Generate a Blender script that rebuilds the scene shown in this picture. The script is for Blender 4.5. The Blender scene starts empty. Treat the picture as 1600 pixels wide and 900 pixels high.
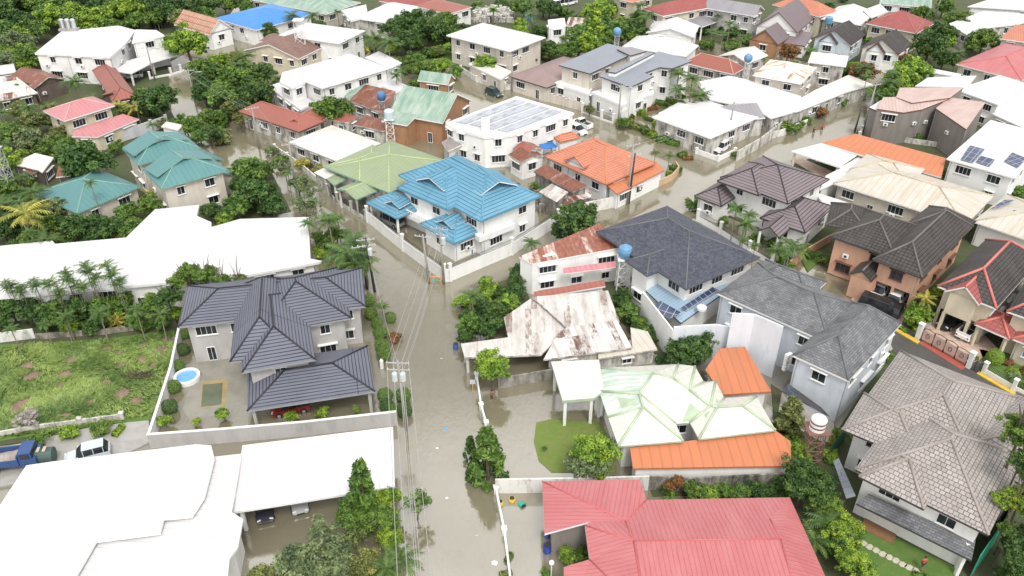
import bpy, bmesh, math, random
from mathutils import Vector, Matrix

random.seed(7)
sc = bpy.context.scene
COL = sc.collection
R = math.radians

# ---------------------------------------------------------------- camera, sky, sun, exposure
FPX, PITCH, CAMH = 1290.0, R(33.5), 62.0
cam = bpy.data.cameras.new('camera')
cam.sensor_width = 36.0
cam.lens = 36.0 * FPX / 1600.0
cam.clip_end = 3000
cam_o = bpy.data.objects.new('camera', cam)
cam_o.location = (0, 0, CAMH)
cam_o.rotation_euler = (R(90) - PITCH, 0, 0)
COL.objects.link(cam_o)
sc.camera = cam_o

SUN_EL, SUN_AZ = R(56), R(165)          # azimuth measured from +Y towards +X
w = bpy.data.worlds.new('World')
sc.world = w
w.use_nodes = True
nt = w.node_tree
bg = nt.nodes['Background']
sky = nt.nodes.new('ShaderNodeTexSky')
sky.sky_type = 'NISHITA'
sky.sun_disc = False
sky.sun_elevation = SUN_EL
sky.sun_rotation = SUN_AZ
sky.dust_density = 6.0
hs = nt.nodes.new('ShaderNodeHueSaturation')   # thin overcast: the blue is washed out of the sky
hs.inputs['Saturation'].default_value = 0.28
nt.links.new(sky.outputs[0], hs.inputs['Color'])
tc = nt.nodes.new('ShaderNodeTexCoord')        # broken bright cloud deck in front of the sky
mp = nt.nodes.new('ShaderNodeMapping'); mp.inputs['Scale'].default_value = (1, 1, 2.2)
nz = nt.nodes.new('ShaderNodeTexNoise'); nz.inputs['Scale'].default_value = 2.6; nz.inputs['Detail'].default_value = 6
rp = nt.nodes.new('ShaderNodeValToRGB'); rp.color_ramp.elements[0].position = 0.36; rp.color_ramp.elements[1].position = 0.62
mxw = nt.nodes.new('ShaderNodeMix'); mxw.data_type = 'RGBA'; mxw.inputs[7].default_value = (9.6, 9.5, 9.3, 1)
nt.links.new(tc.outputs['Generated'], mp.inputs[0]); nt.links.new(mp.outputs[0], nz.inputs['Vector'])
nt.links.new(nz.outputs['Fac'], rp.inputs[0]); nt.links.new(rp.outputs[0], mxw.inputs[0])
nt.links.new(hs.outputs[0], mxw.inputs[6]); nt.links.new(mxw.outputs[2], bg.inputs['Color'])
bg.inputs['Strength'].default_value = 0.15
sun = bpy.data.lights.new('sun', 'SUN')
sun.energy = 1.5
sun.angle = R(14)
sun.color = (1.0, 0.96, 0.9)
sun_o = bpy.data.objects.new('sun', sun)
sun_o.rotation_euler = (R(90) - SUN_EL, 0, -SUN_AZ + R(180))
sun_o.location = (0, 100, 200)
COL.objects.link(sun_o)
sc.view_settings.view_transform = 'Standard'
sc.view_settings.look = 'None'
sc.view_settings.gamma = 1.0
sc.view_settings.exposure = 0.3
sc.render.engine = 'CYCLES'
sc.cycles.max_bounces = 5
sc.cycles.diffuse_bounces = 2
sc.cycles.glossy_bounces = 3
sc.cycles.transparent_max_bounces = 4

# ---------------------------------------------------------------- photograph geometry
def P(px, py, z=0.0):
    """point at height z that the photograph shows at pixel (px, py) of 1600 x 900"""
    x = (px - 800) / FPX
    y = -(py - 450) / FPX
    d = Vector((x, math.cos(PITCH) + y * math.sin(PITCH), -math.sin(PITCH) + y * math.cos(PITCH)))
    t = (z - CAMH) / d.z
    return Vector((d.x * t, d.y * t, z))

def dist_px(px, py, z=0.0):
    """metres per pixel there"""
    q = P(px, py, z)
    depth = q.y * math.cos(PITCH) - (q.z - CAMH) * math.sin(PITCH)
    return depth / FPX

def to_px(q):
    dz = q.z - CAMH
    depth = q.y * math.cos(PITCH) - dz * math.sin(PITCH)
    up = q.y * math.sin(PITCH) + dz * math.cos(PITCH)
    return 800 + q.x / depth * FPX, 450 - up / depth * FPX

# ---------------------------------------------------------------- materials
MATS = {}
def newmat(name):
    m = bpy.data.materials.new(name)
    m.use_nodes = True
    t = m.node_tree
    b = t.nodes['Principled BSDF']
    return m, t, b

def N(t, kind, **kw):
    n = t.nodes.new('ShaderNode' + kind)
    for k, v in kw.items():
        if k.startswith('i_'):
            k = k[2:]
            n.inputs[int(k) if k.isdigit() else k.replace('_', ' ')].default_value = v
        else:
            setattr(n, k, v)
    return n

def c4(c): return (c[0], c[1], c[2], 1.0)
def sh(c, f): return tuple(min(1.0, x * f) for x in c)

def ramp(t, fac, p0, p1, c0=(0, 0, 0), c1=(1, 1, 1)):
    r = N(t, 'ValToRGB')
    e = r.color_ramp.elements
    e[0].position, e[1].position = p0, p1
    e[0].color, e[1].color = c4(c0), c4(c1)
    t.links.new(fac, r.inputs[0])
    return r.outputs[0]

def mix(t, fac, a, b, mode='MIX'):
    m = N(t, 'Mix', data_type='RGBA', blend_type=mode)
    if isinstance(fac, (int, float)): m.inputs[0].default_value = fac
    else: t.links.new(fac, m.inputs[0])
    for s, v in ((6, a), (7, b)):
        if isinstance(v, tuple): m.inputs[s].default_value = c4(v)
        else: t.links.new(v, m.inputs[s])
    return m.outputs[2]

def math_n(t, op, a, b=0.0):
    m = N(t, 'Math', operation=op)
    for i, v in enumerate((a, b)):
        if isinstance(v, (int, float)): m.inputs[i].default_value = v
        else: t.links.new(v, m.inputs[i])
    return m.outputs[0]

def mapped(t, src, scale):
    m = N(t, 'Mapping')
    m.inputs['Scale'].default_value = scale
    t.links.new(src, m.inputs[0])
    return m.outputs[0]

def noise(t, vec, scale, detail=4.0, rough=0.6):
    n = N(t, 'TexNoise')
    n.inputs['Scale'].default_value = scale
    n.inputs['Detail'].default_value = detail
    n.inputs['Roughness'].default_value = rough
    t.links.new(vec, n.inputs['Vector'])
    return n.outputs['Fac']

def bump(t, b, h, strength=0.4, dist=0.05):
    n = N(t, 'Bump')
    n.inputs['Strength'].default_value = strength
    n.inputs['Distance'].default_value = dist
    t.links.new(h, n.inputs['Height'])
    t.links.new(n.outputs[0], b.inputs['Normal'])

def plain(name, col, rough=0.7, var=0.25, scale=0.8, streak=False, metallic=0.0, spec=0.5):
    """paint, plaster or concrete with uneven tone; streak = vertical dirt runs"""
    if name in MATS: return MATS[name]
    m, t, b = newmat(name)
    g = N(t, 'NewGeometry').outputs['Position']
    vec = mapped(t, g, (1.0, 1.0, 0.3)) if streak else g
    f = ramp(t, noise(t, vec, scale * (0.8 if streak else 1.0), 7), 0.42, 0.8)
    base = mix(t, f, col, sh(col, 1 - var))
    if streak:      # mould and rain stains, patchy
        st = ramp(t, noise(t, mapped(t, g, (.9, .9, .25)), 1.3, 9, .75), .56, .70)
        base = mix(t, math_n(t, 'MULTIPLY', st, .28), base, (col[0] * .33, col[1] * .31, col[2] * .27))
    t.links.new(base, b.inputs['Base Color'])
    b.inputs['Roughness'].default_value = rough
    b.inputs['Metallic'].default_value = metallic
    b.inputs['Specular IOR Level'].default_value = spec
    MATS[name] = m
    return m

def dirty(name, col, dirt=(0.09, 0.085, 0.07), amount=0.5, rough=0.85):
    """old plaster or block wall with mould stains"""
    if name in MATS: return MATS[name]
    m, t, b = newmat(name)
    g = N(t, 'NewGeometry').outputs['Position']
    f = ramp(t, noise(t, mapped(t, g, (1, 1, 0.35)), 0.9, 8, 0.7), 0.62 - 0.3 * amount, 0.78 - 0.2 * amount)
    t.links.new(mix(t, f, col, dirt), b.inputs['Base Color'])
    b.inputs['Roughness'].default_value = rough
    MATS[name] = m
    return m

def metal_roof(name, col, rust=0.0, dirt=0.25, period=0.75, rustcol=(0.23, 0.07, 0.035), seam=0.55, rough=0.45, dirtcol=None, sheet=False):
    """ribbed metal sheets: ribs run down the slope (uv v), rust and dirt in patches"""
    if name in MATS: return MATS[name]
    m, t, b = newmat(name)
    uv = N(t, 'UVMap').outputs[0]
    sx = N(t, 'SeparateXYZ')
    t.links.new(uv, sx.inputs[0])
    fr = math_n(t, 'FRACT', math_n(t, 'DIVIDE', sx.outputs[0], period))
    tri = math_n(t, 'ABSOLUTE', math_n(t, 'SUBTRACT', fr, 0.5))
    rib = ramp(t, tri, 0.38, 0.5)
    base = mix(t, rib, col, sh(col, seam))
    d = ramp(t, noise(t, mapped(t, uv, (0.5, 0.12, 1)), 1.6, 7, 0.65), 0.42, 0.75)
    base = mix(t, math_n(t, 'MULTIPLY', d, dirt), base, dirtcol or sh(col, 0.4))
    lr = ramp(t, noise(t, uv, 0.22, 4), 0.4, 0.7)
    base = mix(t, math_n(t, 'MULTIPLY', lr, 0.25), base, sh(col, 0.75))
    if rust > 0:
        if sheet:   # whole sheets rust at a different rate
            wn = N(t, 'TexWhiteNoise', noise_dimensions='2D')
            cell = N(t, 'VectorMath', operation='FLOOR')
            t.links.new(mapped(t, uv, (1 / 0.8, 1 / 5.0, 1)), cell.inputs[0])
            t.links.new(cell.outputs[0], wn.inputs['Vector'])
            nz = math_n(t, 'ADD', math_n(t, 'MULTIPLY', wn.outputs[0], 0.32), math_n(t, 'MULTIPLY', noise(t, mapped(t, uv, (1, .35, 1)), 1.6, 9, 0.8), 0.75))
            r = ramp(t, nz, 0.75 - 0.5 * rust, 0.85 - 0.45 * rust)
        else:
            r = ramp(t, noise(t, mapped(t, uv, (1, 0.3, 1)), 0.8, 9, 0.72), 0.72 - 0.42 * rust, 0.82 - 0.4 * rust)
        rc = mix(t, ramp(t, noise(t, mapped(t, uv, (1, .4, 1)), 2.5, 6), 0.3, 0.7), rustcol, sh(rustcol, 0.4))
        base = mix(t, r, base, rc)
    t.links.new(base, b.inputs['Base Color'])
    b.inputs['Roughness'].default_value = rough
    bump(t, b, rib, 0.5, 0.06)
    MATS[name] = m
    return m

def tile_roof(name, col, col2, w=0.42, h=0.42, mortar=None, dirt=0.4, dirtcol=None, bstr=0.8, ms=0.035, rough=0.65, off=0.0):
    """tile or shingle courses along the eave"""
    if name in MATS: return MATS[name]
    m, t, b = newmat(name)
    uv = N(t, 'UVMap').outputs[0]
    br = N(t, 'TexBrick')
    br.offset = off
    br.inputs['Scale'].default_value = 1.0
    br.inputs['Brick Width'].default_value = w
    br.inputs['Row Height'].default_value = h
    br.inputs['Mortar Size'].default_value = ms
    br.inputs['Mortar Smooth'].default_value = 0.15
    br.inputs['Color1'].default_value = c4(col)
    br.inputs['Color2'].default_value = c4(col2)
    br.inputs['Mortar'].default_value = c4(mortar or sh(col, 0.35))
    t.links.new(uv, br.inputs['Vector'])
    d = ramp(t, noise(t, mapped(t, uv, (0.6, 0.25, 1)), 0.7, 7, 0.7), 0.45, 0.75)
    base = mix(t, math_n(t, 'MULTIPLY', d, dirt), br.outputs['Color'], dirtcol or sh(col, 0.45))
    l = ramp(t, noise(t, uv, 0.3, 3), 0.35, 0.7)
    base = mix(t, math_n(t, 'MULTIPLY', l, 0.3), base, sh(col, 1.35))
    t.links.new(base, b.inputs['Base Color'])
    b.inputs['Roughness'].default_value = rough
    sx = N(t, 'SeparateXYZ')
    t.links.new(uv, sx.inputs[0])
    saw = math_n(t, 'SUBTRACT', 1.0, math_n(t, 'FRACT', math_n(t, 'DIVIDE', sx.outputs[1], h)))
    hh = math_n(t, 'SUBTRACT', saw, math_n(t, 'MULTIPLY', br.outputs['Fac'], 0.6))
    bump(t, b, hh, bstr, 0.06)
    MATS[name] = m
    return m

def leafmat(name, dark, light, rough=0.5):
    if name in MATS: return MATS[name]
    m, t, b = newmat(name)
    a = N(t, 'Attribute', attribute_name='tone').outputs['Fac']
    oi = N(t, 'ObjectInfo').outputs['Random']
    c = mix(t, a, dark, light)
    c = mix(t, math_n(t, 'MULTIPLY', oi, 0.45), c, mix(t, a, sh(dark, 1.3), (light[0] * 1.25, light[1] * 0.9, light[2] * 0.6)))
    t.links.new(c, b.inputs['Base Color'])
    b.inputs['Roughness'].default_value = rough
    b.inputs['Specular IOR Level'].default_value = 0.35
    tr = N(t, 'BsdfTranslucent')
    t.links.new(c, tr.inputs[0])
    ms = N(t, 'MixShader')
    ms.inputs[0].default_value = 0.22
    t.links.new(b.outputs[0], ms.inputs[1])
    t.links.new(tr.outputs[0], ms.inputs[2])
    t.links.new(ms.outputs[0], t.nodes['Material Output'].inputs[0])
    MATS[name] = m
    return m

def glass(name='window_glass', col=(0.012, 0.015, 0.018)):
    if name in MATS: return MATS[name]
    m, t, b = newmat(name)
    g = N(t, 'NewGeometry').outputs['Position']
    t.links.new(mix(t, ramp(t, noise(t, g, 0.7, 2), 0.4, 0.65), col, sh(col, 3.2)), b.inputs['Base Color'])
    b.inputs['Roughness'].default_value = 0.12
    MATS[name] = m
    return m

def solar(name='solar_cells', col=(0.035, 0.05, 0.10), line=(0.35, 0.36, 0.38), rough=0.18):
    if name in MATS: return MATS[name]
    m, t, b = newmat(name)
    uv = N(t, 'UVMap').outputs[0]
    br = N(t, 'TexBrick')
    br.offset = 0.0
    br.inputs['Scale'].default_value = 1.0
    br.inputs['Brick Width'].default_value = 1.0
    br.inputs['Row Height'].default_value = 1.7
    br.inputs['Mortar Size'].default_value = 0.04
    br.inputs['Color1'].default_value = c4(col)
    br.inputs['Color2'].default_value = c4(sh(col, 1.5))
    br.inputs['Mortar'].default_value = c4(line)
    t.links.new(uv, br.inputs['Vector'])
    t.links.new(br.outputs['Color'], b.inputs['Base Color'])
    b.inputs['Roughness'].default_value = rough
    MATS[name] = m
    return m

WHITE = plain('white_paint', (0.78, 0.78, 0.77), 0.6, 0.12)
WHITEW = plain('white_wall', (0.79, 0.79, 0.775), 0.8, 0.16, 0.9, True)
GLASS = glass()
DARK = plain('dark_metal', (0.03, 0.03, 0.032), 0.5, 0.2)
STEEL = plain('grey_steel', (0.42, 0.43, 0.44), 0.45, 0.25)
CONC = plain('concrete', (0.36, 0.35, 0.33), 0.85, 0.35, 0.7)
POLE = plain('pole_concrete', (0.30, 0.29, 0.27), 0.85, 0.3, 1.5)
TRUNK = plain('bark', (0.12, 0.095, 0.07), 0.9, 0.4, 3)
PALMT = plain('palm_bark', (0.24, 0.21, 0.17), 0.9, 0.4, 4)
RUBBER = plain('rubber', (0.018, 0.018, 0.018), 0.8, 0.1)
WOOD = plain('brown_wood', (0.23, 0.12, 0.06), 0.7, 0.3, 2)

# ---------------------------------------------------------------- mesh buffers and objects
class MB:
    def __init__(s):
        s.v, s.f, s.m, s.flat_u = [], [], [], Vector((1, 0, 0))
    def poly(s, pts, mat=0):
        i = len(s.v)
        s.v += [Vector(p) for p in pts]
        s.f.append(tuple(range(i, i + len(pts))))
        s.m.append(mat)
        return s
    def box(s, c, ux, uy, hx, hy, z0, z1, mat=0, bottom=True):
        """upright box round plan centre c with half sizes hx, hy along ux, uy"""
        c = Vector((c[0], c[1], 0)); ux = Vector((ux[0], ux[1], 0)); uy = Vector((uy[0], uy[1], 0))
        q = [c - ux * hx - uy * hy, c + ux * hx - uy * hy, c + ux * hx + uy * hy, c - ux * hx + uy * hy]
        if ux.x * uy.y - ux.y * uy.x < 0: q.reverse()
        s.prism(q, z0, z1, mat, bottom)
        return s
    def prism(s, q, z0, z1, mat=0, bottom=True, topmat=None):
        n = len(q)
        lo = [Vector((p[0], p[1], z0)) for p in q]; hi = [Vector((p[0], p[1], z1)) for p in q]
        s.poly(hi, mat if topmat is None else topmat)
        if bottom: s.poly(lo[::-1], mat)
        for k in range(n):
            j = (k + 1) % n
            s.poly([lo[k], lo[j], hi[j], hi[k]], mat)
        return s
    def tube(s, pts, r, n=6, mat=0, cap=True):
        pts = [Vector(p) for p in pts]
        rr = r if isinstance(r, (list, tuple)) else [r] * len(pts)
        rings = []
        for k, p in enumerate(pts):
            d = (pts[min(k + 1, len(pts) - 1)] - pts[max(k - 1, 0)]).normalized()
            a = d.orthogonal().normalized() if abs(d.z) > 0.95 else d.cross(Vector((0, 0, 1))).normalized()
            bb = d.cross(a)
            i = len(s.v)
            s.v += [p + (a * math.cos(2 * math.pi * j / n) + bb * math.sin(2 * math.pi * j / n)) * rr[k] for j in range(n)]
            rings.append(i)
        for k in range(len(rings) - 1):
            for j in range(n):
                j2 = (j + 1) % n
                s.f.append((rings[k] + j, rings[k] + j2, rings[k + 1] + j2, rings[k + 1] + j)); s.m.append(mat)
        if cap:
            s.f.append(tuple(rings[0] + j for j in range(n))[::-1]); s.m.append(mat)
            s.f.append(tuple(rings[-1] + j for j in range(n))); s.m.append(mat)
        return s
    def lathe(s, c, prof, n=16, mat=0):
        c = Vector(c); rings = []
        for r, z in prof:
            rings.append(len(s.v))
            s.v += [c + Vector((r * math.cos(2 * math.pi * j / n), r * math.sin(2 * math.pi * j / n), z)) for j in range(n)]
        for k in range(len(rings) - 1):
            for j in range(n):
                j2 = (j + 1) % n
                s.f.append((rings[k] + j, rings[k] + j2, rings[k + 1] + j2, rings[k + 1] + j)); s.m.append(mat)
        s.f.append(tuple(rings[0] + j for j in range(n))[::-1]); s.m.append(mat)
        s.f.append(tuple(rings[-1] + j for j in range(n))); s.m.append(mat)
        return s
    def build(s, name, mats, parent=None, org=None, smooth=False, uv=True):
        if not s.v: return None
        o = Vector(org) if org is not None else (parent_org(parent) if parent else Vector((0, 0, 0)))
        me = bpy.data.meshes.new(name)
        me.from_pydata([tuple(p - o) for p in s.v], [], s.f)
        mats = mats if isinstance(mats, (list, tuple)) else [mats]
        for m in mats: me.materials.append(m)
        me.polygons.foreach_set('material_index', s.m)
        if smooth: me.polygons.foreach_set('use_smooth', [True] * len(s.f))
        if uv:
            l = me.uv_layers.new(name='UVMap')
            data = []
            Z = Vector((0, 0, 1))
            for f in s.f:
                a, b_, c = s.v[f[0]], s.v[f[1]], s.v[f[2]]
                n = Vector((0, 0, 0))
                for k in range(len(f)):
                    p, q = s.v[f[k]], s.v[f[(k + 1) % len(f)]]
                    n += Vector(((p.y - q.y) * (p.z + q.z), (p.z - q.z) * (p.x + q.x), (p.x - q.x) * (p.y + q.y)))
                if n.length < 1e-9: n = Z.copy()
                n.normalize()
                u = Z.cross(n) if abs(n.z) < 0.9995 else s.flat_u
                u = u.normalized()
                v = n.cross(u)
                for k in f: data += [s.v[k].dot(u), s.v[k].dot(v)]
            l.data.foreach_set('uv', data)
        me.update()
        ob = bpy.data.objects.new(name, me)
        COL.objects.link(ob)
        if parent: ob.parent = parent
        else: ob.location = o
        return ob

def parent_org(p):
    o = Vector((0, 0, 0))
    while p: o = o + p.location; p = p.parent
    return o

def tag(o, label=None, cat=None, group=None, kind=None):
    for k, v in (('label', label), ('category', cat), ('group', group), ('kind', kind)):
        if v: o[k] = v
    return o

def empty(name, loc, label, cat, group=None):
    o = bpy.data.objects.new(name, None)
    o.empty_display_size = 0.5
    o.location = loc
    COL.objects.link(o)
    return tag(o, label, cat, group)

def ccw(q):
    a = sum(q[k][0] * q[(k + 1) % len(q)][1] - q[(k + 1) % len(q)][0] * q[k][1] for k in range(len(q)))
    return q if a > 0 else q[::-1]

def inset(q, d):
    """inward offset of a counter-clockwise plan polygon"""
    out = []; n = len(q)
    for k in range(n):
        p0, p1, p2 = Vector(q[k - 1]).to_2d(), Vector(q[k]).to_2d(), Vector(q[(k + 1) % n]).to_2d()
        e1 = (p1 - p0).normalized(); e2 = (p2 - p1).normalized()
        n1 = Vector((-e1.y, e1.x)); n2 = Vector((-e2.y, e2.x))
        m = n1 + n2
        if m.length < 1e-4: m = n1.copy()
        m.normalize()
        k_ = max(0.35, m.dot(n1))
        out.append(p1 + m * (d / k_))
    return out

def inside(p, q):
    r = False; n = len(q)
    for k in range(n):
        a, b_ = q[k], q[(k + 1) % n]
        if (a[1] > p[1]) != (b_[1] > p[1]) and p[0] < (b_[0] - a[0]) * (p[1] - a[1]) / (b_[1] - a[1]) + a[0]: r = not r
    return r
# ---------------------------------------------------------------- houses
CAMV = Vector((0, 0, CAMH))
WINCACHE = {}
def window(parent, pos, n, wd, ht, frame=None, door=False, pane_mat=None):
    """window part (frame, mullions, sill) with its pane as a sub-part, on a wall with outward normal n"""
    key = (round(wd, 1), round(ht, 1), (frame or WHITE).name, door, (pane_mat or GLASS).name)
    if key not in WINCACHE:
        wd, ht = key[0], key[1]
        f = MB(); t_ = 0.07
        def bar(x0, x1, z0, z1, d=0.07): f.box(((x0 + x1) / 2, -d / 2 + 0.0), (1, 0), (0, 1), (x1 - x0) / 2, d / 2 + 0.001, z0, z1)
        bar(-wd / 2, -wd / 2 + t_, 0, ht); bar(wd / 2 - t_, wd / 2, 0, ht)
        bar(-wd / 2 + t_, wd / 2 - t_, ht - t_, ht); bar(-wd / 2 + t_, wd / 2 - t_, 0, t_)
        k = max(2, round(wd / 0.65))
        for j in range(1, k): bar(-wd / 2 + wd * j / k - 0.02, -wd / 2 + wd * j / k + 0.02, t_, ht - t_, 0.05)
        if not door: bar(-wd / 2 - 0.08, wd / 2 + 0.08, -0.08, -0.002, 0.14)
        if not door and wd > 1.0: f.box((0, -.22), (1, 0), (0, 1), wd / 2 + .18, .22, ht + .06, ht + .15)
        p = MB()
        p.box((0, -0.012), (1, 0), (0, 1), wd / 2 - t_ - 0.002, 0.008, t_ + 0.002, ht - t_ - 0.002)
        fo = f.build('door' if door else 'window', frame or WHITE, uv=False)
        po = p.build('pane', pane_mat or GLASS, uv=False)
        WINCACHE[key] = (fo, po)
    else:
        a, b_ = WINCACHE[key]
        fo, po = a.copy(), b_.copy()
        COL.objects.link(fo); COL.objects.link(po)
    fo.parent = parent
    fo.location = pos - parent.location
    fo.rotation_euler = (0, 0, math.atan2(n.y, n.x) + math.pi / 2)
    po.parent = fo
    return fo

def rect(c0, c1, c2, ze):
    """squared-up plan rectangle from three eave corners read off the photograph"""
    O = P(*c0, ze); U = P(*c1, ze) - O; W = P(*c2, ze) - O
    a, b_ = math.atan2(U.y, U.x), math.atan2(W.y, W.x)
    d = (b_ - a + math.pi) % (2 * math.pi) - math.pi
    err = d - math.copysign(math.pi / 2, d)
    a += err / 2; b_ -= err / 2
    u = Vector((math.cos(a), math.sin(a), 0)); v = Vector((math.cos(b_), math.sin(b_), 0))
    return O, u, v, U.length * math.cos(err / 2), W.length * math.cos(err / 2)

def block(kind, c0, c1, c2, ze, rise):
    """roof vertices, faces and gable triangles of one rectangular roof"""
    O, u, v, L, S = rect(c0, c1, c2, ze)
    Zv = Vector((0, 0, 1))
    A, B, Cc, D = O.copy(), O + u * L, O + u * L + v * S, O + v * S
    g = []
    if kind == 'hip':
        if L >= S:
            i = min(S / 2, L / 2 - 0.01)
            r1 = O + u * i + v * S / 2 + Zv * rise; r2 = O + u * (L - i) + v * S / 2 + Zv * rise
            V = [A, B, Cc, D, r1, r2]; F = [(0, 1, 5, 4), (1, 2, 5), (2, 3, 4, 5), (3, 0, 4)]
        else:
            i = min(L / 2, S / 2 - 0.01)
            r1 = O + v * i + u * L / 2 + Zv * rise; r2 = O + v * (S - i) + u * L / 2 + Zv * rise
            V = [A, B, Cc, D, r1, r2]; F = [(0, 1, 4), (1, 2, 5, 4), (2, 3, 5), (3, 0, 4, 5)]
        pitch = rise / max(i, 0.1)
    elif kind == 'gu':
        r1 = O + v * S / 2 + Zv * rise; r2 = r1 + u * L
        V = [A, B, Cc, D, r1, r2]; F = [(0, 1, 5, 4), (2, 3, 4, 5)]
        pitch = rise / (S / 2); g = [(D, A, r1), (B, Cc, r2)]
    elif kind == 'gv':
        r1 = O + u * L / 2 + Zv * rise; r2 = r1 + v * S
        V = [A, B, Cc, D, r1, r2]; F = [(0, 3, 5, 4), (1, 4, 5, 2)]
        pitch = rise / (L / 2); g = [(A, B, r1), (Cc, D, r2)]
    else:  # shed, rising along v
        V = [A, B, Cc + Zv * rise, D + Zv * rise]; F = [(0, 1, 2, 3)]; pitch = 0
    return V, F, g, pitch, [A, B, Cc, D]

def up(V, F):
    out = []
    for f in F:
        n = Vector((0, 0, 0))
        for k in range(len(f)):
            p, q = V[f[k]], V[f[(k + 1) % len(f)]]
            n.z += (p.x - q.x) * (p.y + q.y)
        out.append(tuple(f) if n.z > 0 else tuple(f)[::-1])
    return out

def roof_solid(V, F, th, mb, caps=None, capw=0.16, f2=(), capall=False):
    """closed roof slab: faces (slot 0), fascia and soffit (slot 1); cap strips on convex edges"""
    F = up(V, F)
    cnt = {}
    dn = Vector((0, 0, -th))
    for fi, f in enumerate(F):
        mb.poly([V[i] for i in f], 2 if fi in f2 else 0)
        mb.poly([V[i] + dn for i in f][::-1], 1)
        for k in range(len(f)):
            a, b_ = f[k], f[(k + 1) % len(f)]
            cnt.setdefault((min(a, b_), max(a, b_)), []).append((a, b_, f))
    edge = []
    for e, l in cnt.items():
        if len(l) == 1:
            a, b_, f = l[0]
            mb.poly([V[a] + dn, V[b_] + dn, V[b_], V[a]], 1)
            edge.append((a, b_))
        elif caps is not None and len(l) == 2:
            f1, f2 = l[0][2], l[1][2]
            c1 = sum((V[i] for i in f1), Vector()) / len(f1); c2 = sum((V[i] for i in f2), Vector()) / len(f2)
            m = (V[e[0]] + V[e[1]]) / 2
            t_ = ((m - c1).xy.length) / max(1e-6, (m - c1).xy.length + (m - c2).xy.length)
            if (capall or m.z > (c1.z * (1 - t_) + c2.z * t_) + 0.06) and (V[e[0]] - V[e[1]]).length > 0.3:
                caps.tube([V[e[0]] + Vector((0, 0, 0.0)), V[e[1]] + Vector((0, 0, 0.0))], capw, 6)
    loop = [edge[0][0], edge[0][1]] if edge else []
    nxt = dict(edge)
    while loop and nxt.get(loop[-1]) not in (None, loop[0]) and len(loop) < 60: loop.append(nxt[loop[-1]])
    return [V[i] for i in loop]

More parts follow.
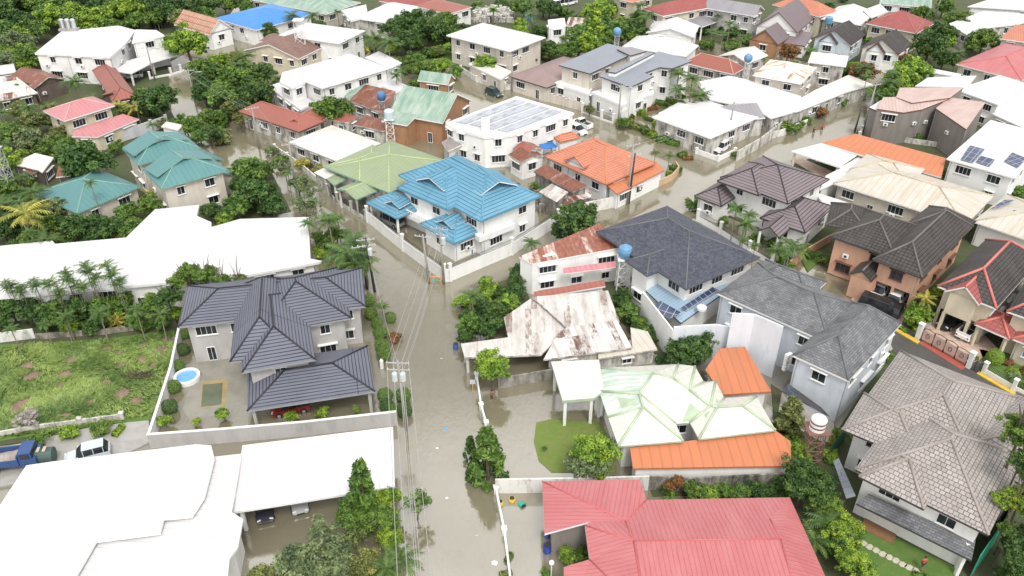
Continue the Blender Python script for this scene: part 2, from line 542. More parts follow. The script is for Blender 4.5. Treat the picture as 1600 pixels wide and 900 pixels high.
HOUSES = []
def house(label, roof, wall, blocks, name='house', cat='house', trim=None, cap=None, capw=0.14, landmark=None, frame=None, group=None, pane=None):
    """blocks: (kind, c0, c1, c2, ze, rise, opts) | ('flat', [px...], ze, opts) | ('poly', [(px, py, z)...], faces, opts)"""
    trim = trim or WHITE
    made = []
    for k, b in enumerate(blocks):
        op = dict(b[-1]) if isinstance(b[-1], dict) else {}
        eps = Vector((0, 0, 0.013 * k))
        if b[0] == 'flat':
            ze = b[2]
            q = ccw([P(x, y, ze) for x, y in b[1]])
            V, F, g, pitch, base = q, [tuple(range(len(q)))], [], 0, q
        elif b[0] == 'poly':
            V = [P(x, y, z) for x, y, z in b[1]]; F = b[2]; g = []; pitch = op.get('pitch', 0.3); base = None
            ze = min(v.z for v in V)
        else:
            ze = b[4]
            V, F, g, pitch, base = block(*b[:6])
        V = [v + eps for v in V]
        made.append((op, V, F, g, pitch, base, ze))
    allp = [v for mm in made for v in mm[1]]
    org = sum(allp, Vector()) / len(allp); org.z = 0
    root = empty(name, org, label, cat, group)
    foot = []
    caps = MB() if cap else None
    for op, V, F, g, pitch, base, ze in made:
        mb = MB(); th = op.get('th', 0.22)
        if base: mb.flat_u = (base[1] - base[0]).normalized() if op.get('fu', 0) == 0 else (base[2] - base[1]).normalized()
        loop = roof_solid(V, F, th, mb, caps if op.get('cap', True) else None, capw, op.get('f2', ()), op.get('capall', False))
        mb.build(op.get('part', 'roof'), [op.get('roof', roof), op.get('trim', trim)] + ([op['roof2']] if 'roof2' in op else []), root)
        q = ccw([Vector((p.x, p.y, 0)) for p in (base or loop)])
        zl = {}
        if base is None or pitch == 0:
            for p in loop: zl[(round(p.x, 3), round(p.y, 3))] = p.z
        oh = op.get('oh', 0.6)
        qi = inset(q, oh)
        tops = []
        for p in q:
            z = zl.get((round(p.x, 3), round(p.y, 3)), ze)
            tops.append(z - th + (oh * pitch * 0.97 if base is not None else 0.03))
        foot.append((op, qi, tops, g, oh, ze))
    for bi, (op, qi, tops, g, oh, ze) in enumerate(foot):
        wm = op.get('wall', wall); z0 = op.get('z0', -0.35); n = len(qi)
        if op.get('posts') is not None:      # open carport on posts
            for k in op['posts']:
                p = qi[k % n]
                mb = MB(); mb.box(p, (1, 0), (0, 1), 0.16, 0.16, z0, tops[k % n] - .03); mb.build('post', wm or WHITE, root)
            if op.get('back') is not None:
                mb = MB()
                for k in op['back']:
                    a, c = qi[k % n], qi[(k + 1) % n]
                    e = (c - a).normalized()
                    mb.box((a + c) / 2, e, (-e.y, e.x), (c - a).length / 2, 0.09, z0, tops[k % n] - 0.02)
                mb.build('wall', wall, root)
            continue
        if wm is None: continue
        mb = MB()
        for k in range(n):
            a, c = qi[k], qi[(k + 1) % n]
            if k in op.get('open', ()):     # open garage front under the upper storey
                e_ = (c - a).normalized(); n_ = Vector((-e_.y, e_.x)); zo = op.get('zopen', 2.8)
                mb.poly([(a.x, a.y, zo), (c.x, c.y, zo), (c.x, c.y, tops[(k + 1) % n]), (a.x, a.y, tops[k])])
                dp = op.get('deep', 4.5)
                a3, c3 = a + n_ * dp, c + n_ * dp
                mb.poly([(a.x, a.y, zo), (a3.x, a3.y, zo), (c3.x, c3.y, zo), (c.x, c.y, zo)])
                mb.poly([(a3.x, a3.y, z0), (c3.x, c3.y, z0), (c3.x, c3.y, zo), (a3.x, a3.y, zo)])
                for t_ in op.get('cols', (0.02, .5, .98)):
                    mb.box(a + (c - a) * t_ + n_ * .2, e_, n_, .18, .18, z0, zo)
                continue
            mb.poly([(a.x, a.y, z0), (c.x, c.y, z0), (c.x, c.y, tops[(k + 1) % n]), (a.x, a.y, tops[k])])
        for A, B, Rr in g:
            ctr = sum((Vector((p.x, p.y)) for p in qi), Vector((0, 0))) / n
            mid = (A + B) / 2
            inn = (Vector((ctr.x, ctr.y, 0)) - Vector((mid.x, mid.y, 0))).normalized() * oh
            dz = Vector((0, 0, -op.get('th', 0.22) + 0.04))
            a2, b2 = A + inn + dz, B + inn + dz
            mb.poly([a2, b2, Rr + inn + dz])
        mb.build('wall', wm, root)
        if op.get('win', True) is False: continue
        storeys = op.get('storeys', 2 if ze > 4.9 else 1)
        fh = (ze - max(0, z0)) / storeys
        rnd = random.Random(int(abs(org.x * 37 + org.y * 91)) + bi)
        for k in range(n):
            a, c = qi[k], qi[(k + 1) % n]
            e = c - a; L = e.length
            if L < 2.0: continue
            e = e.normalized(); nn = Vector((e.y, -e.x, 0))
            mid = Vector(((a.x + c.x) / 2, (a.y + c.y) / 2, ze / 2))
            if nn.dot((CAMV - mid).normalized()) < 0.04: continue
            nw = max(1, int(L / op.get('wsp', 3.6)))
            for s in range(storeys):
                if s == 0 and k in op.get('open', ()): continue
                for j in range(nw):
                    if rnd.random() < op.get('skip', 0.15): continue
                    ww = min(rnd.choice((1.2, 1.6, 2.0, 2.4)), L / nw - 0.7)
                    if ww < 0.6: continue
                    hh = min(1.4, fh - 1.3) if ww > 0.9 else 0.8
                    if hh < 0.5: continue
                    zz = max(z0, 0) + s * fh + fh - hh - 0.65
                    t_ = (j + 0.5) / nw
                    p = a + e * (L * t_)
                    pos = Vector((p.x, p.y, zz)) + nn * 0.012
                    tst = (p.x + nn.x * 0.4, p.y + nn.y * 0.4)
                    if any(o2 is not qi and inside(tst, o2) and z2 > zz and op2.get('posts') is None and op2.get('wall', 1) is not None for op2, o2, _, _, _, z2 in foot): continue
                    dr = s == 0 and rnd.random() < 0.18 and fh > 2.6
                    if dr: window(root, Vector((pos.x, pos.y, max(z0, 0) + 0.05)), nn, 1.0, 2.0, op.get('frame', frame) or WHITE, True, pane)
                    else: window(root, pos, nn, ww, hh, op.get('frame', frame), False, pane)
    rnd = random.Random(int(abs(org.x * 13 + org.y * 57)))
    for op, qi, tops, g, oh, ze in foot:          # condensers and downpipes on the walls in view
        if op.get('posts') is not None or op.get('wall', wall) is None or op.get('win', True) is False: continue
        n = len(qi); z0 = op.get('z0', -.35)
        for k in range(n):
            a, c = qi[k], qi[(k + 1) % n]; e = c - a; L = e.length
            if L < 3 or k in op.get('open', ()): continue
            e = e.normalized(); nn = Vector((e.y, -e.x, 0))
            if nn.dot((CAMV - Vector((a.x, a.y, 3))).normalized()) < .1: continue
            if any(o2 is not qi and inside((a.x + e.x * L * .3 + nn.x * .4, a.y + e.y * L * .3 + nn.y * .4), o2) for _, o2, _, _, _, _ in foot): continue
            if rnd.random() < .55:
                t_ = rnd.choice((.28, .5, .72)) + rnd.uniform(-.05, .05); p = a + e * L * t_; zz = (ze * .5 if ze > 4.9 else 1.0) + rnd.uniform(.1, .5)
                mb = MB(); mb.box(p + Vector((nn.x, nn.y)) * .2, e, nn, .4, .15, zz, zz + .55); au = mb.build('air_conditioner', WHITE, root)
                mb = MB(); q3 = Vector((p.x, p.y, zz + .28)) + nn * .352; mb.tube([q3, q3 + nn * .02], .2, 12); mb.build('fan_grille', DARK, au, org=parent_org(au))
            if rnd.random() < .6:
                p = a + e * .25 + Vector((nn.x, nn.y)) * .06
                mb = MB(); mb.tube([(p.x, p.y, max(z0, -.3)), (p.x, p.y, tops[k] - .05)], .05, 6); mb.build('downpipe', op.get('pipe', STEEL), root)
    if cap: caps.build('ridge_cap', cap, root, smooth=True)
    HOUSES.append((landmark, root, allp))
    return root

def solar_array(root, px, z, name='solar_panel', mat=None):
    """panel sheet on a roof, from four pixels; a part of its house"""
    q = [P(x, y, zz) for (x, y), zz in zip(px, z if isinstance(z, (list, tuple)) else [z] * 4)]
    mb = MB()
    V = q
    e = (V[1] - V[0]).normalized()
    mb.flat_u = Vector((e.x, e.y, 0))
    roof_solid(V, [(0, 1, 2, 3)], 0.05, mb)
    return mb.build(name, [mat or solar(), STEEL], root)
# ---------------------------------------------------------------- plants
def leaf_mesh(name, pts, mats, trunk=None, size=0.35, rnd=None, elong=1.5, tones=None, outward=0.6):
    """many small leaf faces at pts [(pos, dir)] with a per-leaf tone attribute"""
    v, f, tone = [], [], []
    for i, (p, d) in enumerate(pts):
        a = Vector((rnd.uniform(-1, 1), rnd.uniform(-1, 1), rnd.uniform(-1, 1))).normalized()
        nrm = (d * outward + a * (1 - outward) + Vector((0, 0, 0.25))).normalized()
        t1 = nrm.orthogonal().normalized()
        ang = rnd.uniform(0, 6.28)
        t2 = nrm.cross(t1)
        x = t1 * math.cos(ang) + t2 * math.sin(ang); y = nrm.cross(x)
        s = size * rnd.uniform(0.6, 1.3)
        k = len(v)
        v += [p - x * s * elong * 0.5, p + y * s * 0.5 + nrm * s * 0.12, p + x * s * elong * 0.5, p - y * s * 0.5 + nrm * s * 0.12]
        f.append((k, k + 1, k + 2, k + 3))
        tone.append(tones[i] if tones else rnd.random())
    me = bpy.data.meshes.new(name)
    me.from_pydata([tuple(q) for q in v], [], f)
    at = me.attributes.new('tone', 'FLOAT', 'FACE')
    at.data.foreach_set('value', tone)
    me.materials.append(mats)
    me.update()
    return me

def rand_dir(rnd):
    z = rnd.uniform(-1, 1); a = rnd.uniform(0, 6.283); r = math.sqrt(1 - z * z)
    return Vector((r * math.cos(a), r * math.sin(a), z))

def crown(seed, clumps=34, per=70, rad=(3, 3, 2.4), zc=4.0, size=0.38, spread=0.75, csize=(0.55, 1.15), elong=1.5):
    """uneven crown: a few lobes of different size, each carrying leaf clumps, with loose sprays at the rim"""
    rnd = random.Random(seed)
    pts, tones = [], []
    lobes = []
    for k in range(rnd.randint(6, 9)):
        d = rand_dir(rnd); d.z = abs(d.z) * .9 - .25
        lobes.append((Vector((d.x * rad[0], d.y * rad[1], d.z * rad[2])) * rnd.uniform(.25, .72) + Vector((0, 0, zc)), rnd.uniform(.28, .52)))
    lobes.append((Vector((0, 0, zc)), .55))
    for c in range(clumps):
        lc, lr = rnd.choice(lobes)
        d = rand_dir(rnd)
        r = spread * rnd.uniform(0.55, 1.2) * lr
        cc = lc + Vector((d.x * rad[0] * r, d.y * rad[1] * r, d.z * rad[2] * r))
        cr = rnd.uniform(*csize) * rad[0] / 3.0
        base = rnd.uniform(0.0, 0.8)
        for k in range(per):
            e = rand_dir(rnd)
            q = cc + Vector((e.x, e.y, e.z * .7)) * cr * (rnd.random() ** 0.45) * (1.0 if rnd.random() > .1 else 1.5)
            pts.append((q, e)); tones.append(min(1, max(0, base + rnd.uniform(-0.22, 0.3))))
    return pts, tones, rnd, size, elong

def trunk_mb(h, r, seed, top, nlimb=5, mb=None):
    rnd = random.Random(seed)
    mb = mb or MB()
    b = Vector((rnd.uniform(-.2, .2), rnd.uniform(-.2, .2), h))
    mb.tube([(0, 0, -0.3), (b.x * .4, b.y * .4, h * .5), b], [r * 1.25, r, r * .75], 7)
    for k in range(nlimb):
        a = k * 6.283 / nlimb + rnd.uniform(-.3, .3)
        e = Vector((math.cos(a) * top * .6, math.sin(a) * top * .6, h + top * rnd.uniform(.35, .7)))
        mb.tube([b - Vector((0, 0, .15)), b.lerp(e, .5) + Vector((0, 0, .15)), e], [r * .55, r * .35, r * .12], 5)
    return mb

LM = {
 'dark': leafmat('leaf_dark', (0.018, 0.052, 0.014), (0.111, 0.215, 0.049)),
 'mid': leafmat('leaf_mid', (0.031, 0.081, 0.017), (0.195, 0.338, 0.062)),
 'bright': leafmat('leaf_bright', (0.058, 0.137, 0.017), (0.351, 0.520, 0.065)),
 'pale': leafmat('leaf_pale', (0.065, 0.104, 0.046), (0.260, 0.338, 0.156)),
 'olive': leafmat('leaf_olive', (0.052, 0.081, 0.026), (0.286, 0.338, 0.111)),
 'yellow': leafmat('leaf_yellow', (0.065, 0.111, 0.019), (0.585, 0.546, 0.117)),
 'red': leafmat('leaf_red', (0.058, 0.072, 0.023), (0.390, 0.169, 0.078)),
 'palm': leafmat('leaf_palm', (0.023, 0.058, 0.016), (0.150, 0.260, 0.065)),
 'white': leafmat('leaf_whitish', (0.22, 0.22, 0.22), (0.62, 0.62, 0.64)),
 'grass': leafmat('grass_blade', (0.06, 0.125, 0.028), (0.30, 0.43, 0.13)),
}
PROTO = {}
def proto(kind, tone, var):
    """(crown mesh, trunk mesh, reference radius, crown centre height) for a plant kind"""
    key = (kind, tone, var)
    if key in PROTO: return PROTO[key]
    s = hash((kind, var)) % 1000 if False else (sum(map(ord, kind)) * 7 + var * 31)
    m = LM[tone]; rnd = random.Random(s); tm = TRUNK
    mb = MB(); ref = 3.0
    if kind == 'broad':
        pts, tn, rn, sz, el = crown(s, 80, 75, (3, 3, 2.5), 3.5, 0.27, 1.0, (.4, .85)); zc = 3.6
        trunk_mb(1.9, .2, s, 2.6, 6, mb)
    elif kind == 'fine':      # big near trees, small leaves
        pts, tn, rn, sz, el = crown(s, 110, 100, (3, 3, 2.5), 3.7, 0.17, 1.0, (.32, .65)); zc = 3.8
        trunk_mb(2.4, .2, s, 2.8, 7, mb)
    elif kind == 'sparse':
        pts, tn, rn, sz, el = crown(s, 60, 26, (3, 3, 3.0), 4.6, 0.22, 1.2, (.3, .7)); zc = 4.6
        trunk_mb(2.0, .13, s, 3.6, 8, mb)
    elif kind == 'shrub':
        pts, tn, rn, sz, el = crown(s, 40, 60, (3, 3, 2.1), 1.9, 0.42, 1.0, (.6, 1.2)); zc = 1.9
        trunk_mb(.8, .2, s, 2.2, 5, mb)
    elif kind == 'ball':      # clipped round shrub
        pts, tn = [], []; rn, sz, el = rnd, 0.34, 1.3; zc = 2.7
        for k in range(2300):
            d = rand_dir(rnd)
            if d.z < -.8: continue
            rr = 3 * (1 + .035 * math.sin(5 * d.x + var) + .03 * math.sin(7 * d.y)) * rnd.uniform(.93, 1.03)
            pts.append((d * rr + Vector((0, 0, zc)), d)); tn.append(rnd.random() * .6 + .2)
        mb.tube([(0, 0, -.5), (0, 0, 2)], .3, 6)
    elif kind == 'cone':      # drooping columnar tree
        pts, tn = [], []; rn, sz, el = rnd, 0.34, 2.6; zc = 5.5
        for c in range(70):
            z = rnd.uniform(.6, 11.0); rr = 3.0 * (1 - z / 12.0) ** .75 * rnd.uniform(.45, 1)
            a = rnd.uniform(0, 6.28); cc = Vector((rr * math.cos(a), rr * math.sin(a), z)); bt = rnd.uniform(.1, .75)
            for k in range(48):
                e = rand_dir(rnd); q = cc + Vector((e.x * .6, e.y * .6, e.z * .9 - .2)) * rnd.uniform(.4, 1.0)
                pts.append((q, Vector((e.x, e.y, -.2)))); tn.append(min(1, bt + rnd.uniform(-.15, .25)))
        mb.tube([(0, 0, -.5), (.1, 0, 5), (0, .1, 11)], [.28, .18, .03], 6)
    elif kind == 'hedge':
        pts, tn = [], []; rn, sz, el = rnd, 0.42, 1.4; zc = 1.4
        for k in range(2600):
            p = Vector((rnd.uniform(-3, 3), rnd.uniform(-1.4, 1.4), rnd.uniform(0, 2.8)))
            p.z *= .75 + .25 * math.sin(p.x * 2 + var) * math.cos(p.y * 1.5)
            e = Vector((0, p.y / 1.4, (p.z - 1.2) / 1.4)); pts.append((p, e.normalized() if e.length > .1 else Vector((0, 0, 1)))); tn.append(rnd.random())
        mb.tube([(0, 0, -.3), (0, 0, 1.5)], .15, 5)
    if kind in ('broad', 'fine', 'sparse', 'shrub', 'ball', 'cone', 'hedge'):
        me = leaf_mesh('crown', pts, m, size=sz, rnd=rn, elong=el, tones=tn)
        PROTO[key] = (me, mb, ref, zc, tm)
        return PROTO[key]
    # palms: fronds of paired leaflets on an arching midrib
    v, f, tone = [], [], []
    def frond(o, az, L, lift, droop, lw, nl, tb):
        d = Vector((math.cos(az), math.sin(az), 0)); sd = Vector((-d.y, d.x, 0)); prev = None
        pts = []
        for k in range(nl + 1):
            t_ = k / nl
            pts.append(o + d * L * (t_ * math.cos(lift * (1 - t_ * .5))) + Vector((0, 0, L * (math.sin(lift) * t_ - droop * t_ * t_))))
        for k in range(nl):
            a, b_ = pts[k], pts[k + 1]; t_ = (k + .5) / nl
            ll = lw * (math.sin(math.pi * min(1, t_ * .92 + .12)) ** .6)
            for sg in (-1, 1):
                i = len(v)
                tip = a.lerp(b_, .5) + sd * sg * ll * .85 + (b_ - a) * 1.2 + Vector((0, 0, -ll * .38 + rnd.uniform(-.1, .1)))
                v.extend([a, b_, tip + (b_ - a) * .12, tip - (b_ - a) * .12]); f.append((i, i + 1, i + 2, i + 3)); tone.append(min(1, max(0, tb + rnd.uniform(-.15, .2))))
    if kind == 'palm':
        zc = 6.0; bend = Vector((rnd.uniform(-.6, .6), rnd.uniform(-.6, .6), zc)); tm = PALMT
        mb.tube([(0, 0, -.4), (bend.x * .2, bend.y * .2, 2), (bend.x * .6, bend.y * .6, 4.2), bend], [.24, .17, .15, .13], 7)
        for k in range(20):
            frond(bend, k * 2.4 + rnd.uniform(-.2, .2), rnd.uniform(2.7, 3.5), rnd.uniform(-.1, 1.15), rnd.uniform(.35, .65), .62, 12, rnd.uniform(.15, .7))
    elif kind == 'areca':     # clump of thin stems
        zc = 4.5; tm = PALMT
        for j in range(5):
            a = rnd.uniform(0, 6.28); tp = Vector((math.cos(a) * rnd.uniform(.3, 1.3), math.sin(a) * rnd.uniform(.3, 1.3), rnd.uniform(3.0, 5.2)))
            mb.tube([(tp.x * .4, tp.y * .4, -.3), tp], [.07, .05], 5)
            for k in range(8): frond(tp, k * .8 + rnd.uniform(-.2, .2), rnd.uniform(1.5, 2.3), rnd.uniform(.1, 1.1), rnd.uniform(.35, .6), .42, 8, rnd.uniform(.15, .75))
    elif kind == 'banana':
        zc = 2.6
        for j in range(6):
            a = rnd.uniform(0, 6.28); bs = Vector((math.cos(a) * rnd.uniform(.2, 1.6), math.sin(a) * rnd.uniform(.2, 1.6), 0)); tp = bs + Vector((0, 0, rnd.uniform(1.2, 2.6)))
            mb.tube([bs - Vector((0, 0, .3)), tp], [.13, .09], 6)
            for k in range(8): frond(tp, k * .8 + rnd.uniform(-.3, .3), rnd.uniform(1.5, 2.3), rnd.uniform(.3, 1.2), rnd.uniform(.3, .6), .42, 3, rnd.uniform(.2, .95))
    me = bpy.data.meshes.new('crown')
    me.from_pydata([tuple(q) for q in v], [], f)
    at = me.attributes.new('tone', 'FLOAT', 'FACE'); at.data.foreach_set('value', tone)
    me.materials.append(m); me.update()
    PROTO[key] = (me, mb, ref, zc, tm)
    return PROTO[key]

PLANTS = []
TMESH = {}
CAT = {'broad': 'tree', 'fine': 'tree', 'sparse': 'tree', 'shrub': 'shrub', 'ball': 'shrub', 'cone': 'tree', 'hedge': 'hedge', 'palm': 'palm tree', 'areca': 'palm tree', 'banana': 'plant'}
NAME = {'broad': 'broadleaf_tree', 'fine': 'broadleaf_tree', 'sparse': 'slender_tree', 'shrub': 'bushy_shrub', 'ball': 'round_shrub', 'cone': 'drooping_tree', 'hedge': 'hedge_bush', 'palm': 'palm_tree', 'areca': 'clumping_palm', 'banana': 'broadleaf_plant'}
WORD = {'broad': 'leafy tree', 'fine': 'spreading tree', 'sparse': 'thin sparse tree', 'shrub': 'bushy shrub', 'ball': 'round clipped shrub', 'cone': 'drooping narrow tree', 'hedge': 'low hedge bush', 'palm': 'feathery palm', 'areca': 'clumping palm', 'banana': 'broad-leaved plant'}
TONEW = {'dark': 'dark green', 'mid': 'green', 'bright': 'bright green', 'pale': 'pale green', 'olive': 'olive green', 'yellow': 'yellow green', 'red': 'reddish', 'palm': 'green', 'white': 'whitish'}
def plant(kind, tone, px, py, rpx, hc=None, squash=None, rot=None, z0=0.0, stretch=1.0):
    """plant whose crown centre the photograph shows at (px, py) with a crown radius of rpx pixels"""
    var = (len(PLANTS) * 7) % 4
    me, mb, ref, zc, tm = proto(kind, tone, var)
    h = hc or 3.0
    for _ in range(4):
        r = rpx * dist_px(px, py, h)
        s = r / ref
        h = hc if hc else zc * s * stretch
    q = P(px, py, h)
    if hc: stretch = hc / (zc * s)
    key = (kind, tone, var)
    if key not in TMESH:
        ob = mb.build('trunk', tm, uv=False); TMESH[key] = ob.data; tr = ob
    else:
        tr = bpy.data.objects.new('trunk', TMESH[key]); COL.objects.link(tr)
    root = empty(NAME[kind], (q.x, q.y, z0), None, CAT[kind])
    cr = bpy.data.objects.new('crown', me); COL.objects.link(cr)
    a = rot if rot is not None else (len(PLANTS) * 2.39996) % 6.283
    cz = stretch if kind in ('cone', 'ball', 'shrub', 'hedge') else 1.0
    for o, zs in ((cr, s * cz), (tr, s * (stretch if kind not in ('palm', 'areca') else 1.0))):
        o.parent = root
        o.rotation_euler = (0, 0, a)
        o.scale = (s, s, zs)
    if kind in ('broad', 'fine', 'sparse', 'palm', 'areca', 'banana') and abs(stretch - 1) > .01:
        cr.location.z = zc * s * (stretch - 1)      # same crown carried higher or lower
        if kind in ('palm', 'areca', 'banana'): tr.scale = (s, s, s * stretch)
        else: tr.scale = (s, s, s * max(.3, (zc * s * stretch - (zc - 2.4) * s) / (2.4 * s) if stretch > 1 else stretch))
    root['group'] = {'ball': 'round clipped shrubs', 'palm': 'palm trees', 'areca': 'clumping palms', 'hedge': 'hedge bushes', 'cone': 'drooping trees', 'shrub': 'bushy shrubs', 'banana': 'broad-leaved garden plants'}.get(kind, 'leafy trees')
    PLANTS.append((root, kind, tone, px, py, rpx))
    return root
# ---------------------------------------------------------------- roof and wall materials
RW = metal_roof('roof_white', (0.60, 0.597, 0.605), dirt=0.2, seam=0.91, dirtcol=(0.45, 0.44, 0.42))
RWD = metal_roof('roof_white_stained', (0.66, 0.65, 0.61), dirt=0.6, seam=0.85, dirtcol=(0.36, 0.33, 0.27))
RCREAM = metal_roof('roof_cream', (0.52, 0.49, 0.44), dirt=0.9, seam=0.84, dirtcol=(0.42, 0.35, 0.24), period=0.9)
RBLUE = tile_roof('roof_blue', (0.10, 0.25, 0.355), (0.115, 0.28, 0.39), 40, 0.55, (0.02, 0.10, 0.18), 0.3, ms=0.05)
RGREEN = metal_roof('roof_olive_green', (0.25, 0.315, 0.19), dirt=0.5, dirtcol=(0.24, 0.24, 0.10), seam=0.75)
RTEAL = metal_roof('roof_teal', (0.08, 0.21, 0.215), dirt=0.3, seam=0.75, dirtcol=(0.14, 0.27, 0.27))
RMINT = metal_roof('roof_weathered_green', (0.185, 0.30, 0.235), dirt=0.95, seam=0.6, dirtcol=(0.46, 0.50, 0.44), period=.55)
RORANGE = tile_roof('roof_orange_tile', (0.49, 0.185, 0.115), (0.54, 0.22, 0.14), 0.5, 0.42, (0.29, 0.09, 0.05), 0.3, dirtcol=(0.38, 0.15, 0.10))
RORM = metal_roof('roof_orange_metal', (0.50, 0.168, 0.072), dirt=0.7, seam=0.78, dirtcol=(0.36, 0.15, 0.085), period=1.0)
RRED = metal_roof('roof_pink_red', (0.43, 0.128, 0.138), dirt=0.55, seam=0.74, dirtcol=(0.52, 0.215, 0.215), period=0.42)
RREDB = metal_roof('roof_brick_red', (0.30, 0.10, 0.075), dirt=0.4, seam=0.7, rust=0.2, dirtcol=(0.25, 0.09, 0.07))
RPINK = metal_roof('roof_pink', (0.46, 0.185, 0.20), dirt=0.35, seam=0.75, dirtcol=(0.56, 0.32, 0.31))
RRUSTW = metal_roof('roof_rusty_white', (0.66, 0.63, 0.60), rust=0.5, sheet=True, dirt=0.55, rustcol=(0.20, 0.07, 0.04), dirtcol=(.22, .18, .15), period=.8, seam=0.7)
RRUST = metal_roof('roof_rusty', (0.50, 0.40, 0.33), rust=0.95, sheet=True, dirt=0.5, seam=0.6, rustcol=(0.25, 0.085, 0.05))
ROLD = metal_roof('roof_old_white', (0.60, 0.57, 0.54), rust=0.3, dirt=0.95, seam=0.88, period=1.0, dirtcol=(0.24, 0.21, 0.185), rustcol=(0.30, 0.22, 0.18), sheet=True)
RGREY = metal_roof('roof_slate_metal', (0.215, 0.235, 0.275), dirt=0.2, seam=0.8, dirtcol=(0.30, 0.33, 0.37))
RGREYL = metal_roof('roof_grey_metal', (0.26, 0.25, 0.27), dirt=0.35, seam=0.75)
RTAUPE = metal_roof('roof_taupe', (0.27, 0.19, 0.18), dirt=0.3, seam=0.8)
RPALE = metal_roof('roof_pale_pink', (0.45, 0.33, 0.30), dirt=0.45, seam=0.7, rust=0.0, dirtcol=(0.62, 0.52, 0.47), period=0.6)
RCHAR = tile_roof('roof_charcoal_tile', (0.115, 0.122, 0.158), (0.125, 0.132, 0.168), 40, 0.40, (0.012, 0.012, 0.02), 0.15, bstr=1.0, ms=0.05, dirtcol=(0.12, 0.13, 0.155))
RASPH = tile_roof('roof_dark_shingle', (0.040, 0.045, 0.065), (0.10, 0.11, 0.145), 0.45, 0.22, (0.02, 0.02, 0.025), 0.3, dirtcol=(0.11, 0.115, 0.13), off=0.5, ms=0.02)
RGSH = tile_roof('roof_grey_shingle', (0.125, 0.13, 0.14), (0.21, 0.215, 0.225), 0.5, 0.26, (0.05, 0.05, 0.055), 1.0, dirtcol=(0.045, 0.046, 0.048), off=0.5, ms=0.02)
RTAN = tile_roof('roof_weathered_grey_tile', (0.27, 0.245, 0.232), (0.36, 0.33, 0.31), 0.46, 0.40, (0.035, 0.03, 0.028), 0.6, bstr=.6, ms=0.03, dirtcol=(0.19, 0.165, 0.155), off=0.5)
RBRN = tile_roof('roof_brown_violet_tile', (0.165, 0.135, 0.148), (0.19, 0.155, 0.168), 40, 0.5, (0.03, 0.02, 0.022), 0.3, bstr=1.0, ms=.06, dirtcol=(0.17, 0.135, 0.135))
RBLK = tile_roof('roof_dark_brown_tile', (0.043, 0.036, 0.034), (0.065, 0.056, 0.052), 0.5, 0.45, (0.010, 0.008, 0.008), 0.5, ms=.06, bstr=0.9, dirtcol=(0.095, 0.085, 0.08))
RCLAY = tile_roof('roof_clay', (0.46, 0.25, 0.17), (0.54, 0.34, 0.25), 0.6, 1.4, (0.17, 0.085, 0.05), 0.3, ms=0.12)
RBROWN = tile_roof('roof_brown_mottled', (0.19, 0.105, 0.085), (0.27, 0.17, 0.14), 0.5, 0.4, (0.09, 0.05, 0.04), 0.5)
RMAROON = tile_roof('roof_maroon', (0.28, 0.075, 0.07), (0.32, 0.095, 0.085), 0.6, 0.5, (0.18, 0.05, 0.045), 0.3)
RTARP = plain('blue_tarp', (0.03, 0.17, 0.50), 0.45, 0.4, 0.6)
RBLUEM = metal_roof('roof_pale_blue', (0.30, 0.42, 0.53), dirt=0.2, seam=0.6, period=0.5)
RGWH = metal_roof('roof_green_white', (0.60, 0.59, 0.54), dirt=0.35, seam=0.93, dirtcol=(0.40, 0.48, 0.38), period=0.9)

WCREAM = plain('wall_cream', (0.62, 0.56, 0.43), 0.8, 0.25, 0.9, True)
WPEACH = plain('wall_peach', (0.60, 0.36, 0.25), 0.8, 0.25, 0.9, True)
WBLUE = plain('wall_light_blue', (0.60, 0.65, 0.71), 0.8, 0.2, 0.9, True)
WGREY = plain('wall_grey', (0.46, 0.45, 0.44), 0.85, 0.3, 0.9, True)
WDGREY = plain('wall_taupe_and_shade', (0.24, 0.22, 0.20), 0.85, 0.3, 0.9, True)
WBEIGE = plain('wall_beige', (0.62, 0.57, 0.50), 0.8, 0.25, 0.9, True)
WOLD = dirty('wall_mouldy', (0.58, 0.56, 0.52), amount=0.6)
WOLDG = dirty('wall_mouldy_grey', (0.33, 0.31, 0.28), amount=0.75)
WWOOD = plain('wall_orange_wood', (0.36, 0.195, 0.105), 0.7, 0.35, 1.6, True)
WSHACK = plain('wall_shack_wood', (0.13, 0.10, 0.085), 0.9, 0.4, 1.6, True)
CAPG = plain('cap_grey', (0.13, 0.135, 0.145), 0.6, 0.2)
CAPD = plain('cap_dark', (0.022, 0.022, 0.03), 0.6, 0.2)
CAPT = plain('cap_weathered', (0.33, 0.29, 0.27), 0.7, 0.35)
CAPB = plain('cap_brown_grey', (0.14, 0.125, 0.115), 0.7, 0.3)
CAPR = plain('cap_red', (0.55, 0.16, 0.13), 0.6, 0.25)
CAPGN = plain('cap_pale_green', (0.40, 0.49, 0.35), 0.6, 0.25)
TGREY = plain('trim_grey', (0.30, 0.30, 0.31), 0.6, 0.2)
TDARK = plain('trim_dark', (0.06, 0.055, 0.055), 0.6, 0.2)
TGREEN = plain('trim_green', (0.20, 0.36, 0.30), 0.6, 0.2)
TBLUE = plain('trim_blue', (0.11, 0.30, 0.42), 0.6, 0.2)
TBROWN = plain('trim_brown', (0.16, 0.07, 0.05), 0.6, 0.2)
LID = [(0, 1, 2, 3)]

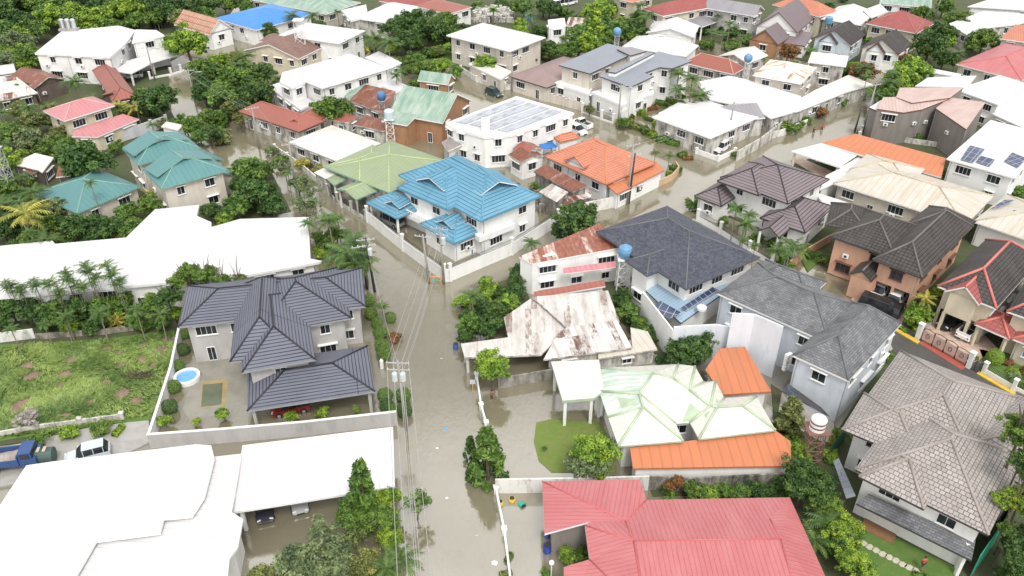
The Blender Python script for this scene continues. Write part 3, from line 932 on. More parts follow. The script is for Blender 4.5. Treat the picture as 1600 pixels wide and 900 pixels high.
# ================================================================= foreground and middle
h_char = house('two-storey house with layered charcoal tile roofs and a walled flooded yard', RCHAR, WGREY, [
    ('hip', (278, 511), (287, 447), (572, 487), 5.9, 1.9, {'oh': .8}),
    ('hip', (549, 497), (400, 522), (522, 419), 5.9, 2.9, {'oh': .8}),
    ('hip', (493, 562), (378, 580), (470, 455), 5.9, 2.6, {'oh': .8}),
    ('hip', (462, 553), (360, 559), (440, 440), 5.95, 3.1, {'oh': .9, 'wall': None}),
    ('hip', (586, 612), (386, 640), (572, 541), 3.3, 1.5, {'oh': .6, 'posts': (0, 1, 2, 3), 'back': (0,)}),
    ], trim=TGREY, cap=CAPD, capw=.11, landmark='charcoal-roofed house')

h_bigwhite = house('sprawling low building with a bright white roof in the lower left corner', RW, WHITEW, [
    ('flat', [(0, 789), (41, 727), (82, 721), (307, 694), (330, 696), (335, 716), (320, 775), (300, 806), (256, 810), (250, 832), (150, 845), (60, 1000), (-150, 1000)], 4.6, {'oh': .5, 'th': .3}),
    ('flat', [(330, 714), (378, 709), (362, 800), (380, 811), (372, 855), (359, 872), (345, 1000), (-40, 1000), (100, 780)], 4.0, {'oh': .5, 'th': .25}),
    ('poly', [(361, 801, 3.3), (379, 696, 3.8), (614, 667, 3.8), (617, 760, 3.3)], LID, {'oh': .7, 'posts': (0, 1, 2, 3), 'th': .25}),
    ], landmark='lower left white roof')
h_whiteflat = house('long low building with a flat plain white roof behind the thin palms', RW, WHITEW, [
    ('flat', [(-40, 388), (82, 376), (86, 381), (197, 371), (242, 327), (311, 320), (307, 337), (330, 347), (330, 355), (375, 342), (482, 339), (485, 404), (506, 408), (386, 430), (187, 448), (-60, 470)], 4.2, {'oh': .5, 'th': .35}),
    ], landmark='flat white roof')
h_redbot = house('low house with a broad pink-red ribbed metal roof nearest the camera', RRED, WDGREY, [  # dark wall colour paints in the shade below the roof notch
    ('poly', [(847, 752, 3.6), (1000, 749, 3.6), (1010, 781, 3.6), (1234, 777, 3.6), (1330, 990, 3.6), (880, 1010, 3.6), (881, 886, 3.8), (921, 874, 4.15), (914, 821, 4.2), (922, 815, 4.25), (851, 834, 3.6),
              (977, 814, 4.56), (990, 845, 5.4), (1203, 811, 4.58), (1220, 842, 5.42), (1250, 950, 5.4), (1010, 960, 5.4)],
     [(0, 1, 2, 11), (2, 3, 13, 11), (11, 13, 14, 12), (3, 4, 15, 14, 13), (0, 11, 9, 10), (11, 12, 8, 9), (12, 7, 8), (12, 16, 7), (16, 5, 6, 7), (12, 14, 15, 16), (4, 5, 16, 15)], {'oh': .7, 'pitch': .35, 'win': False}),
    ], cap=plain('cap_pink_red', (0.50, 0.12, 0.12), .5, .2), capw=.07, landmark='pink-red roof')
h_gw = house('low house with faceted white roof edged in pale green beside a small lawn', RGWH, WHITEW, [
    ('poly', [(937, 575, 3.7), (1060, 569, 3.7), (1086, 572, 3.7), (1100, 597, 3.7), (1118, 595, 3.7), (1132, 622, 3.7), (1182, 619, 3.7), (1212, 672, 3.7), (1092, 686, 3.7), (1078, 660, 3.7), (1056, 662, 3.7), (1068, 689, 3.7), (966, 697, 3.7), (950, 652, 3.7), (936, 611, 3.7),
              (1020, 583, 5.7), (999, 615, 5.7), (1005, 636, 5.2), (1052, 591, 5.5), (1077, 609, 5.3), (1110, 634, 5.2), (1121, 636, 5.2), (1160, 634, 5.2)],
     [(0, 1, 18, 15), (1, 2, 19, 18), (2, 3, 19), (3, 4, 20, 19), (4, 5, 21, 20), (5, 6, 22, 21), (6, 7, 22), (7, 8, 21, 22), (8, 9, 20, 21), (9, 10, 16, 15, 18, 19, 20), (10, 11, 17, 16), (11, 12, 17), (12, 13, 17), (13, 14, 16, 17), (14, 0, 15, 16)], {'oh': .7, 'pitch': .4, 'trim': CAPGN, 'capall': True, 'f2': (13, 14), 'roof2': metal_roof('roof_green_streaked', (0.62, 0.66, 0.60), dirt=.95, seam=.8, dirtcol=(0.16, 0.33, 0.25))}),
    ('flat', [(861, 565), (936, 562), (944, 610), (928, 622), (879, 626)], 3.9, {'oh': .4, 'posts': (0, 1, 2, 3, 4), 'th': .35, 'trim': CAPGN}),
    ('poly', [(984, 700, 3.3), (1068, 690, 3.3), (1212, 673, 3.3), (1235, 690, 3.3), (1237, 728, 2.8), (989, 732, 2.8)], [(0, 1, 2, 3, 4, 5)], {'oh': .4, 'roof': RORM, 'trim': RORM, 'win': False}),
    ('poly', [(1102, 578, 3.2), (1124, 545, 3.2), (1164, 542, 3.2), (1205, 612, 3.0), (1128, 617, 3.0)], [tuple(range(5))], {'oh': .4, 'roof': RORM, 'trim': RORM, 'win': False}),
    ], cap=CAPGN, capw=.15, landmark='green-edged white roof')
h_old = house('dilapidated low house under stained cream and rusty roof sheets', ROLD, WOLD, [
    ('poly', [(787, 496, 2.6), (830, 466, 2.6), (890, 510, 2.6), (846, 554, 2.6), (784, 557, 2.6), (726, 558, 2.6), (720, 537, 2.6), (794, 527, 2.6)], [(0, 1, 2, 7), (2, 3, 4, 7), (4, 5, 6, 7)], {'oh': .4, 'posts': (0, 1, 2, 3, 4, 5, 6), 'back': (0, 1)}),
    ('poly', [(849, 562, 2.8), (988, 543, 2.8), (964, 500, 3.3), (887, 511, 3.4), (872, 520, 3.2)], [(0, 1, 2, 3, 4)], {'oh': .4, 'roof': metal_roof('roof_streaked_white', (0.62, 0.60, 0.58), rust=.34, sheet=True, dirt=.95, seam=.75, dirtcol=(.25, .22, .2), rustcol=(.16, .075, .05), period=.8)}),
    ('poly', [(832, 464, 3.0), (950, 454, 3.0), (968, 503, 3.1), (886, 512, 3.1)], LID, {'oh': .4}),
    ('poly', [(935, 561, 2.2), (1027, 546, 2.2), (1012, 518, 2.5), (985, 512, 2.5), (988, 545, 2.4), (934, 553, 2.4)], [tuple(range(6))], {'oh': .3, 'roof': RCREAM}),
    ], trim=WOLD, landmark='stained old roof')
h_rustwhite = house('white two-level house with rust-streaked sheets along its sloping roof', RRUSTW, WHITEW, [
    ('poly', [(811, 401, 5.3), (936, 349, 5.7), (973, 386, 5.3), (832, 412, 4.9)], LID, {'oh': .1, 'storeys': 2, 'roof': metal_roof('roof_rust_striped', (0.62, 0.52, 0.47), rust=.78, sheet=True, dirt=.4, seam=.7, rustcol=(.34, .12, .075), period=.8)}),
    ('poly', [(834, 466, 2.6), (946, 447, 2.6), (944, 437, 3.0), (834, 456, 3.0)], LID, {'oh': .3, 'roof': RREDB, 'win': False}),
    ('poly', [(880, 428, 3.9), (962, 418, 3.9), (962, 408, 4.2), (880, 419, 4.2)], LID, {'oh': .1, 'roof': RPINK, 'wall': None, 'part': 'awning', 'th': .08}),
    ], landmark='rust-streaked white roof')
h_asph = house('white two-storey house with a big dark grey shingle hip roof', RASPH, WHITEW, [
    ('hip', (1072, 452), (958, 352), (1166, 390), 6.2, 3.0, {'oh': 1.0}),
    ('hip', (1011, 431), (990, 402), (1075, 380), 6.1, 1.3, {'oh': .8}),
    ('hip', (1003, 402), (966, 365), (1060, 352), 6.15, 1.6, {'oh': .8, 'wall': None}),
    ('poly', [(985, 432, 3.2), (1012, 424, 3.6), (1075, 470, 3.6), (1125, 438, 3.6), (1146, 447, 3.0), (1064, 505, 2.9)], [(0, 1, 2, 5), (2, 3, 4, 5)], {'oh': .15, 'roof': RBLUEM, 'win': False}),
    ], trim=plain('trim_dark_grey', (0.10, 0.10, 0.11), .6, .2), cap=CAPG, capw=.09, landmark='dark shingle roof')
solar_array(h_asph, [(1046, 498), (1015, 481), (1032, 470), (1064, 488)], [3.4, 3.5, 3.72, 3.6])
solar_array(h_asph, [(1072, 486), (1064, 481), (1114, 448), (1124, 454)], [3.45, 3.75, 3.75, 3.45])
h_ltblue = house('light blue two-storey house with weathered grey shingle roof', RGSH, WBLUE, [
    ('hip', (1326, 595), (1240, 553), (1401, 502), 6.3, 2.6, {'oh': .35}),
    ('hip', (1296, 537), (1123, 456), (1352, 480), 6.25, 2.3, {'oh': .35}),
    ('hip', (1262, 470), (1166, 432), (1290, 440), 6.3, 1.6, {'oh': .35}),
    ('poly', [(1283, 637, 2.9), (1296, 651, 2.6), (1222, 612, 2.6), (1232, 600, 2.9)], LID, {'oh': .05, 'roof': RASPH, 'trim': TDARK, 'wall': None, 'part': 'awning', 'th': .08}),
    ('poly', [(1340, 575, 2.8), (1390, 524, 2.8), (1382, 518, 3.1), (1332, 568, 3.1)], LID, {'oh': .05, 'roof': RASPH, 'trim': TDARK, 'wall': None, 'part': 'awning', 'th': .08}),
    ], cap=CAPG, capw=.12, landmark='light blue house')
h_tan = house('large house with weathered grey-brown tile hip roofs in the lower right', RTAN, WHITEW, [
    ('hip', (1545, 836), (1336, 733), (1606, 712), 6.0, 3.3, {'oh': .8}),
    ('hip', (1444, 796), (1342, 744), (1478, 740), 6.05, 2.0, {'oh': .8, 'wall': None}),
    ('hip', (1322, 664), (1410, 549), (1540, 760), 6.0, 3.2, {'oh': .8}),
    ('hip', (1315, 671), (1352, 615), (1440, 722), 6.02, 1.9, {'oh': .7, 'wall': None}),
    ('hip', (1600, 760), (1500, 690), (1660, 650), 6.03, 2.3, {'oh': .8}),
    ('poly', [(1518, 876, 3.0), (1338, 787, 3.0), (1357, 772, 3.7), (1524, 845, 3.7)], LID, {'oh': .5, 'roof': RGSH, 'trim': TDARK, 'posts': (0, 3)}),
    ('poly', [(1322, 780, 2.5), (1302, 722, 2.5), (1310, 716, 2.9), (1337, 776, 2.9)], LID, {'oh': .05, 'roof': RGREY, 'wall': None, 'part': 'awning', 'th': .1}),
    ], trim=TDARK, cap=CAPT, capw=.14, landmark='grey-brown tile roof')
h_redblk = house('cream house with dark tile roof lined by red ridge caps on the right edge', RBLK, WCREAM, [
    ('hip', (1557, 482), (1465, 447), (1628, 404), 6.0, 2.6, {'oh': .7, 'z0': .1, 'open': (2,), 'skip': 0, 'cols': (.02, .98), 'frame': WHITE}),
    ('gv', (1530, 476), (1478, 453), (1552, 446), 6.05, 1.6, {'oh': .5, 'roof': RMAROON, 'open': (2,), 'zopen': 2.9, 'deep': 4, 'cols': (.02, .98)}),
    ('hip', (1670, 520), (1572, 488), (1720, 440), 5.9, 2.4, {'oh': .7, 'z0': .1}),
    ('hip', (1577, 530), (1523, 506), (1602, 505), 3.3, 1.2, {'oh': .4, 'roof': RMAROON, 'posts': (0, 1, 2, 3), 'z0': .1}),
    ('hip', (1660, 560), (1582, 528), (1680, 520), 3.4, 1.1, {'oh': .5, 'roof': RMAROON, 'z0': .1}),
    ], cap=CAPR, capw=.17, landmark='red-ridged dark roof', pane=plain('blue_panes', (.10, .30, .48), .3, .5, 2))
h_peach = house('peach two-storey house with dark brown tile hip roofs and arched porch', RBLK, WPEACH, [
    ('hip', (1441, 434), (1363, 406), (1525, 355), 6.0, 2.6, {'oh': .7, 'z0': .1, 'open': (2,), 'wsp': 4.5, 'skip': 0}),
    ('hip', (1400, 405), (1294, 370), (1450, 358), 6.0, 2.3, {'oh': .7, 'z0': .1}),
    ('hip', (1356, 364), (1290, 352), (1362, 328), 6.03, 1.7, {'oh': .7, 'wall': None}),
    ('hip', (1485, 380), (1412, 352), (1520, 345), 6.04, 2.1, {'oh': .7, 'wall': None}),
    ('gv', (1362, 440), (1330, 425), (1372, 420), 3.6, 1.0, {'oh': .2, 'roof': RBLK, 'win': False, 'z0': .1}),
    ], trim=TDARK, cap=CAPB, capw=.14, landmark='peach house', frame=TBROWN)
h_brn = house('white house with violet-brown tile roofs and arched grille windows', RBRN, WHITEW, [
    ('hip', (1231, 318), (1127, 276), (1293, 279), 6.1, 2.3, {'oh': .8}),
    ('hip', (1185, 305), (1128, 278), (1215, 268), 6.05, 2.0, {'oh': .8, 'wall': None}),
    ('hip', (1127, 322), (1085, 306), (1165, 298), 3.4, 1.5, {'oh': .5}),
    ('hip', (1258, 364), (1183, 344), (1316, 327), 3.5, 1.7, {'oh': .5}),
    ('gv', (1218, 372), (1186, 358), (1232, 352), 3.3, 1.2, {'oh': .3, 'posts': (0, 1, 2, 3)}),
    ('flat', [(1272, 300), (1343, 323), (1325, 333), (1285, 317)], 3.0, {'oh': .2, 'roof': RW, 'trim': WHITE, 'win': False}),
    ('flat', [(1290, 275), (1316, 262), (1330, 272), (1296, 291), (1281, 297)], 2.8, {'oh': .2, 'roof': RW, 'trim': WHITE, 'win': False}),
    ], trim=TDARK, cap=CAPD, capw=.1, landmark='violet-brown roof')
h_cream = house('long bungalow with a large stained cream hip roof', RCREAM, WBEIGE, [
    ('hip', (1508, 352), (1294, 292), (1566, 309), 3.9, 1.7, {'oh': .6}),
    ('hip', (1420, 290), (1330, 262), (1440, 262), 3.85, 1.2, {'oh': .6, 'wall': None}),
    ], cap=plain('cap_cream', (0.50, 0.43, 0.31), .6, .3), capw=.12, landmark='cream roof')
h_cream2 = house('cream-roofed house with blue solar panels cut by the right edge', RCREAM, WHITEW, [
    ('hip', (1640, 387), (1520, 346), (1690, 340), 3.9, 1.7, {'oh': .6}),
    ], cap=plain('cap_cream', (0.50, 0.43, 0.31), .6, .3), capw=.12)
solar_array(h_cream2, [(1599, 352), (1573, 343), (1584, 328), (1612, 336)], [4.5, 4.5, 5.1, 5.1])
solar_array(h_cream2, [(1560, 324), (1546, 327), (1570, 312), (1586, 312)], [4.6, 4.4, 4.9, 5.1])
h_orlong = house('low building with a long bright orange metal roof', RORM, WBEIGE, [
    ('poly', [(1282, 223, 3.5), (1337, 209, 4.5), (1478, 247, 4.5), (1471, 277, 3.5), (1342, 241, 3.6)], [(0, 1, 4), (1, 2, 3, 4)], {'oh': .4}),
    ('poly', [(1236, 236, 3.1), (1282, 224, 3.3), (1341, 241, 3.3), (1311, 261, 3.1)], LID, {'oh': .4, 'roof': RW, 'posts': (0, 1, 2, 3)}),
    ('flat', [(1312, 262), (1342, 245), (1352, 250), (1325, 272)], 2.9, {'oh': .3, 'roof': RW, 'win': False}),
    ], trim=WHITE, landmark='long orange roof')
h_solarR = house('white house with blue solar panels on its white roof at the right', RW, WHITEW, [
    ('shed', (1585, 278), (1480, 247), (1640, 219), 5.6, .9, {'oh': .5}),
    ], landmark='solar-panelled white house')
solar_array(h_solarR, [(1520, 254), (1501, 249), (1516, 227), (1539, 233)], [5.85, 5.85, 6.3, 6.3])
solar_array(h_solarR, [(1546, 260), (1525, 253), (1533, 243), (1555, 249)], [5.85, 5.85, 6.1, 6.1])
solar_array(h_solarR, [(1590, 262), (1569, 252), (1582, 238), (1604, 247)], [5.95, 5.95, 6.3, 6.3])
h_blue = house('corner house with large bright blue tiled roofs behind a white wall', RBLUE, WHITEW, [
    ('hip', (752, 346), (622, 274), (847, 306), 6.2, 3.2, {'oh': .7, 'wsp': 4}),
    ('hip', (699, 328), (632, 288), (745, 297), 6.22, 2.5, {'oh': .7, 'wsp': 4}),
    ('gv', (693, 298), (656, 278), (722, 278), 7.8, 1.2, {'oh': .1, 'wall': None, 'trim': WHITE, 'th': .16}),
    ('gv', (808, 289), (756, 308), (782, 264), 8.0, 1.3, {'oh': .1, 'wall': None, 'trim': WHITE, 'th': .16}),
    ('hip', (620, 342), (579, 314), (660, 320), 3.4, 1.5, {'oh': .5, 'posts': (0, 1, 2, 3)}),
    ('gv', (624, 326), (606, 314), (640, 312), 4.45, .7, {'oh': .1, 'wall': None, 'trim': WHITE, 'th': .12}),
    ('hip', (709, 382), (656, 350), (756, 361), 3.3, 1.6, {'oh': .6}),
    ('gv', (706, 358), (684, 345), (724, 344), 4.45, .8, {'oh': .1, 'wall': None, 'trim': WHITE, 'th': .12}),
    ], trim=TBLUE, cap=TBLUE, capw=.11, landmark='blue-roofed house')
mb = MB(); q = P(774, 364, 2.8); e1 = (P(800, 358, 2.8) - P(752, 376, 2.8)).normalized()
mb.box(q, e1, (-e1.y, e1.x), 3.2, .55, 2.6, 3.5); mb.build('balcony', WHITE, h_blue)
# curved white balcony on the blue house
mb = MB()
bc = P(664, 339, 3.0)
bu = (P(690, 335, 3.4) - P(655, 318, 3.4)).normalized(); bv = Vector((-bu.y, bu.x, 0))
mb.box(bc, bu, bv, 2.6, 1.4, 2.5, 3.1)
mb.box(bc - bv * 1.35, bu, bv, 2.6, .07, 3.74, 3.86)
for k in range(13): mb.lathe(bc - bv * 1.35 + bu * (-2.5 + .417 * k), [(.06, 0), (.1, .25), (.06, .5), (.09, .72)], 6)
mb.build('balcony', WHITE, h_blue)
mb = MB()
for k in range(13):
    a0, a1 = math.pi * k / 13, math.pi * (k + 1) / 13
    for sgn in (1,):
        p0 = bc + bu * (1.25 * math.cos(a0)) + Vector((0, 0, 1.0 + 1.6 * math.sin(a0))); p1 = bc + bu * (1.25 * math.cos(a1)) + Vector((0, 0, 1.0 + 1.6 * math.sin(a1)))
        b0 = bc + bu * (1.25 * math.cos(a0)); b1 = bc + bu * (1.25 * math.cos(a1))
        for off in (bv * .9, bv * .9 + bv * .25):
            q = [b0 + off, b1 + off, p1 + off, p0 + off]
            mb.poly(q if off == bv * .9 else q[::-1])
        mb.poly([p0 + bv * .9, p1 + bv * .9, p1 + bv * 1.15, p0 + bv * 1.15])
mb.build('arched_gable', WHITE, h_blue)
h_green = house('low house with a wide olive green roof next to the blue-roofed house', RGREEN, WOLD, [
    ('hip', (608, 301), (527, 256), (690, 248), 3.9, 1.9, {'oh': .6}),
    ('hip', (562, 283), (520, 254), (620, 240), 3.85, 1.2, {'oh': .5, 'wall': None}),
    ('gv', (556, 312), (527, 295), (592, 296), 3.2, .7, {'oh': .4, 'posts': (0, 1, 2, 3)}),
    ('poly', [(510, 279, 3.0), (536, 267, 3.0), (546, 277, 3.0), (522, 290, 3.0)], LID, {'oh': .3, 'posts': (0, 1, 2, 3)}),
    ('poly', [(490, 270, 2.9), (524, 255, 3.1), (538, 266, 3.1), (509, 280, 2.9)], LID, {'oh': .2, 'roof': RWD, 'win': False}),
    ], trim=TGREEN, cap=plain('cap_olive', (0.40, 0.48, 0.25), .6, .2), capw=.12, landmark='olive green roof')
h_ortile = house('house with bright orange tile hip roof and dormer at the flooded corner', RORANGE, WHITEW, [
    ('hip', (947, 288), (849, 244), (1026, 255), 4.0, 3.0, {'oh': .6}),
    ('gv', (912, 262), (888, 247), (932, 246), 4.9, 1.3, {'oh': .4}),
    ('poly', [(964, 303, 3.0), (1038, 266, 3.0), (1026, 252, 3.5), (948, 289, 3.5)], LID, {'oh': .4, 'roof': RORM}),
    ('hip', (905, 215), (880, 226), (900, 208), 3.6, .9, {'oh': .3, 'win': False}),
    ], trim=plain('trim_orange', (0.5, 0.19, 0.11), .6, .2), cap=plain('cap_orange', (0.62, 0.22, 0.12), .6, .2), capw=.12, landmark='orange-tiled house')
h_solarW = house('white flat-roofed building with rows of solar panels on its roof', RW, WHITEW, [
    ('flat', [(696, 192), (807, 150), (897, 176), (800, 210), (757, 213), (708, 200)], 6.0, {'oh': .15, 'th': .5, 'wsp': 3}),
    ('poly', [(690, 222, 3.3), (712, 208, 4.0), (738, 218, 3.4), (700, 236, 3.2)], LID, {'oh': .3, 'roof': RTAN, 'wall': WOLD, 'win': False}),
    ], landmark='solar-panelled white building')
for k in range(4):   # four rows of panels
    a0 = (711 + 22 * k, 190 + 4.2 * k); b0 = (806 + 19 * k, 155 + 5.2 * k)
    solar_array(h_solarW, [a0, (a0[0] + 16, a0[1] + 3.6), (b0[0] + 15, b0[1] + 3.8), b0], [6.1, 6.1, 6.1, 6.1], mat=solar('solar_cells_sky_sheen', (.24, .26, .30), (.5, .5, .5), .2))  # sky reflection painted into the cells as a paler base colour
mb = MB(); q = P(759, 203, 6); mb.box(q, (1, 0), (0, 1), .7, .7, 6.02, 8.0); mb.build('stair_head', WHITEW, h_solarW)
h_ruin = house('ruined grey house with collapsed rusty roof sheets between blue and orange roofs', RRUST, WOLDG, [
    ('poly', [(834, 268, 3.6), (852, 256, 4.2), (918, 290, 4.0), (895, 300, 3.4)], LID, {'oh': .2, 'win': False}),
    ('poly', [(842, 300, 3.2), (862, 287, 3.6), (888, 300, 3.5), (870, 316, 3.0)], LID, {'oh': .1, 'roof': ROLD, 'win': False}),
    ('poly', [(888, 306, 2.6), (922, 294, 2.6), (924, 308, 2.4), (874, 322, 2.4)], LID, {'oh': .1, 'roof': RRUSTW, 'win': False}),
    ], trim=WOLDG, landmark='ruined grey house')
h_shed1 = house('small white outbuilding with brown rusty roof beside a blue tarpaulin', RRUST, WHITEW, [
    ('gu', (815, 254), (795, 241), (850, 243), 3.4, .7, {'oh': .3}),
    ('gu', (820, 242), (800, 232), (851, 234), 3.6, .8, {'oh': .3, 'roof': RREDB}),
    ('poly', [(846, 234, 2.6), (842, 226, 2.8), (862, 221, 2.8), (872, 230, 2.6)], LID, {'oh': .1, 'roof': RTARP, 'trim': RTARP, 'posts': (0, 1, 2, 3), 'part': 'tarpaulin', 'th': .05}),
    ], trim=WOLD)

# ================================================================= upper left
h_school = house('two-storey beige block with stepped teal green roofs', RTEAL, WBEIGE, [
    ('hip', (252, 295), (221, 266), (356, 267), 6.1, 2.0, {'oh': .6, 'wsp': 3.2}),
    ('gu', (245, 276), (221, 265), (338, 250), 6.9, 1.6, {'oh': .5, 'win': False}),
    ('hip', (216, 258), (189, 233), (315, 233), 6.4, 2.0, {'oh': .6, 'wsp': 3.2}),
    ('gu', (208, 243), (188, 232), (298, 220), 7.2, 1.5, {'oh': .5, 'win': False}),
    ('shed', (350, 250), (325, 232), (336, 256), 3.6, .9, {'oh': .4}),
    ('hip', (120, 334), (60, 300), (216, 290), 3.6, 1.9, {'oh': .5}),
    ('shed', (366, 272), (352, 256), (346, 280), 3.4, .9, {'oh': .4}),
    ], trim=TGREEN, cap=TGREEN, capw=.1, landmark='teal-roofed block')
h_pink = house('cream house with a faded pink hip roof among trees', RPINK, WCREAM, [
    ('hip', (100, 189), (66, 174), (180, 165), 5.7, 1.5, {'oh': .6}),
    ('poly', [(112, 213, 3.0), (152, 214, 3.0), (217, 186, 3.0), (192, 178, 3.9), (118, 202, 3.9)], [(0, 1, 2, 3, 4)], {'oh': .3}),
    ], trim=WHITE, cap=plain('cap_pink', (0.66, 0.38, 0.37), .6, .2), capw=.1, landmark='pink-roofed house')
h_modern = house('modern white two-storey house with white roof and carport at upper left', RW, WHITEW, [
    ('flat', [(54, 83), (102, 85), (172, 89), (198, 66), (212, 47), (185, 40), (96, 49)], 6.4, {'oh': .3, 'th': .4}),
    ('flat', [(206, 66), (257, 55), (244, 47), (212, 46)], 6.8, {'oh': .2, 'th': .4}),
    ('poly', [(177, 111, 2.9), (205, 115, 2.9), (240, 97, 2.9), (282, 85, 2.9), (262, 78, 3.3), (205, 93, 3.3)], [tuple(range(6))], {'oh': .4, 'posts': (0, 1, 2, 3, 4, 5)}),
    ], landmark='modern white house')
h_clay = house('house with striped clay tile gable roof at the upper left', RCLAY, WHITEW, [
    ('gu', (327, 55), (235, 48), (378, 48), 3.8, 3.0, {'oh': .5}),
    ], landmark='clay-tiled roof')
h_bluefar = house('far building with a vivid blue roof', metal_roof('roof_vivid_blue', (0.045, 0.22, 0.58), dirt=.3, seam=.8), WHITEW, [
    ('hip', (400, 47), (343, 26), (482, 20), 4.2, 2.0, {'oh': .5}),
    ], cap=None, landmark='vivid blue roof')
h_tealfar = house('far building with a long dull green roof on the top edge', RMINT, WBEIGE, [
    ('hip', (510, 22), (405, -6), (556, 2), 4.2, 1.8, {'oh': .5}),
    ])
house('wooden shack with rust-brown gable roof', RRUST, WSHACK, [('gu', (53, 138), (26, 118), (98, 121), 3.2, 1.4, {'oh': .4})], name='shack', trim=WOLD)
house('shack with faded white and pink rusty roof on the left edge', RRUSTW, WSHACK, [('poly', [(-12, 120, 4.6), (26, 120, 4.6), (59, 145, 3.2), (-12, 160, 3.2)], LID, {'oh': .4})], name='shack', trim=WOLD)
house('small hut with plain white roof on the left edge under trees', RW, WSHACK, [('shed', (25, 112), (-8, 116), (17, 102), 2.8, .3, {'oh': .3})], name='shack')
house('low shack with pale patched roof beside the big round dark tree', RWD, WSHACK, [('poly', [(18, 256, 2.8), (55, 239, 3.3), (84, 246, 3.2), (66, 270, 2.7), (60, 266, 2.7)], [(0, 1, 2, 3, 4)], {'oh': .3}),
      ('poly', [(36, 262, 2.4), (52, 257, 2.5), (62, 266, 2.3), (48, 272, 2.2)], LID, {'oh': .2, 'roof': RRUST, 'wall': None})], name='shack', trim=WOLD, landmark='patched shack')
house('low brown-walled shed right of the patched shack', RRUST, WSHACK, [('shed', (126, 272), (88, 274), (124, 258), 2.6, .4, {'oh': .2})], name='shack')
h_redleft = house('brick red metal roof behind the pink-roofed house', RREDB, WSHACK, [
    ('hip', (176, 158), (127, 113), (215, 152), 3.4, 1.6, {'oh': .5}),
    ('gv', (196, 154), (168, 144), (206, 144), 3.4, .9, {'oh': .3, 'win': False}),
    ], trim=TBROWN, cap=TBROWN, capw=.09)
h_lot = house('small white garage with pale roof by the flooded upper street', RWD, WHITEW, [('shed', (278, 203), (257, 195), (285, 198), 2.8, .4, {'oh': .2, 'win': False})], name='garage', cat='garage')

# ================================================================= upper middle
h_crbrown = house('cream house with mottled brown gable roof and small windows', RBROWN, WCREAM, [
    ('gv', (466, 92), (376, 80), (521, 68), 4.5, 2.2, {'oh': .4, 'wsp': 3}),
    ('hip', (440, 66), (408, 62), (446, 55), 4.0, 1.2, {'oh': .3, 'win': False}),
    ], landmark='brown-roofed cream house')
h_whbehind = house('white house with large white hip roof behind the brown-roofed cream house', RW, WHITEW, [
    ('hip', (530, 68), (441, 52), (566, 47), 6.2, 1.6, {'oh': .5}),
    ])
h_whtop = house('white roofed house in front of the far red roofs at top', RW, WOLD, [
    ('hip', (606, 36), (548, 30), (668, 12), 4.2, 1.8, {'oh': .5}),
    ('flat', [(533, 16), (572, 7), (575, 25), (548, 32)], 4.6, {'oh': .2, 'th': .5}),
    ])
h_redtop = house('far house with red and white roof pieces on the top edge', RMAROON, WHITEW, [
    ('hip', (655, 13), (590, 2), (700, -2), 4.2, 1.5, {'oh': .4}),
    ('hip', (700, 22), (662, 4), (726, 8), 4.5, 1.0, {'oh': .3, 'roof': RREDB}),
    ], trim=WHITE)
h_wh2 = house('white two-storey house with big white roof beside the round mango tree', RW, WHITEW, [
    ('hip', (503, 138), (441, 113), (610, 107), 6.4, 1.3, {'oh': .5}),
    ('flat', [(441, 113), (466, 117), (478, 128), (455, 137), (437, 128)], 6.2, {'oh': .2, 'th': .4}),
    ('poly', [(570, 90, 3.2), (592, 80, 3.2), (628, 98, 3.2), (610, 107, 3.2)], LID, {'oh': .3}),
    ('flat', [(418, 135), (440, 128), (492, 160), (470, 172)], 3.0, {'oh': .2, 'th': .4}),
    ('flat', [(590, 132), (612, 122), (640, 136), (618, 145)], 3.0, {'oh': .2, 'th': .3}),
    ], landmark='tall white-roofed house')
h_rustgreen = house('house with half green and half rusty roof left of the big green gable', RRUSTW, WOLD, [
    ('poly', [(545, 157, 3.4), (571, 132, 4.6), (618, 142, 4.6), (602, 178, 3.4)], LID, {'oh': .4, 'roof': RRUST}),
    ('poly', [(525, 138, 3.4), (541, 124, 4.6), (572, 131, 4.6), (546, 157, 3.4)], LID, {'oh': .4, 'roof': RMINT}),
    ('shed', (600, 205), (560, 190), (612, 192), 2.8, .4, {'oh': .3, 'roof': RRUST}),
    ('hip', (545, 192), (520, 186), (556, 181), 2.8, .9, {'oh': .2, 'roof': RREDB}),
    ], trim=WOLD, landmark='half-rusty roof')
h_greengable = house('tall wooden house with a steep weathered green gable roof', RMINT, WWOOD, [
    ('gu', (692, 192), (597, 184), (757, 160), 4.6, 3.4, {'oh': .5}),
    ('shed', (636, 196), (600, 186), (650, 180), 4.4, .7, {'oh': .3, 'win': False}),
    ('gu', (700, 132), (657, 122), (706, 122), 4.6, 1.5, {'oh': .3}),
    ], trim=WHITE, landmark='weathered green gable')
h_redmid = house('low house with brick red hip roof beside the upper flooded street', RREDB, WOLD, [
    ('hip', (467, 206), (380, 171), (505, 188), 3.3, 1.7, {'oh': .6}),
    ('gv', (480, 200), (452, 188), (495, 178), 3.3, 1.2, {'oh': .4, 'wall': None}),
    ], trim=TBROWN, cap=plain('cap_brick', (0.42, 0.14, 0.10), .6, .2), capw=.09, landmark='brick red roof')
h_whconc = house('low house with weathered off-white hip roof in front of the half-rusty roof', RWD, WOLD, [
    ('hip', (528, 252), (440, 226), (602, 226), 3.5, 1.3, {'oh': .5}),
    ], landmark='off-white roof')
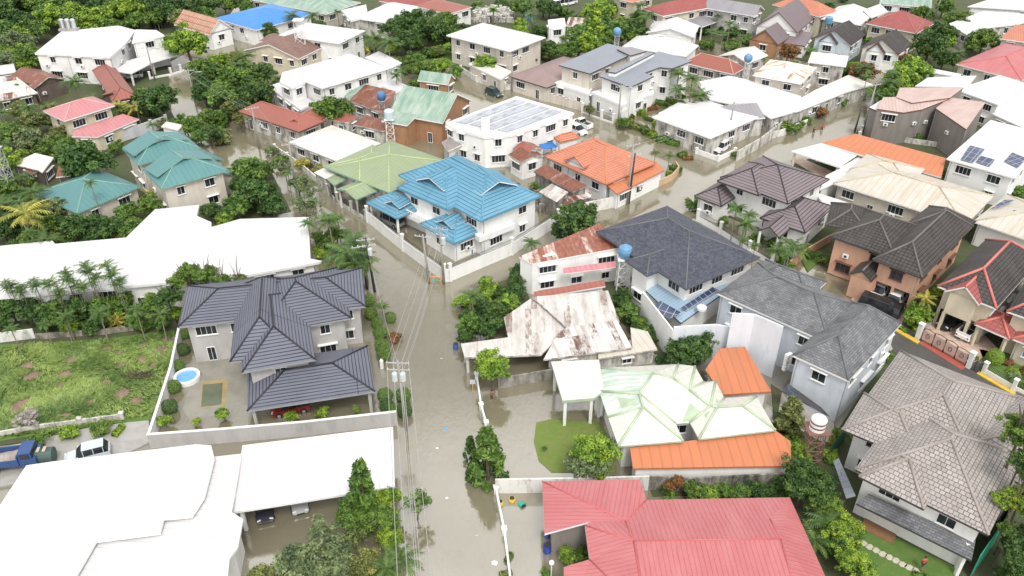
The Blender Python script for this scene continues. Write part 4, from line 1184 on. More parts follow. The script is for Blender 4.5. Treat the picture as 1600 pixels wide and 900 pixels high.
h_wh6 = house('cream house with broad white hip roof and balcony by a garden lawn', RW, WBEIGE, [
    ('hip', (797, 80), (688, 58), (860, 60), 6.4, 1.5, {'oh': .8}),
    ('flat', [(732, 100), (752, 90), (800, 112), (782, 124)], 3.0, {'oh': .2, 'th': .3, 'roof': RWD}),
    ], landmark='broad white hip roof')
h_tower = house('narrow white tower-like house with tall openings', WHITE, WHITEW, [
    ('flat', [(856, 31), (882, 28), (884, 40), (858, 43)], 7.0, {'oh': .05, 'th': .4}),
    ('shed', (918, 42), (884, 40), (922, 32), 4.0, .6, {'oh': .3, 'roof': RRUSTW}),
    ])
h_maroon = house('low house with plain taupe brown roof left of the grey duplex', RTAUPE, WBEIGE, [
    ('hip', (854, 137), (806, 115), (918, 98), 3.3, 1.6, {'oh': .5}),
    ], trim=TDARK, landmark='taupe roof')
h_duplex = house('modern grey-roofed duplex with flat slate roofs and balconies', RGREY, WHITEW, [
    ('shed', (922, 115), (872, 102), (1000, 84), 7.0, .5, {'oh': .5, 'wall': WBEIGE, 'trim': TDARK}),
    ('poly', [(936, 119, 7.0), (985, 136, 7.0), (1022, 119, 7.0), (1007, 114, 7.0), (1031, 105, 7.0), (1050, 107, 7.0), (1082, 95, 7.2), (1030, 80, 7.5)], [tuple(range(8))], {'oh': .5, 'trim': TDARK}),
    ('poly', [(950, 112, 7.9), (1010, 84, 8.2), (1024, 82, 8.2), (962, 114, 7.9)], LID, {'oh': .1, 'trim': TDARK}),
    ('flat', [(964, 77), (985, 73), (1010, 80), (985, 87)], 7.7, {'oh': .2, 'roof': RGREYL, 'trim': TDARK, 'win': False}),
    ('flat', [(862, 128), (880, 122), (925, 139), (920, 147)], 3.4, {'oh': .1, 'th': .5, 'roof': WHITE}),
    ('flat', [(924, 144), (940, 139), (984, 156), (1020, 140), (1022, 146), (970, 164)], 3.4, {'oh': .1, 'th': .5, 'roof': WHITE}),
    ], landmark='grey duplex')
h_whbig = house('sprawling white roofed house behind the grey duplex', RW, WHITEW, [
    ('hip', (1072, 88), (967, 76), (1100, 72), 4.0, 2.0, {'oh': .5}),
    ('gv', (1084, 58), (1010, 50), (1090, 40), 4.2, 1.6, {'oh': .5}),
    ], landmark='sprawling white roof')
h_rusthip = house('low house with rust-red hip roof showing pale ridge lines', RREDB, WOLD, [
    ('hip', (1146, 116), (1070, 97), (1162, 106), 3.5, 2.0, {'oh': .5}),
    ], cap=plain('cap_rust_pale', (0.6, 0.36, 0.28), .7, .3), capw=.1, landmark='rust-red hip roof')
h_whgab = house('white gabled house right of the rust-red hip roof', RWD, WOLD, [
    ('gv', (1168, 99), (1120, 88), (1206, 88), 3.9, 1.2, {'oh': .5}),
    ])
h_whhip = house('low house with clean white hip roof beside the flooded cross street', RW, WOLD, [
    ('hip', (1110, 216), (1012, 185), (1195, 186), 3.8, 2.0, {'oh': .6}),
    ('hip', (1062, 186), (1030, 176), (1090, 168), 3.75, 1.0, {'oh': .4, 'wall': None}),
    ('gu', (1196, 184), (1150, 196), (1180, 160), 3.6, 1.5, {'oh': .3, 'roof': RGREYL, 'wall': WOLD, 'win': False}),
    ], landmark='clean white hip roof')
h_whlow = house('group of joined low white roofs along the cross street', RW, WOLD, [
    ('poly', [(1088, 128, 3.4), (1140, 118, 3.6), (1166, 124, 3.6), (1252, 150, 3.6), (1248, 173, 3.1), (1204, 185, 3.1), (1180, 170, 3.3), (1110, 156, 3.2)], [tuple(range(8))], {'oh': .4}),
    ('poly', [(1225, 168, 3.4), (1275, 140, 3.6), (1326, 117, 3.6), (1364, 132, 3.2), (1325, 143, 3.1), (1246, 174, 3.1)], [tuple(range(6))], {'oh': .4, 'roof': RWD}),
    ('hip', (1245, 174), (1185, 184), (1238, 150), 3.3, 1.1, {'oh': .3}),
    ], landmark='joined low white roofs')

# ================================================================= upper right
h_crust = house('house with cream roof patched with orange rust', metal_roof('roof_cream_orange_rust', (0.74, 0.68, 0.58), rust=.5, dirt=.3, seam=.85, rustcol=(0.50, 0.19, 0.09), dirtcol=(0.5, 0.4, 0.3)), WBEIGE, [
    ('hip', (1252, 131), (1172, 121), (1292, 108), 5.2, 1.8, {'oh': .5}),
    ('hip', (1322, 104), (1262, 98), (1330, 88), 5.2, 1.2, {'oh': .4, 'roof': RWD, 'wall': WOLD}),
    ], landmark='rust-patched cream roof')
h_aframe = house('timber-gabled house with steep violet grey roofs', metal_roof('roof_violet_grey', (0.17, 0.135, 0.145), dirt=.3, seam=.8), WHITEW, [
    ('gv', (1246, 51), (1178, 42), (1282, 28), 4.6, 4.0, {'oh': .4}),
    ('gv', (1216, 70), (1172, 60), (1228, 56), 3.4, 2.8, {'oh': .3, 'wall': WWOOD}),
    ('shed', (1258, 72), (1226, 66), (1262, 56), 3.0, .9, {'oh': .3}),
    ], trim=TBROWN, landmark='violet grey gables')
h_whm = house('house with bright white hip roof and little vent gable near the top', RW, WOLD, [
    ('hip', (1344, 39), (1281, 30), (1376, 20), 4.8, 2.4, {'oh': .5}),
    ('gv', (1362, 28), (1338, 20), (1370, 14), 4.8, 1.4, {'oh': .3, 'wall': None}),
    ])
h_orfar = house('orange-roofed house behind the violet grey gables', RORANGE, WCREAM, [
    ('hip', (1281, 26), (1225, 2), (1296, 14), 5.5, 2.2, {'oh': .5}),
    ])
h_grfar = house('far building with a pale green roof on the top edge at right', RMINT, WHITEW, [
    ('shed', (1456, 12), (1374, 4), (1456, -6), 4.6, .6, {'oh': .4}),
    ])
h_redhip = house('yellow-walled house with deep red pyramid hip roof', RMAROON, WCREAM, [
    ('hip', (1432, 52), (1354, 36), (1458, 36), 4.8, 2.9, {'oh': .6}),
    ], cap=plain('cap_maroon', (0.42, 0.14, 0.13), .6, .2), capw=.09, landmark='deep red pyramid roof')
for lb, dx, dy, wl in (('pale blue cottage with dark double gables, left of a twin', 0, 0, plain('wall_pale_blue', (0.58, 0.66, 0.72), .8, .2)), ('white cottage with dark double gables, right of a twin', 74, 15, WHITEW)):
    house(lb, RBLK, wl, [
        ('gv', (1330 + dx, 70 + dy), (1272 + dx, 58 + dy), (1348 + dx, 53 + dy), 4.6, 2.6, {'oh': .4, 'trim': TBROWN, 'wsp': 3}),
        ('gv', (1308 + dx, 69 + dy), (1279 + dx, 64 + dy), (1316 + dx, 58 + dy), 4.4, 1.9, {'oh': .3, 'trim': TBROWN}),
        ], name='cottage', cat='cottage', landmark='pale blue cottage' if dx == 0 else 'white gabled cottage')
h_pale = house('tall taupe-walled house with faded pink stepped roofs', RPALE, WDGREY, [
    ('poly', [(1462, 169, 6.3), (1484, 152, 7.0), (1540, 160, 7.0), (1510, 202, 6.3)], LID, {'oh': .1, 'skip': .8}),
    ('poly', [(1370, 170, 6.2), (1412, 176, 6.2), (1441, 171, 6.2), (1484, 154, 7.1), (1450, 150, 7.2), (1380, 152, 6.6)], [tuple(range(6))], {'oh': .1, 'skip': .9}),
    ('poly', [(1400, 152, 6.8), (1406, 137, 7.2), (1506, 137, 7.6), (1484, 153, 7.3), (1425, 161, 6.8)], [tuple(range(5))], {'oh': .1, 'win': False}),
    ('flat', [(1358, 168), (1376, 157), (1410, 165), (1372, 174)], 5.6, {'oh': .1, 'roof': RW, 'win': False}),
    ], trim=TBROWN, landmark='taupe-walled house')
h_whR = house('white house with angled bright white roofs right of the taupe-walled house', RW, WHITEW, [
    ('poly', [(1430, 134, 4.6), (1450, 121, 4.8), (1526, 118, 4.8), (1512, 136, 4.6)], LID, {'oh': .4}),
    ('shed', (1560, 164), (1510, 136), (1596, 136), 5.2, .9, {'oh': .4}),
    ('poly', [(1550, 178, 3.4), (1586, 153, 3.6), (1650, 172, 3.6), (1612, 206, 3.4)], LID, {'oh': .3}),
    ('poly', [(1447, 112, 4.0), (1456, 107, 4.2), (1502, 116, 4.2), (1500, 120, 4.0)], LID, {'oh': .2, 'win': False}),
    ])
h_pinkR = house('low house with deep pink-red hip roof on the upper right edge', RRED, WBEIGE, [
    ('hip', (1596, 126), (1491, 101), (1680, 92), 4.0, 2.0, {'oh': .5}),
    ], cap=plain('cap_pink_red', (0.50, 0.12, 0.12), .5, .2), capw=.1, landmark='upper pink-red roof')
h_whTR = house('sprawling house with white roofs in the upper right', RW, WOLD, [
    ('poly', [(1482, 37, 4.0), (1537, 17, 4.4), (1640, 24, 4.4), (1590, 38, 4.0), (1536, 44, 4.0), (1515, 57, 4.0)], [tuple(range(6))], {'oh': .4}),
    ], landmark='upper right white roofs')
house('far white roof on the top right edge', RW, WHITEW, [('poly', [(1512, 10, 4.0), (1560, -6, 4.4), (1660, 0, 4.4), (1640, 18, 4.0)], LID, {'oh': .4})])
house('house with orange tile roof on the upper right edge', RORANGE, WBEIGE, [
    ('poly', [(1562, 60, 4.6), (1587, 38, 5.2), (1680, 46, 5.2), (1660, 74, 4.6)], LID, {'oh': .4}), ])
h_yel = house('cream house with maroon hip roof at the top centre', RMAROON, WCREAM, [
    ('hip', (1036, 25), (1014, 12), (1110, 2), 6.2, 2.0, {'oh': .5}),
    ], trim=WHITE, landmark='maroon-roofed cream house')
house('yellow house with small orange roof on the top edge', RORANGE, WCREAM, [('hip', (990, 4), (964, -6), (1012, -8), 6.2, 1.3, {'oh': .4})])
h_longgrey = house('long two-storey house with grey-violet gable roof at the top', RGREYL, WGREY, [
    ('gu', (1178, 25), (1097, 12), (1196, 15), 6.2, 1.8, {'oh': .5, 'wsp': 2.6}),
    ], landmark='long grey gable roof')
house('open carport with dark grey low hip roof at the top', RGREYL, WHITE, [('hip', (1097, 42), (1053, 30), (1127, 29), 3.4, 1.0, {'oh': .4, 'posts': (0, 1, 2, 3)})], name='carport', cat='carport')
# ================================================================= ground, water, yards
def water_mat():
    m, t, b = newmat('flood_water')
    g = N(t, 'NewGeometry').outputs['Position']
    f = ramp(t, noise(t, mapped(t, g, (.05, .03, 1)), 1.0, 4), .35, .7)
    c = mix(t, f, (0.182, 0.162, 0.106), (0.225, 0.205, 0.146))
    f2 = ramp(t, noise(t, g, .35, 6, .7), .5, .75)
    c = mix(t, math_n(t, 'MULTIPLY', f2, .35), c, (0.125, 0.106, 0.066))
    t.links.new(c, b.inputs['Base Color'])
    b.inputs['Roughness'].default_value = .06
    b.inputs['IOR'].default_value = 2.0
    b.inputs['Specular IOR Level'].default_value = 1.0
    h1 = noise(t, mapped(t, g, (1.1, .55, 1)), 1.3, 5, .62)
    h1 = math_n(t, 'ADD', h1, math_n(t, 'MULTIPLY', noise(t, mapped(t, g, (3.5, 1.2, 1)), 1.0, 3, .5), .5))
    bump(t, b, h1, .13, .10)
    return m
WATER = water_mat()
def soil_mat(name, a, b_, c_, s=.35):
    m, t, b = newmat(name)
    g = N(t, 'NewGeometry').outputs['Position']
    x = mix(t, ramp(t, noise(t, g, s, 8, .7), .38, .64), a, b_)
    x = mix(t, ramp(t, noise(t, g, s * 5, 6, .7), .55, .72), x, c_)
    t.links.new(x, b.inputs['Base Color'])
    b.inputs['Roughness'].default_value = .9
    bump(t, b, noise(t, g, 4, 6), .6, .08)
    MATS[name] = m
    return m
GRND = soil_mat('green_ground', (0.045, 0.075, 0.022), (0.085, 0.075, 0.045), (0.07, 0.13, 0.03))
LAWN = soil_mat('lawn', (0.075, 0.145, 0.025), (0.10, 0.17, 0.035), (0.15, 0.17, 0.06), .5)
WETLAWN = soil_mat('wet_lawn', (0.115, 0.19, 0.03), (0.17, 0.19, 0.055), (0.08, 0.17, 0.025), .6)
MUD = soil_mat('brown_earth', (0.24, 0.165, 0.115), (0.15, 0.11, 0.075), (0.32, 0.24, 0.18), .8)
ASPH = plain('asphalt', (0.075, 0.072, 0.066), .8, .35, .5)
PAVE = plain('pale_paving', (0.40, 0.38, 0.34), .7, .3, .5)
PINKP = tile_roof('pink_paving', (0.50, 0.36, 0.29), (0.55, 0.42, 0.34), 1.2, 1.2, (0.34, 0.24, 0.19), .3)
REDP = plain('red_paving', (0.36, 0.09, 0.06), .7, .25, 1)
YEL = plain('yellow_paint', (0.62, 0.42, 0.05), .7, .35, 2)

mb = MB(); mb.poly([(-900, -60, -.6), (900, -60, -.6), (900, 1800, -.6), (-900, 1800, -.6)])
tag(mb.build('ground', GRND), kind='structure')
mb = MB(); mb.poly([(-700, -40, 0), (700, -40, 0), (700, 1200, 0), (-700, 1200, 0)])
tag(mb.build('flood_water', WATER), kind='structure')
PATCHZ = [0.0]
def patch(name, px, z, m, tz=None):
    q = ccw([P(x, y, z) for x, y in px])
    mb = MB(); mb.prism(q, -.55, z, 0, False)
    return tag(mb.build(name, m), kind='structure')
# planted and built-up land above the flood
patch('terrain', [(-400, -60), (420, -60), (330, 60), (262, 98), (268, 175), (290, 215), (352, 262), (420, 260), (455, 330), (380, 345), (180, 372), (-200, 400)], .07, GRND)
patch('terrain', [(-300, 410), (180, 446), (275, 452), (278, 520), (268, 560), (236, 662), (190, 672), (-200, 720)], .12, GRND)
patch('terrain', [(420, -60), (1700, -60), (1700, 60), (1470, 70), (1440, 95), (1350, 120), (1260, 96), (1100, 62), (960, 60), (870, 98), (740, 118), (690, 100), (630, 92), (560, 75), (380, 60)], .062, GRND)
patch('terrain', [(345, 95), (400, 100), (425, 150), (380, 165), (352, 195), (310, 150), (300, 120)], .066, GRND)
patch('garden_ground', [(720, 462), (810, 430), (830, 470), (785, 500), (722, 534)], .08, GRND)
patch('garden_ground', [(935, 440), (985, 440), (1045, 540), (1100, 540), (1090, 570), (1000, 545)], .09, GRND)
patch('terrain', [(1085, 318), (1120, 300), (1300, 235), (1330, 425), (1290, 410), (1190, 360)], .05, GRND)
patch('terrain', [(1300, 235), (1340, 205), (1560, 200), (1700, 250), (1700, 640), (1420, 470), (1330, 425)], .058, GRND)
patch('terrace', [(1236, 250), (1246, 244), (1306, 270), (1294, 284)], .12, PINKP)
patch('terrain', [(1345, 215), (1368, 150), (1420, 90), (1700, 60), (1700, 260), (1480, 235)], .055, GRND)
patch('terrain', [(1205, 600), (1310, 670), (1400, 530), (1700, 690), (1700, 1000), (1290, 1000), (1230, 800), (1200, 770), (1020, 775), (1010, 745), (1215, 735)], .11, GRND)
patch('lawn', [(640, 82), (690, 66), (735, 78), (735, 95), (690, 106), (650, 100)], .12, LAWN)
patch('lawn', [(-60, 542), (60, 535), (160, 530), (272, 515), (275, 535), (268, 570), (238, 655), (150, 664), (30, 684), (-60, 700)], .20, LAWN)
patch('wet_lawn', [(838, 660), (860, 655), (935, 660), (965, 700), (960, 738), (862, 738), (842, 720), (834, 690)], .05, WETLAWN)
patch('yard_paving', [(310, 560), (385, 560), (388, 632), (300, 660), (285, 640)], .004, plain('wet_paving', (0.27, 0.26, 0.22), .18, .3, .6))
patch('yard_paving', [(315, 596), (356, 592), (352, 634), (313, 637)], .010, plain('tan_paving', (0.36, 0.27, 0.13), .2, .3, .8))
patch('yard_paving', [(317, 601), (348, 598), (346, 632), (314, 636)], .016, plain('wet_green_paving', (0.13, 0.15, 0.10), .15, .3, .8))
patch('yard_paving', [(313, 544), (356, 541), (358, 556), (316, 566)], .013, plain('tan_paving', (0.36, 0.27, 0.13), .2, .3, .8))
patch('track', [(0, 700), (140, 668), (232, 655), (236, 690), (150, 730), (0, 760)], .13, plain('wet_gravel', (0.36, 0.35, 0.33), .6, .35, .7))
patch('driveway', [(1222, 612), (1296, 655), (1395, 545), (1384, 522), (1330, 580)], .14, PAVE)
patch('driveway', [(1222, 612), (1300, 640), (1306, 690), (1282, 690), (1215, 650)], .145, PAVE)
patch('road', [(1385, 505), (1402, 493), (1470, 535), (1700, 660), (1700, 700), (1500, 600), (1375, 540)], .13, ASPH)
patch('kerb', [(1398, 516), (1402, 513), (1438, 533), (1434, 537)], .25, YEL)
patch('kerb', [(1526, 583), (1530, 580), (1610, 626), (1606, 630)], .25, YEL)
patch('driveway', [(1448, 512), (1475, 492), (1535, 520), (1560, 545), (1518, 568), (1440, 530)], .16, PINKP)
patch('driveway', [(1436, 536), (1443, 531), (1513, 570), (1503, 578)], .17, REDP)
patch('driveway', [(1330, 468), (1345, 445), (1425, 478), (1405, 512), (1385, 505)], .16, PINKP)
patch('lawn', [(1252, 405), (1280, 390), (1290, 400), (1262, 424)], .15, LAWN)
patch('lawn', [(1530, 545), (1600, 560), (1640, 600), (1600, 612), (1548, 590)], .16, LAWN)
patch('lawn', [(1335, 830), (1350, 815), (1500, 890), (1480, 920), (1350, 900)], .16, LAWN)
patch('terrace', [(1344, 824), (1356, 800), (1402, 830), (1396, 850)], .22, WOOD)

# long grass lying over in tufts on the empty lot, bare earth patches
rnd = random.Random(3)
lotpx = [(-60, 546), (60, 539), (160, 534), (268, 520), (268, 565), (240, 650), (150, 660), (20, 682), (-60, 695)]
bare = [(165, 545), (187, 550), (226, 541), (191, 569), (225, 561), (243, 570), (158, 582), (101, 585), (166, 598), (140, 629), (253, 548), (90, 605), (187, 615), (45, 570), (110, 563), (210, 583), (262, 531), (36, 630), (212, 625), (50, 586), (28, 640), (100, 650)]
bp = [(P(x, y, .2), rnd.uniform(.6, 1.15)) for x, y in bare]
for q, r in bp:
    mb = MB(); n = 11
    ring = [q + Vector((math.cos(k * 6.283 / n) * r * rnd.uniform(.8, 1.2), math.sin(k * 6.283 / n) * r * rnd.uniform(.8, 1.2), .012)) for k in range(n)]
    for k in range(n): mb.poly([ring[k], ring[(k + 1) % n], q + Vector((0, 0, .12))])
    tag(mb.build('bare_earth', MUD), kind='structure')
lotw = [P(x, y, .2) for x, y in lotpx]
x0, x1 = min(p.x for p in lotw), max(p.x for p in lotw); y0, y1 = min(p.y for p in lotw), max(p.y for p in lotw)
v, f, tone = [], [], []
def blade(p, a, L, tb):
    d = Vector((math.cos(a), math.sin(a), 0)); s_ = Vector((-d.y, d.x, 0)) * .05
    i = len(v)
    v.extend([p - s_, p + s_, p + d * L * .5 + s_ * .8 + Vector((0, 0, L * .38)), p + d * L * .5 - s_ * .8 + Vector((0, 0, L * .38)), p + d * L + Vector((0, 0, L * .28))])
    f.extend([(i, i + 1, i + 2, i + 3), (i + 3, i + 2, i + 4)]); tone.extend([tb, min(1, tb + .15)])
for k in range(8500):
    p = Vector((rnd.uniform(x0, x1), rnd.uniform(y0, y1), .19))
    if not inside(p, lotw): continue
    dmin = min(((p - q).length - r * rnd.uniform(.5, 1.0)) for q, r in bp)
    if dmin < 0: continue
    a = 2.2 * math.sin(p.x * .31 + 1.7 * math.sin(p.y * .23)) + 1.7 * math.cos(p.y * .37 + 1.3 * math.sin(p.x * .19)) + rnd.uniform(-.5, .5); tb = max(0, min(.9, .45 + .22 * math.sin(p.x * .43 + 2 * math.sin(p.y * .5)) + .18 * math.sin(p.y * .9 + 1.5 * math.cos(p.x * .7)) + rnd.uniform(-.35, .35)))
    for j in range(6): blade(p + Vector((rnd.uniform(-.2, .2), rnd.uniform(-.2, .2), 0)), a + rnd.uniform(-.6, .6), rnd.uniform(.35, .8), tb)
me = bpy.data.meshes.new('long_grass'); me.from_pydata([tuple(q) for q in v], [], f)
me.attributes.new('tone', 'FLOAT', 'FACE').data.foreach_set('value', tone); me.materials.append(LM['grass'])
go = bpy.data.objects.new('long_grass', me); COL.objects.link(go)
tag(go, 'long bright green grass lying over on the empty lot', 'grass', kind='stuff')

m = MB(); r_ = random.Random(8); c0 = P(217, 590, .2)
for k in range(70):
    a = r_.uniform(0, 6.28); s0 = c0 + Vector((r_.uniform(-1.4, 1.4), r_.uniform(-.8, .8), r_.uniform(0, .4))); m.tube([s0, s0 + Vector((math.cos(a), math.sin(a) * .6, r_.uniform(-.05, .35))) * r_.uniform(.7, 1.7)], [.05, .015], 4)
tag(m.build('brush_pile', plain('dead_wood', (.07, .05, .04), .9, .4, 3), org=c0), 'dark heap of dead branches on the empty grassy lot', 'brush pile')
# ================================================================= boundary walls and fences
def fence(label, px, h, m, thick=.18, z0=-.4, posts=None, rail=None, name='boundary_wall', cat='wall', cope=None, group=None, base=.0):
    """wall along ground pixels; posts: spacing of piers; rail: bars above a low wall"""
    pts = [P(x, y, base) for x, y in px]
    ctr = sum(pts, Vector()) / len(pts); ctr.z = 0
    root = empty(name, ctr, label, cat, group)
    mb = MB(); pm = MB(); cm = MB(); rm = MB()
    for k in range(len(pts) - 1):
        a, b_ = pts[k], pts[k + 1]
        d = (b_ - a); L = d.length; d.normalize(); n = Vector((-d.y, d.x, 0))
        mb.box((a + b_) / 2, d, n, L / 2 - .002 * k, thick / 2, z0, base + h)
        if cope: cm.box((a + b_) / 2, d, n, L / 2 - .003 * k, thick / 2 + .05, base + h + .001, base + h + .09)
        if rail:
            nb = int(L / .16)
            for j in range(1, nb): rm.tube([a + d * (L * j / nb) + Vector((0, 0, h)), a + d * (L * j / nb) + Vector((0, 0, h + rail))], .018, 4)
            for zz in (h + .12, h + rail - .06): rm.tube([a + Vector((0, 0, zz)), b_ + Vector((0, 0, zz))], .025, 4)
        if posts:
            nn = max(1, int(L / posts))
            for j in range(nn + (1 if k == len(pts) - 2 else 0)):
                c = a + d * (L * j / nn); pz = base + h + (rail or 0)
                pm = MB(); pm.box(c, d, n, .2, .2, z0, pz + .15); pm.box(c, d, n, .26, .26, pz + .151, pz + .25)
                pm.build('post', m if m is not WHITEW else WHITE, root)
    mb.build('wall_panel', m, root)
    if cope: cm.build('coping', cope, root)
    if rail: rm.build('railing', DARK, root)
    return root
WMOULD = dirty('wall_white_mouldy', (0.68, 0.67, 0.64), (0.22, 0.21, 0.18), .45)
fence('plain grey wall along the street side of the charcoal-roofed house', [(236, 700), (345, 692), (480, 680), (621, 664)], 1.9, WGREY, cope=WHITE)
fence('white wall between the empty lot and the charcoal-roofed house', [(238, 698), (272, 590), (284, 530)], 1.7, WHITEW, cope=WHITE)
fence('pale balustrade wall along the near edge of the empty lot', [(-40, 690), (60, 672), (192, 655)], .75, WOLD, posts=3.2, base=.12)
fence('broken mouldy wall at the back of the empty lot', [(-40, 540), (56, 528)], 1.4, WMOULD, base=.1)
fence('low broken dark wall under the row of palms', [(58, 530), (165, 522), (210, 516)], .8, dirty('wall_dark_mould', (0.40, 0.36, 0.30), amount=.9), base=.1)
fence('tall white wall curving round the corner lot of the blue-roofed house', [(575, 347), (630, 392), (695, 440), (704, 439), (800, 398), (872, 352)], 1.9, WHITEW, posts=6.5, rail=.7, cope=WHITE)
fence('low wall with dark railing and posts in front of the olive green roof', [(500, 292), (528, 318), (573, 346)], .7, WOLD, posts=3.0, rail=1.1)
fence('stained wall behind the bushy tree by the blue-roofed house', [(872, 352), (905, 335), (968, 322)], 1.9, WMOULD)
fence('thin white kerb wall with posts along the main street', [(745, 592), (752, 640), (760, 668)], .7, WHITE, posts=6)
fence('thin white kerb wall at the bottom of the main street', [(775, 770), (788, 835), (800, 930)], .7, WHITE, posts=6)
fence('white mould-stained wall across the yard in front of the pink-red roof', [(774, 770), (905, 768), (1012, 765)], 1.9, WMOULD)
fence('dark mould-blackened wall behind the long orange annexe', [(1012, 765), (1080, 768), (1222, 760)], 1.9, dirty('wall_black_mould', (0.42, 0.39, 0.33), (0.05, 0.048, 0.042), .95), base=.0)
fence('grey stone wall between the stained old roof and the green-edged house', [(778, 607), (864, 592)], 1.5, WOLDG)
fence('tall white firewall beside the dark shingle roof', [(1000, 500), (1046, 562)], 4.4, WHITEW)
fence('tall pale firewall joining the light blue house', [(1046, 562), (1110, 558), (1166, 568)], 4.9, plain('wall_pale_blue_white', (0.68, 0.71, 0.76), .8, .15, .9, True))
fence('very tall pale firewall standing against the light blue house', [(1130, 568), (1164, 570), (1206, 590)], 7.4, plain('wall_pale_blue_white', (0.68, 0.71, 0.76), .8, .15, .9, True))
fence('tan perimeter wall below the orange-tiled house', [(962, 320), (1010, 300), (1050, 282), (1060, 270), (1055, 262)], 1.2, plain('wall_tan', (0.56, 0.40, 0.26), .8, .25, .9, True))
fence('white wall and dark fence between ruin and orange-tiled house', [(866, 256), (905, 280), (962, 318)], 2.0, WOLD, posts=3.5)
fence('white piered fence in front of the violet-brown roof', [(1090, 345), (1125, 365), (1170, 395), (1205, 415)], .8, WHITE, posts=3.6, rail=1.0)
fence('orange garden wall beside the peach house', [(1232, 420), (1262, 398), (1296, 378)], 1.3, WPEACH, base=.1)
fence('white garden wall right of the driveway on the right edge', [(1536, 583), (1582, 610), (1640, 640)], .7, WHITE, posts=3.5, rail=.7, base=.15)
fence('white wall along the cross street under the joined roofs', [(1198, 218), (1222, 212), (1260, 196)], 1.3, WMOULD)
fence('white wall along the cross street near the far bend', [(1296, 170), (1326, 152)], 1.3, WHITEW)
fence('rough stone wall below the clean white hip roof', [(1150, 252), (1185, 232), (1220, 205)], 2.0, WOLD)
fence('white wall of the low house by the cross street', [(1088, 240), (1122, 252), (1148, 240)], .9, WHITEW, posts=3)
fence('white angled wall next to the grey duplex', [(970, 192), (1002, 172), (1022, 158)], 2.4, WHITEW)
fence('grey slatted gate wall in front of the grey duplex', [(910, 176), (940, 187), (958, 193)], .3, WHITE, posts=2.6, rail=1.5)
fence('cream slatted wall at the left half of the grey duplex', [(853, 158), (880, 165), (908, 173)], 1.7, WBEIGE, posts=1.4)
fence('wall along the street below the broad white hip roof', [(720, 112), (745, 128), (790, 140), (806, 140)], 1.2, WMOULD, posts=5)
fence('white wall right of the pink-roofed house', [(172, 228), (215, 214), (262, 198)], 2.2, plain('wall_grey_white', (0.55, 0.56, 0.58), .8, .25, .9, True), posts=3)
fence('white fence of the modern white house', [(235, 124), (268, 118), (298, 108)], .5, WHITE, posts=2.5, rail=1.0)
fence('concrete wall with gate beside the brick red roof', [(430, 235), (470, 262), (500, 288)], 1.0, WMOULD, posts=4)
fence('low white wall by the taupe-walled house', [(1340, 222), (1352, 195), (1356, 178)], 1.8, WOLD, posts=2.5)
fence('white wall along the flooded lane in the upper right', [(1496, 72), (1540, 86), (1550, 90)], 1.2, WHITEW)
fence('brick wall under the taupe-walled house', [(1362, 212), (1420, 224), (1478, 232)], 1.0, WOLD)
# green mesh screen on the right of the tile-roofed house
fence('tall green mesh screen on the right side of the tile-roofed house', [(1514, 905), (1552, 850), (1600, 760)], 3.2, plain('green_mesh', (0.03, 0.33, 0.22), .8, .3, 1), thick=.05, name='screen_fence', cat='fence')
fence('dark green mesh fence strip left of the tile-roofed house', [(1292, 722), (1318, 690)], 2.4, plain('dark_green_mesh', (0.02, 0.10, 0.05), .8, .3, 1), thick=.05, name='screen_fence', cat='fence')

# sliding gate with panels at the red paved driveway
g0, g1 = P(1438, 531, .17), P(1508, 571, .17)
root = empty('driveway_gate', (g0 + g1) / 2, 'dark framed gate with pink panels across the red paved driveway', 'gate')
d = (g1 - g0); L = d.length; d.normalize(); n = Vector((-d.y, d.x, 0))
for k in range(4):
    a = g0 + d * (L * k / 4 + .04); b_ = g0 + d * (L * (k + 1) / 4 - .04); hm = 1.75 + .25 * math.sin(math.pi * (k + .5) / 4)
    mb = MB(); mb.tube([a, a + Vector((0, 0, hm)), (a + b_) / 2 + Vector((0, 0, hm + .12)), b_ + Vector((0, 0, hm)), b_, a], .05, 5)
    mb.build('gate_frame', DARK, root)
    mb = MB(); mb.box((a + b_) / 2, d, n, (b_ - a).length / 2 - .06, .015, .45, hm - .1); mb.build('gate_panel', plain('pink_panel', (0.62, 0.44, 0.38), .6, .2), root)
    mb = MB(); c = (a + b_) / 2 - n * .05 + Vector((0, 0, 1.0))
    mb.tube([c + d * .22 * math.cos(j * .6283) + Vector((0, 0, .3 * math.sin(j * .6283))) for j in range(11)], .03, 4); mb.build('gate_emblem', DARK, root)
for q in (g0 - d * .4, g1 + d * .4):
    mb = MB(); mb.box(q, d, n, .25, .25, 0, 2.3); mb.box(q, d, n, .32, .32, 2.301, 2.45); mb.build('post', WHITE, root)
g0, g1 = P(1511, 573, .16), P(1531, 584, .16)
root = empty('garden_gate', (g0 + g1) / 2, 'small arched dark gate beside the driveway gate on the right', 'gate')
d = (g1 - g0); L = d.length; d.normalize()
for k in range(2):
    a = g0 + d * (L * k / 2 + .05); b_ = g0 + d * (L * (k + 1) / 2 - .05); mb = MB()
    mb.tube([a, a + Vector((0, 0, 1.3)), (a + b_) / 2 + Vector((0, 0, 1.7)), b_ + Vector((0, 0, 1.3)), b_, a], .04, 5)
    for j in range(1, 5): mb.tube([a.lerp(b_, j / 5), a.lerp(b_, j / 5) + Vector((0, 0, 1.35))], .02, 4)
    mb.build('gate_frame', DARK, root)

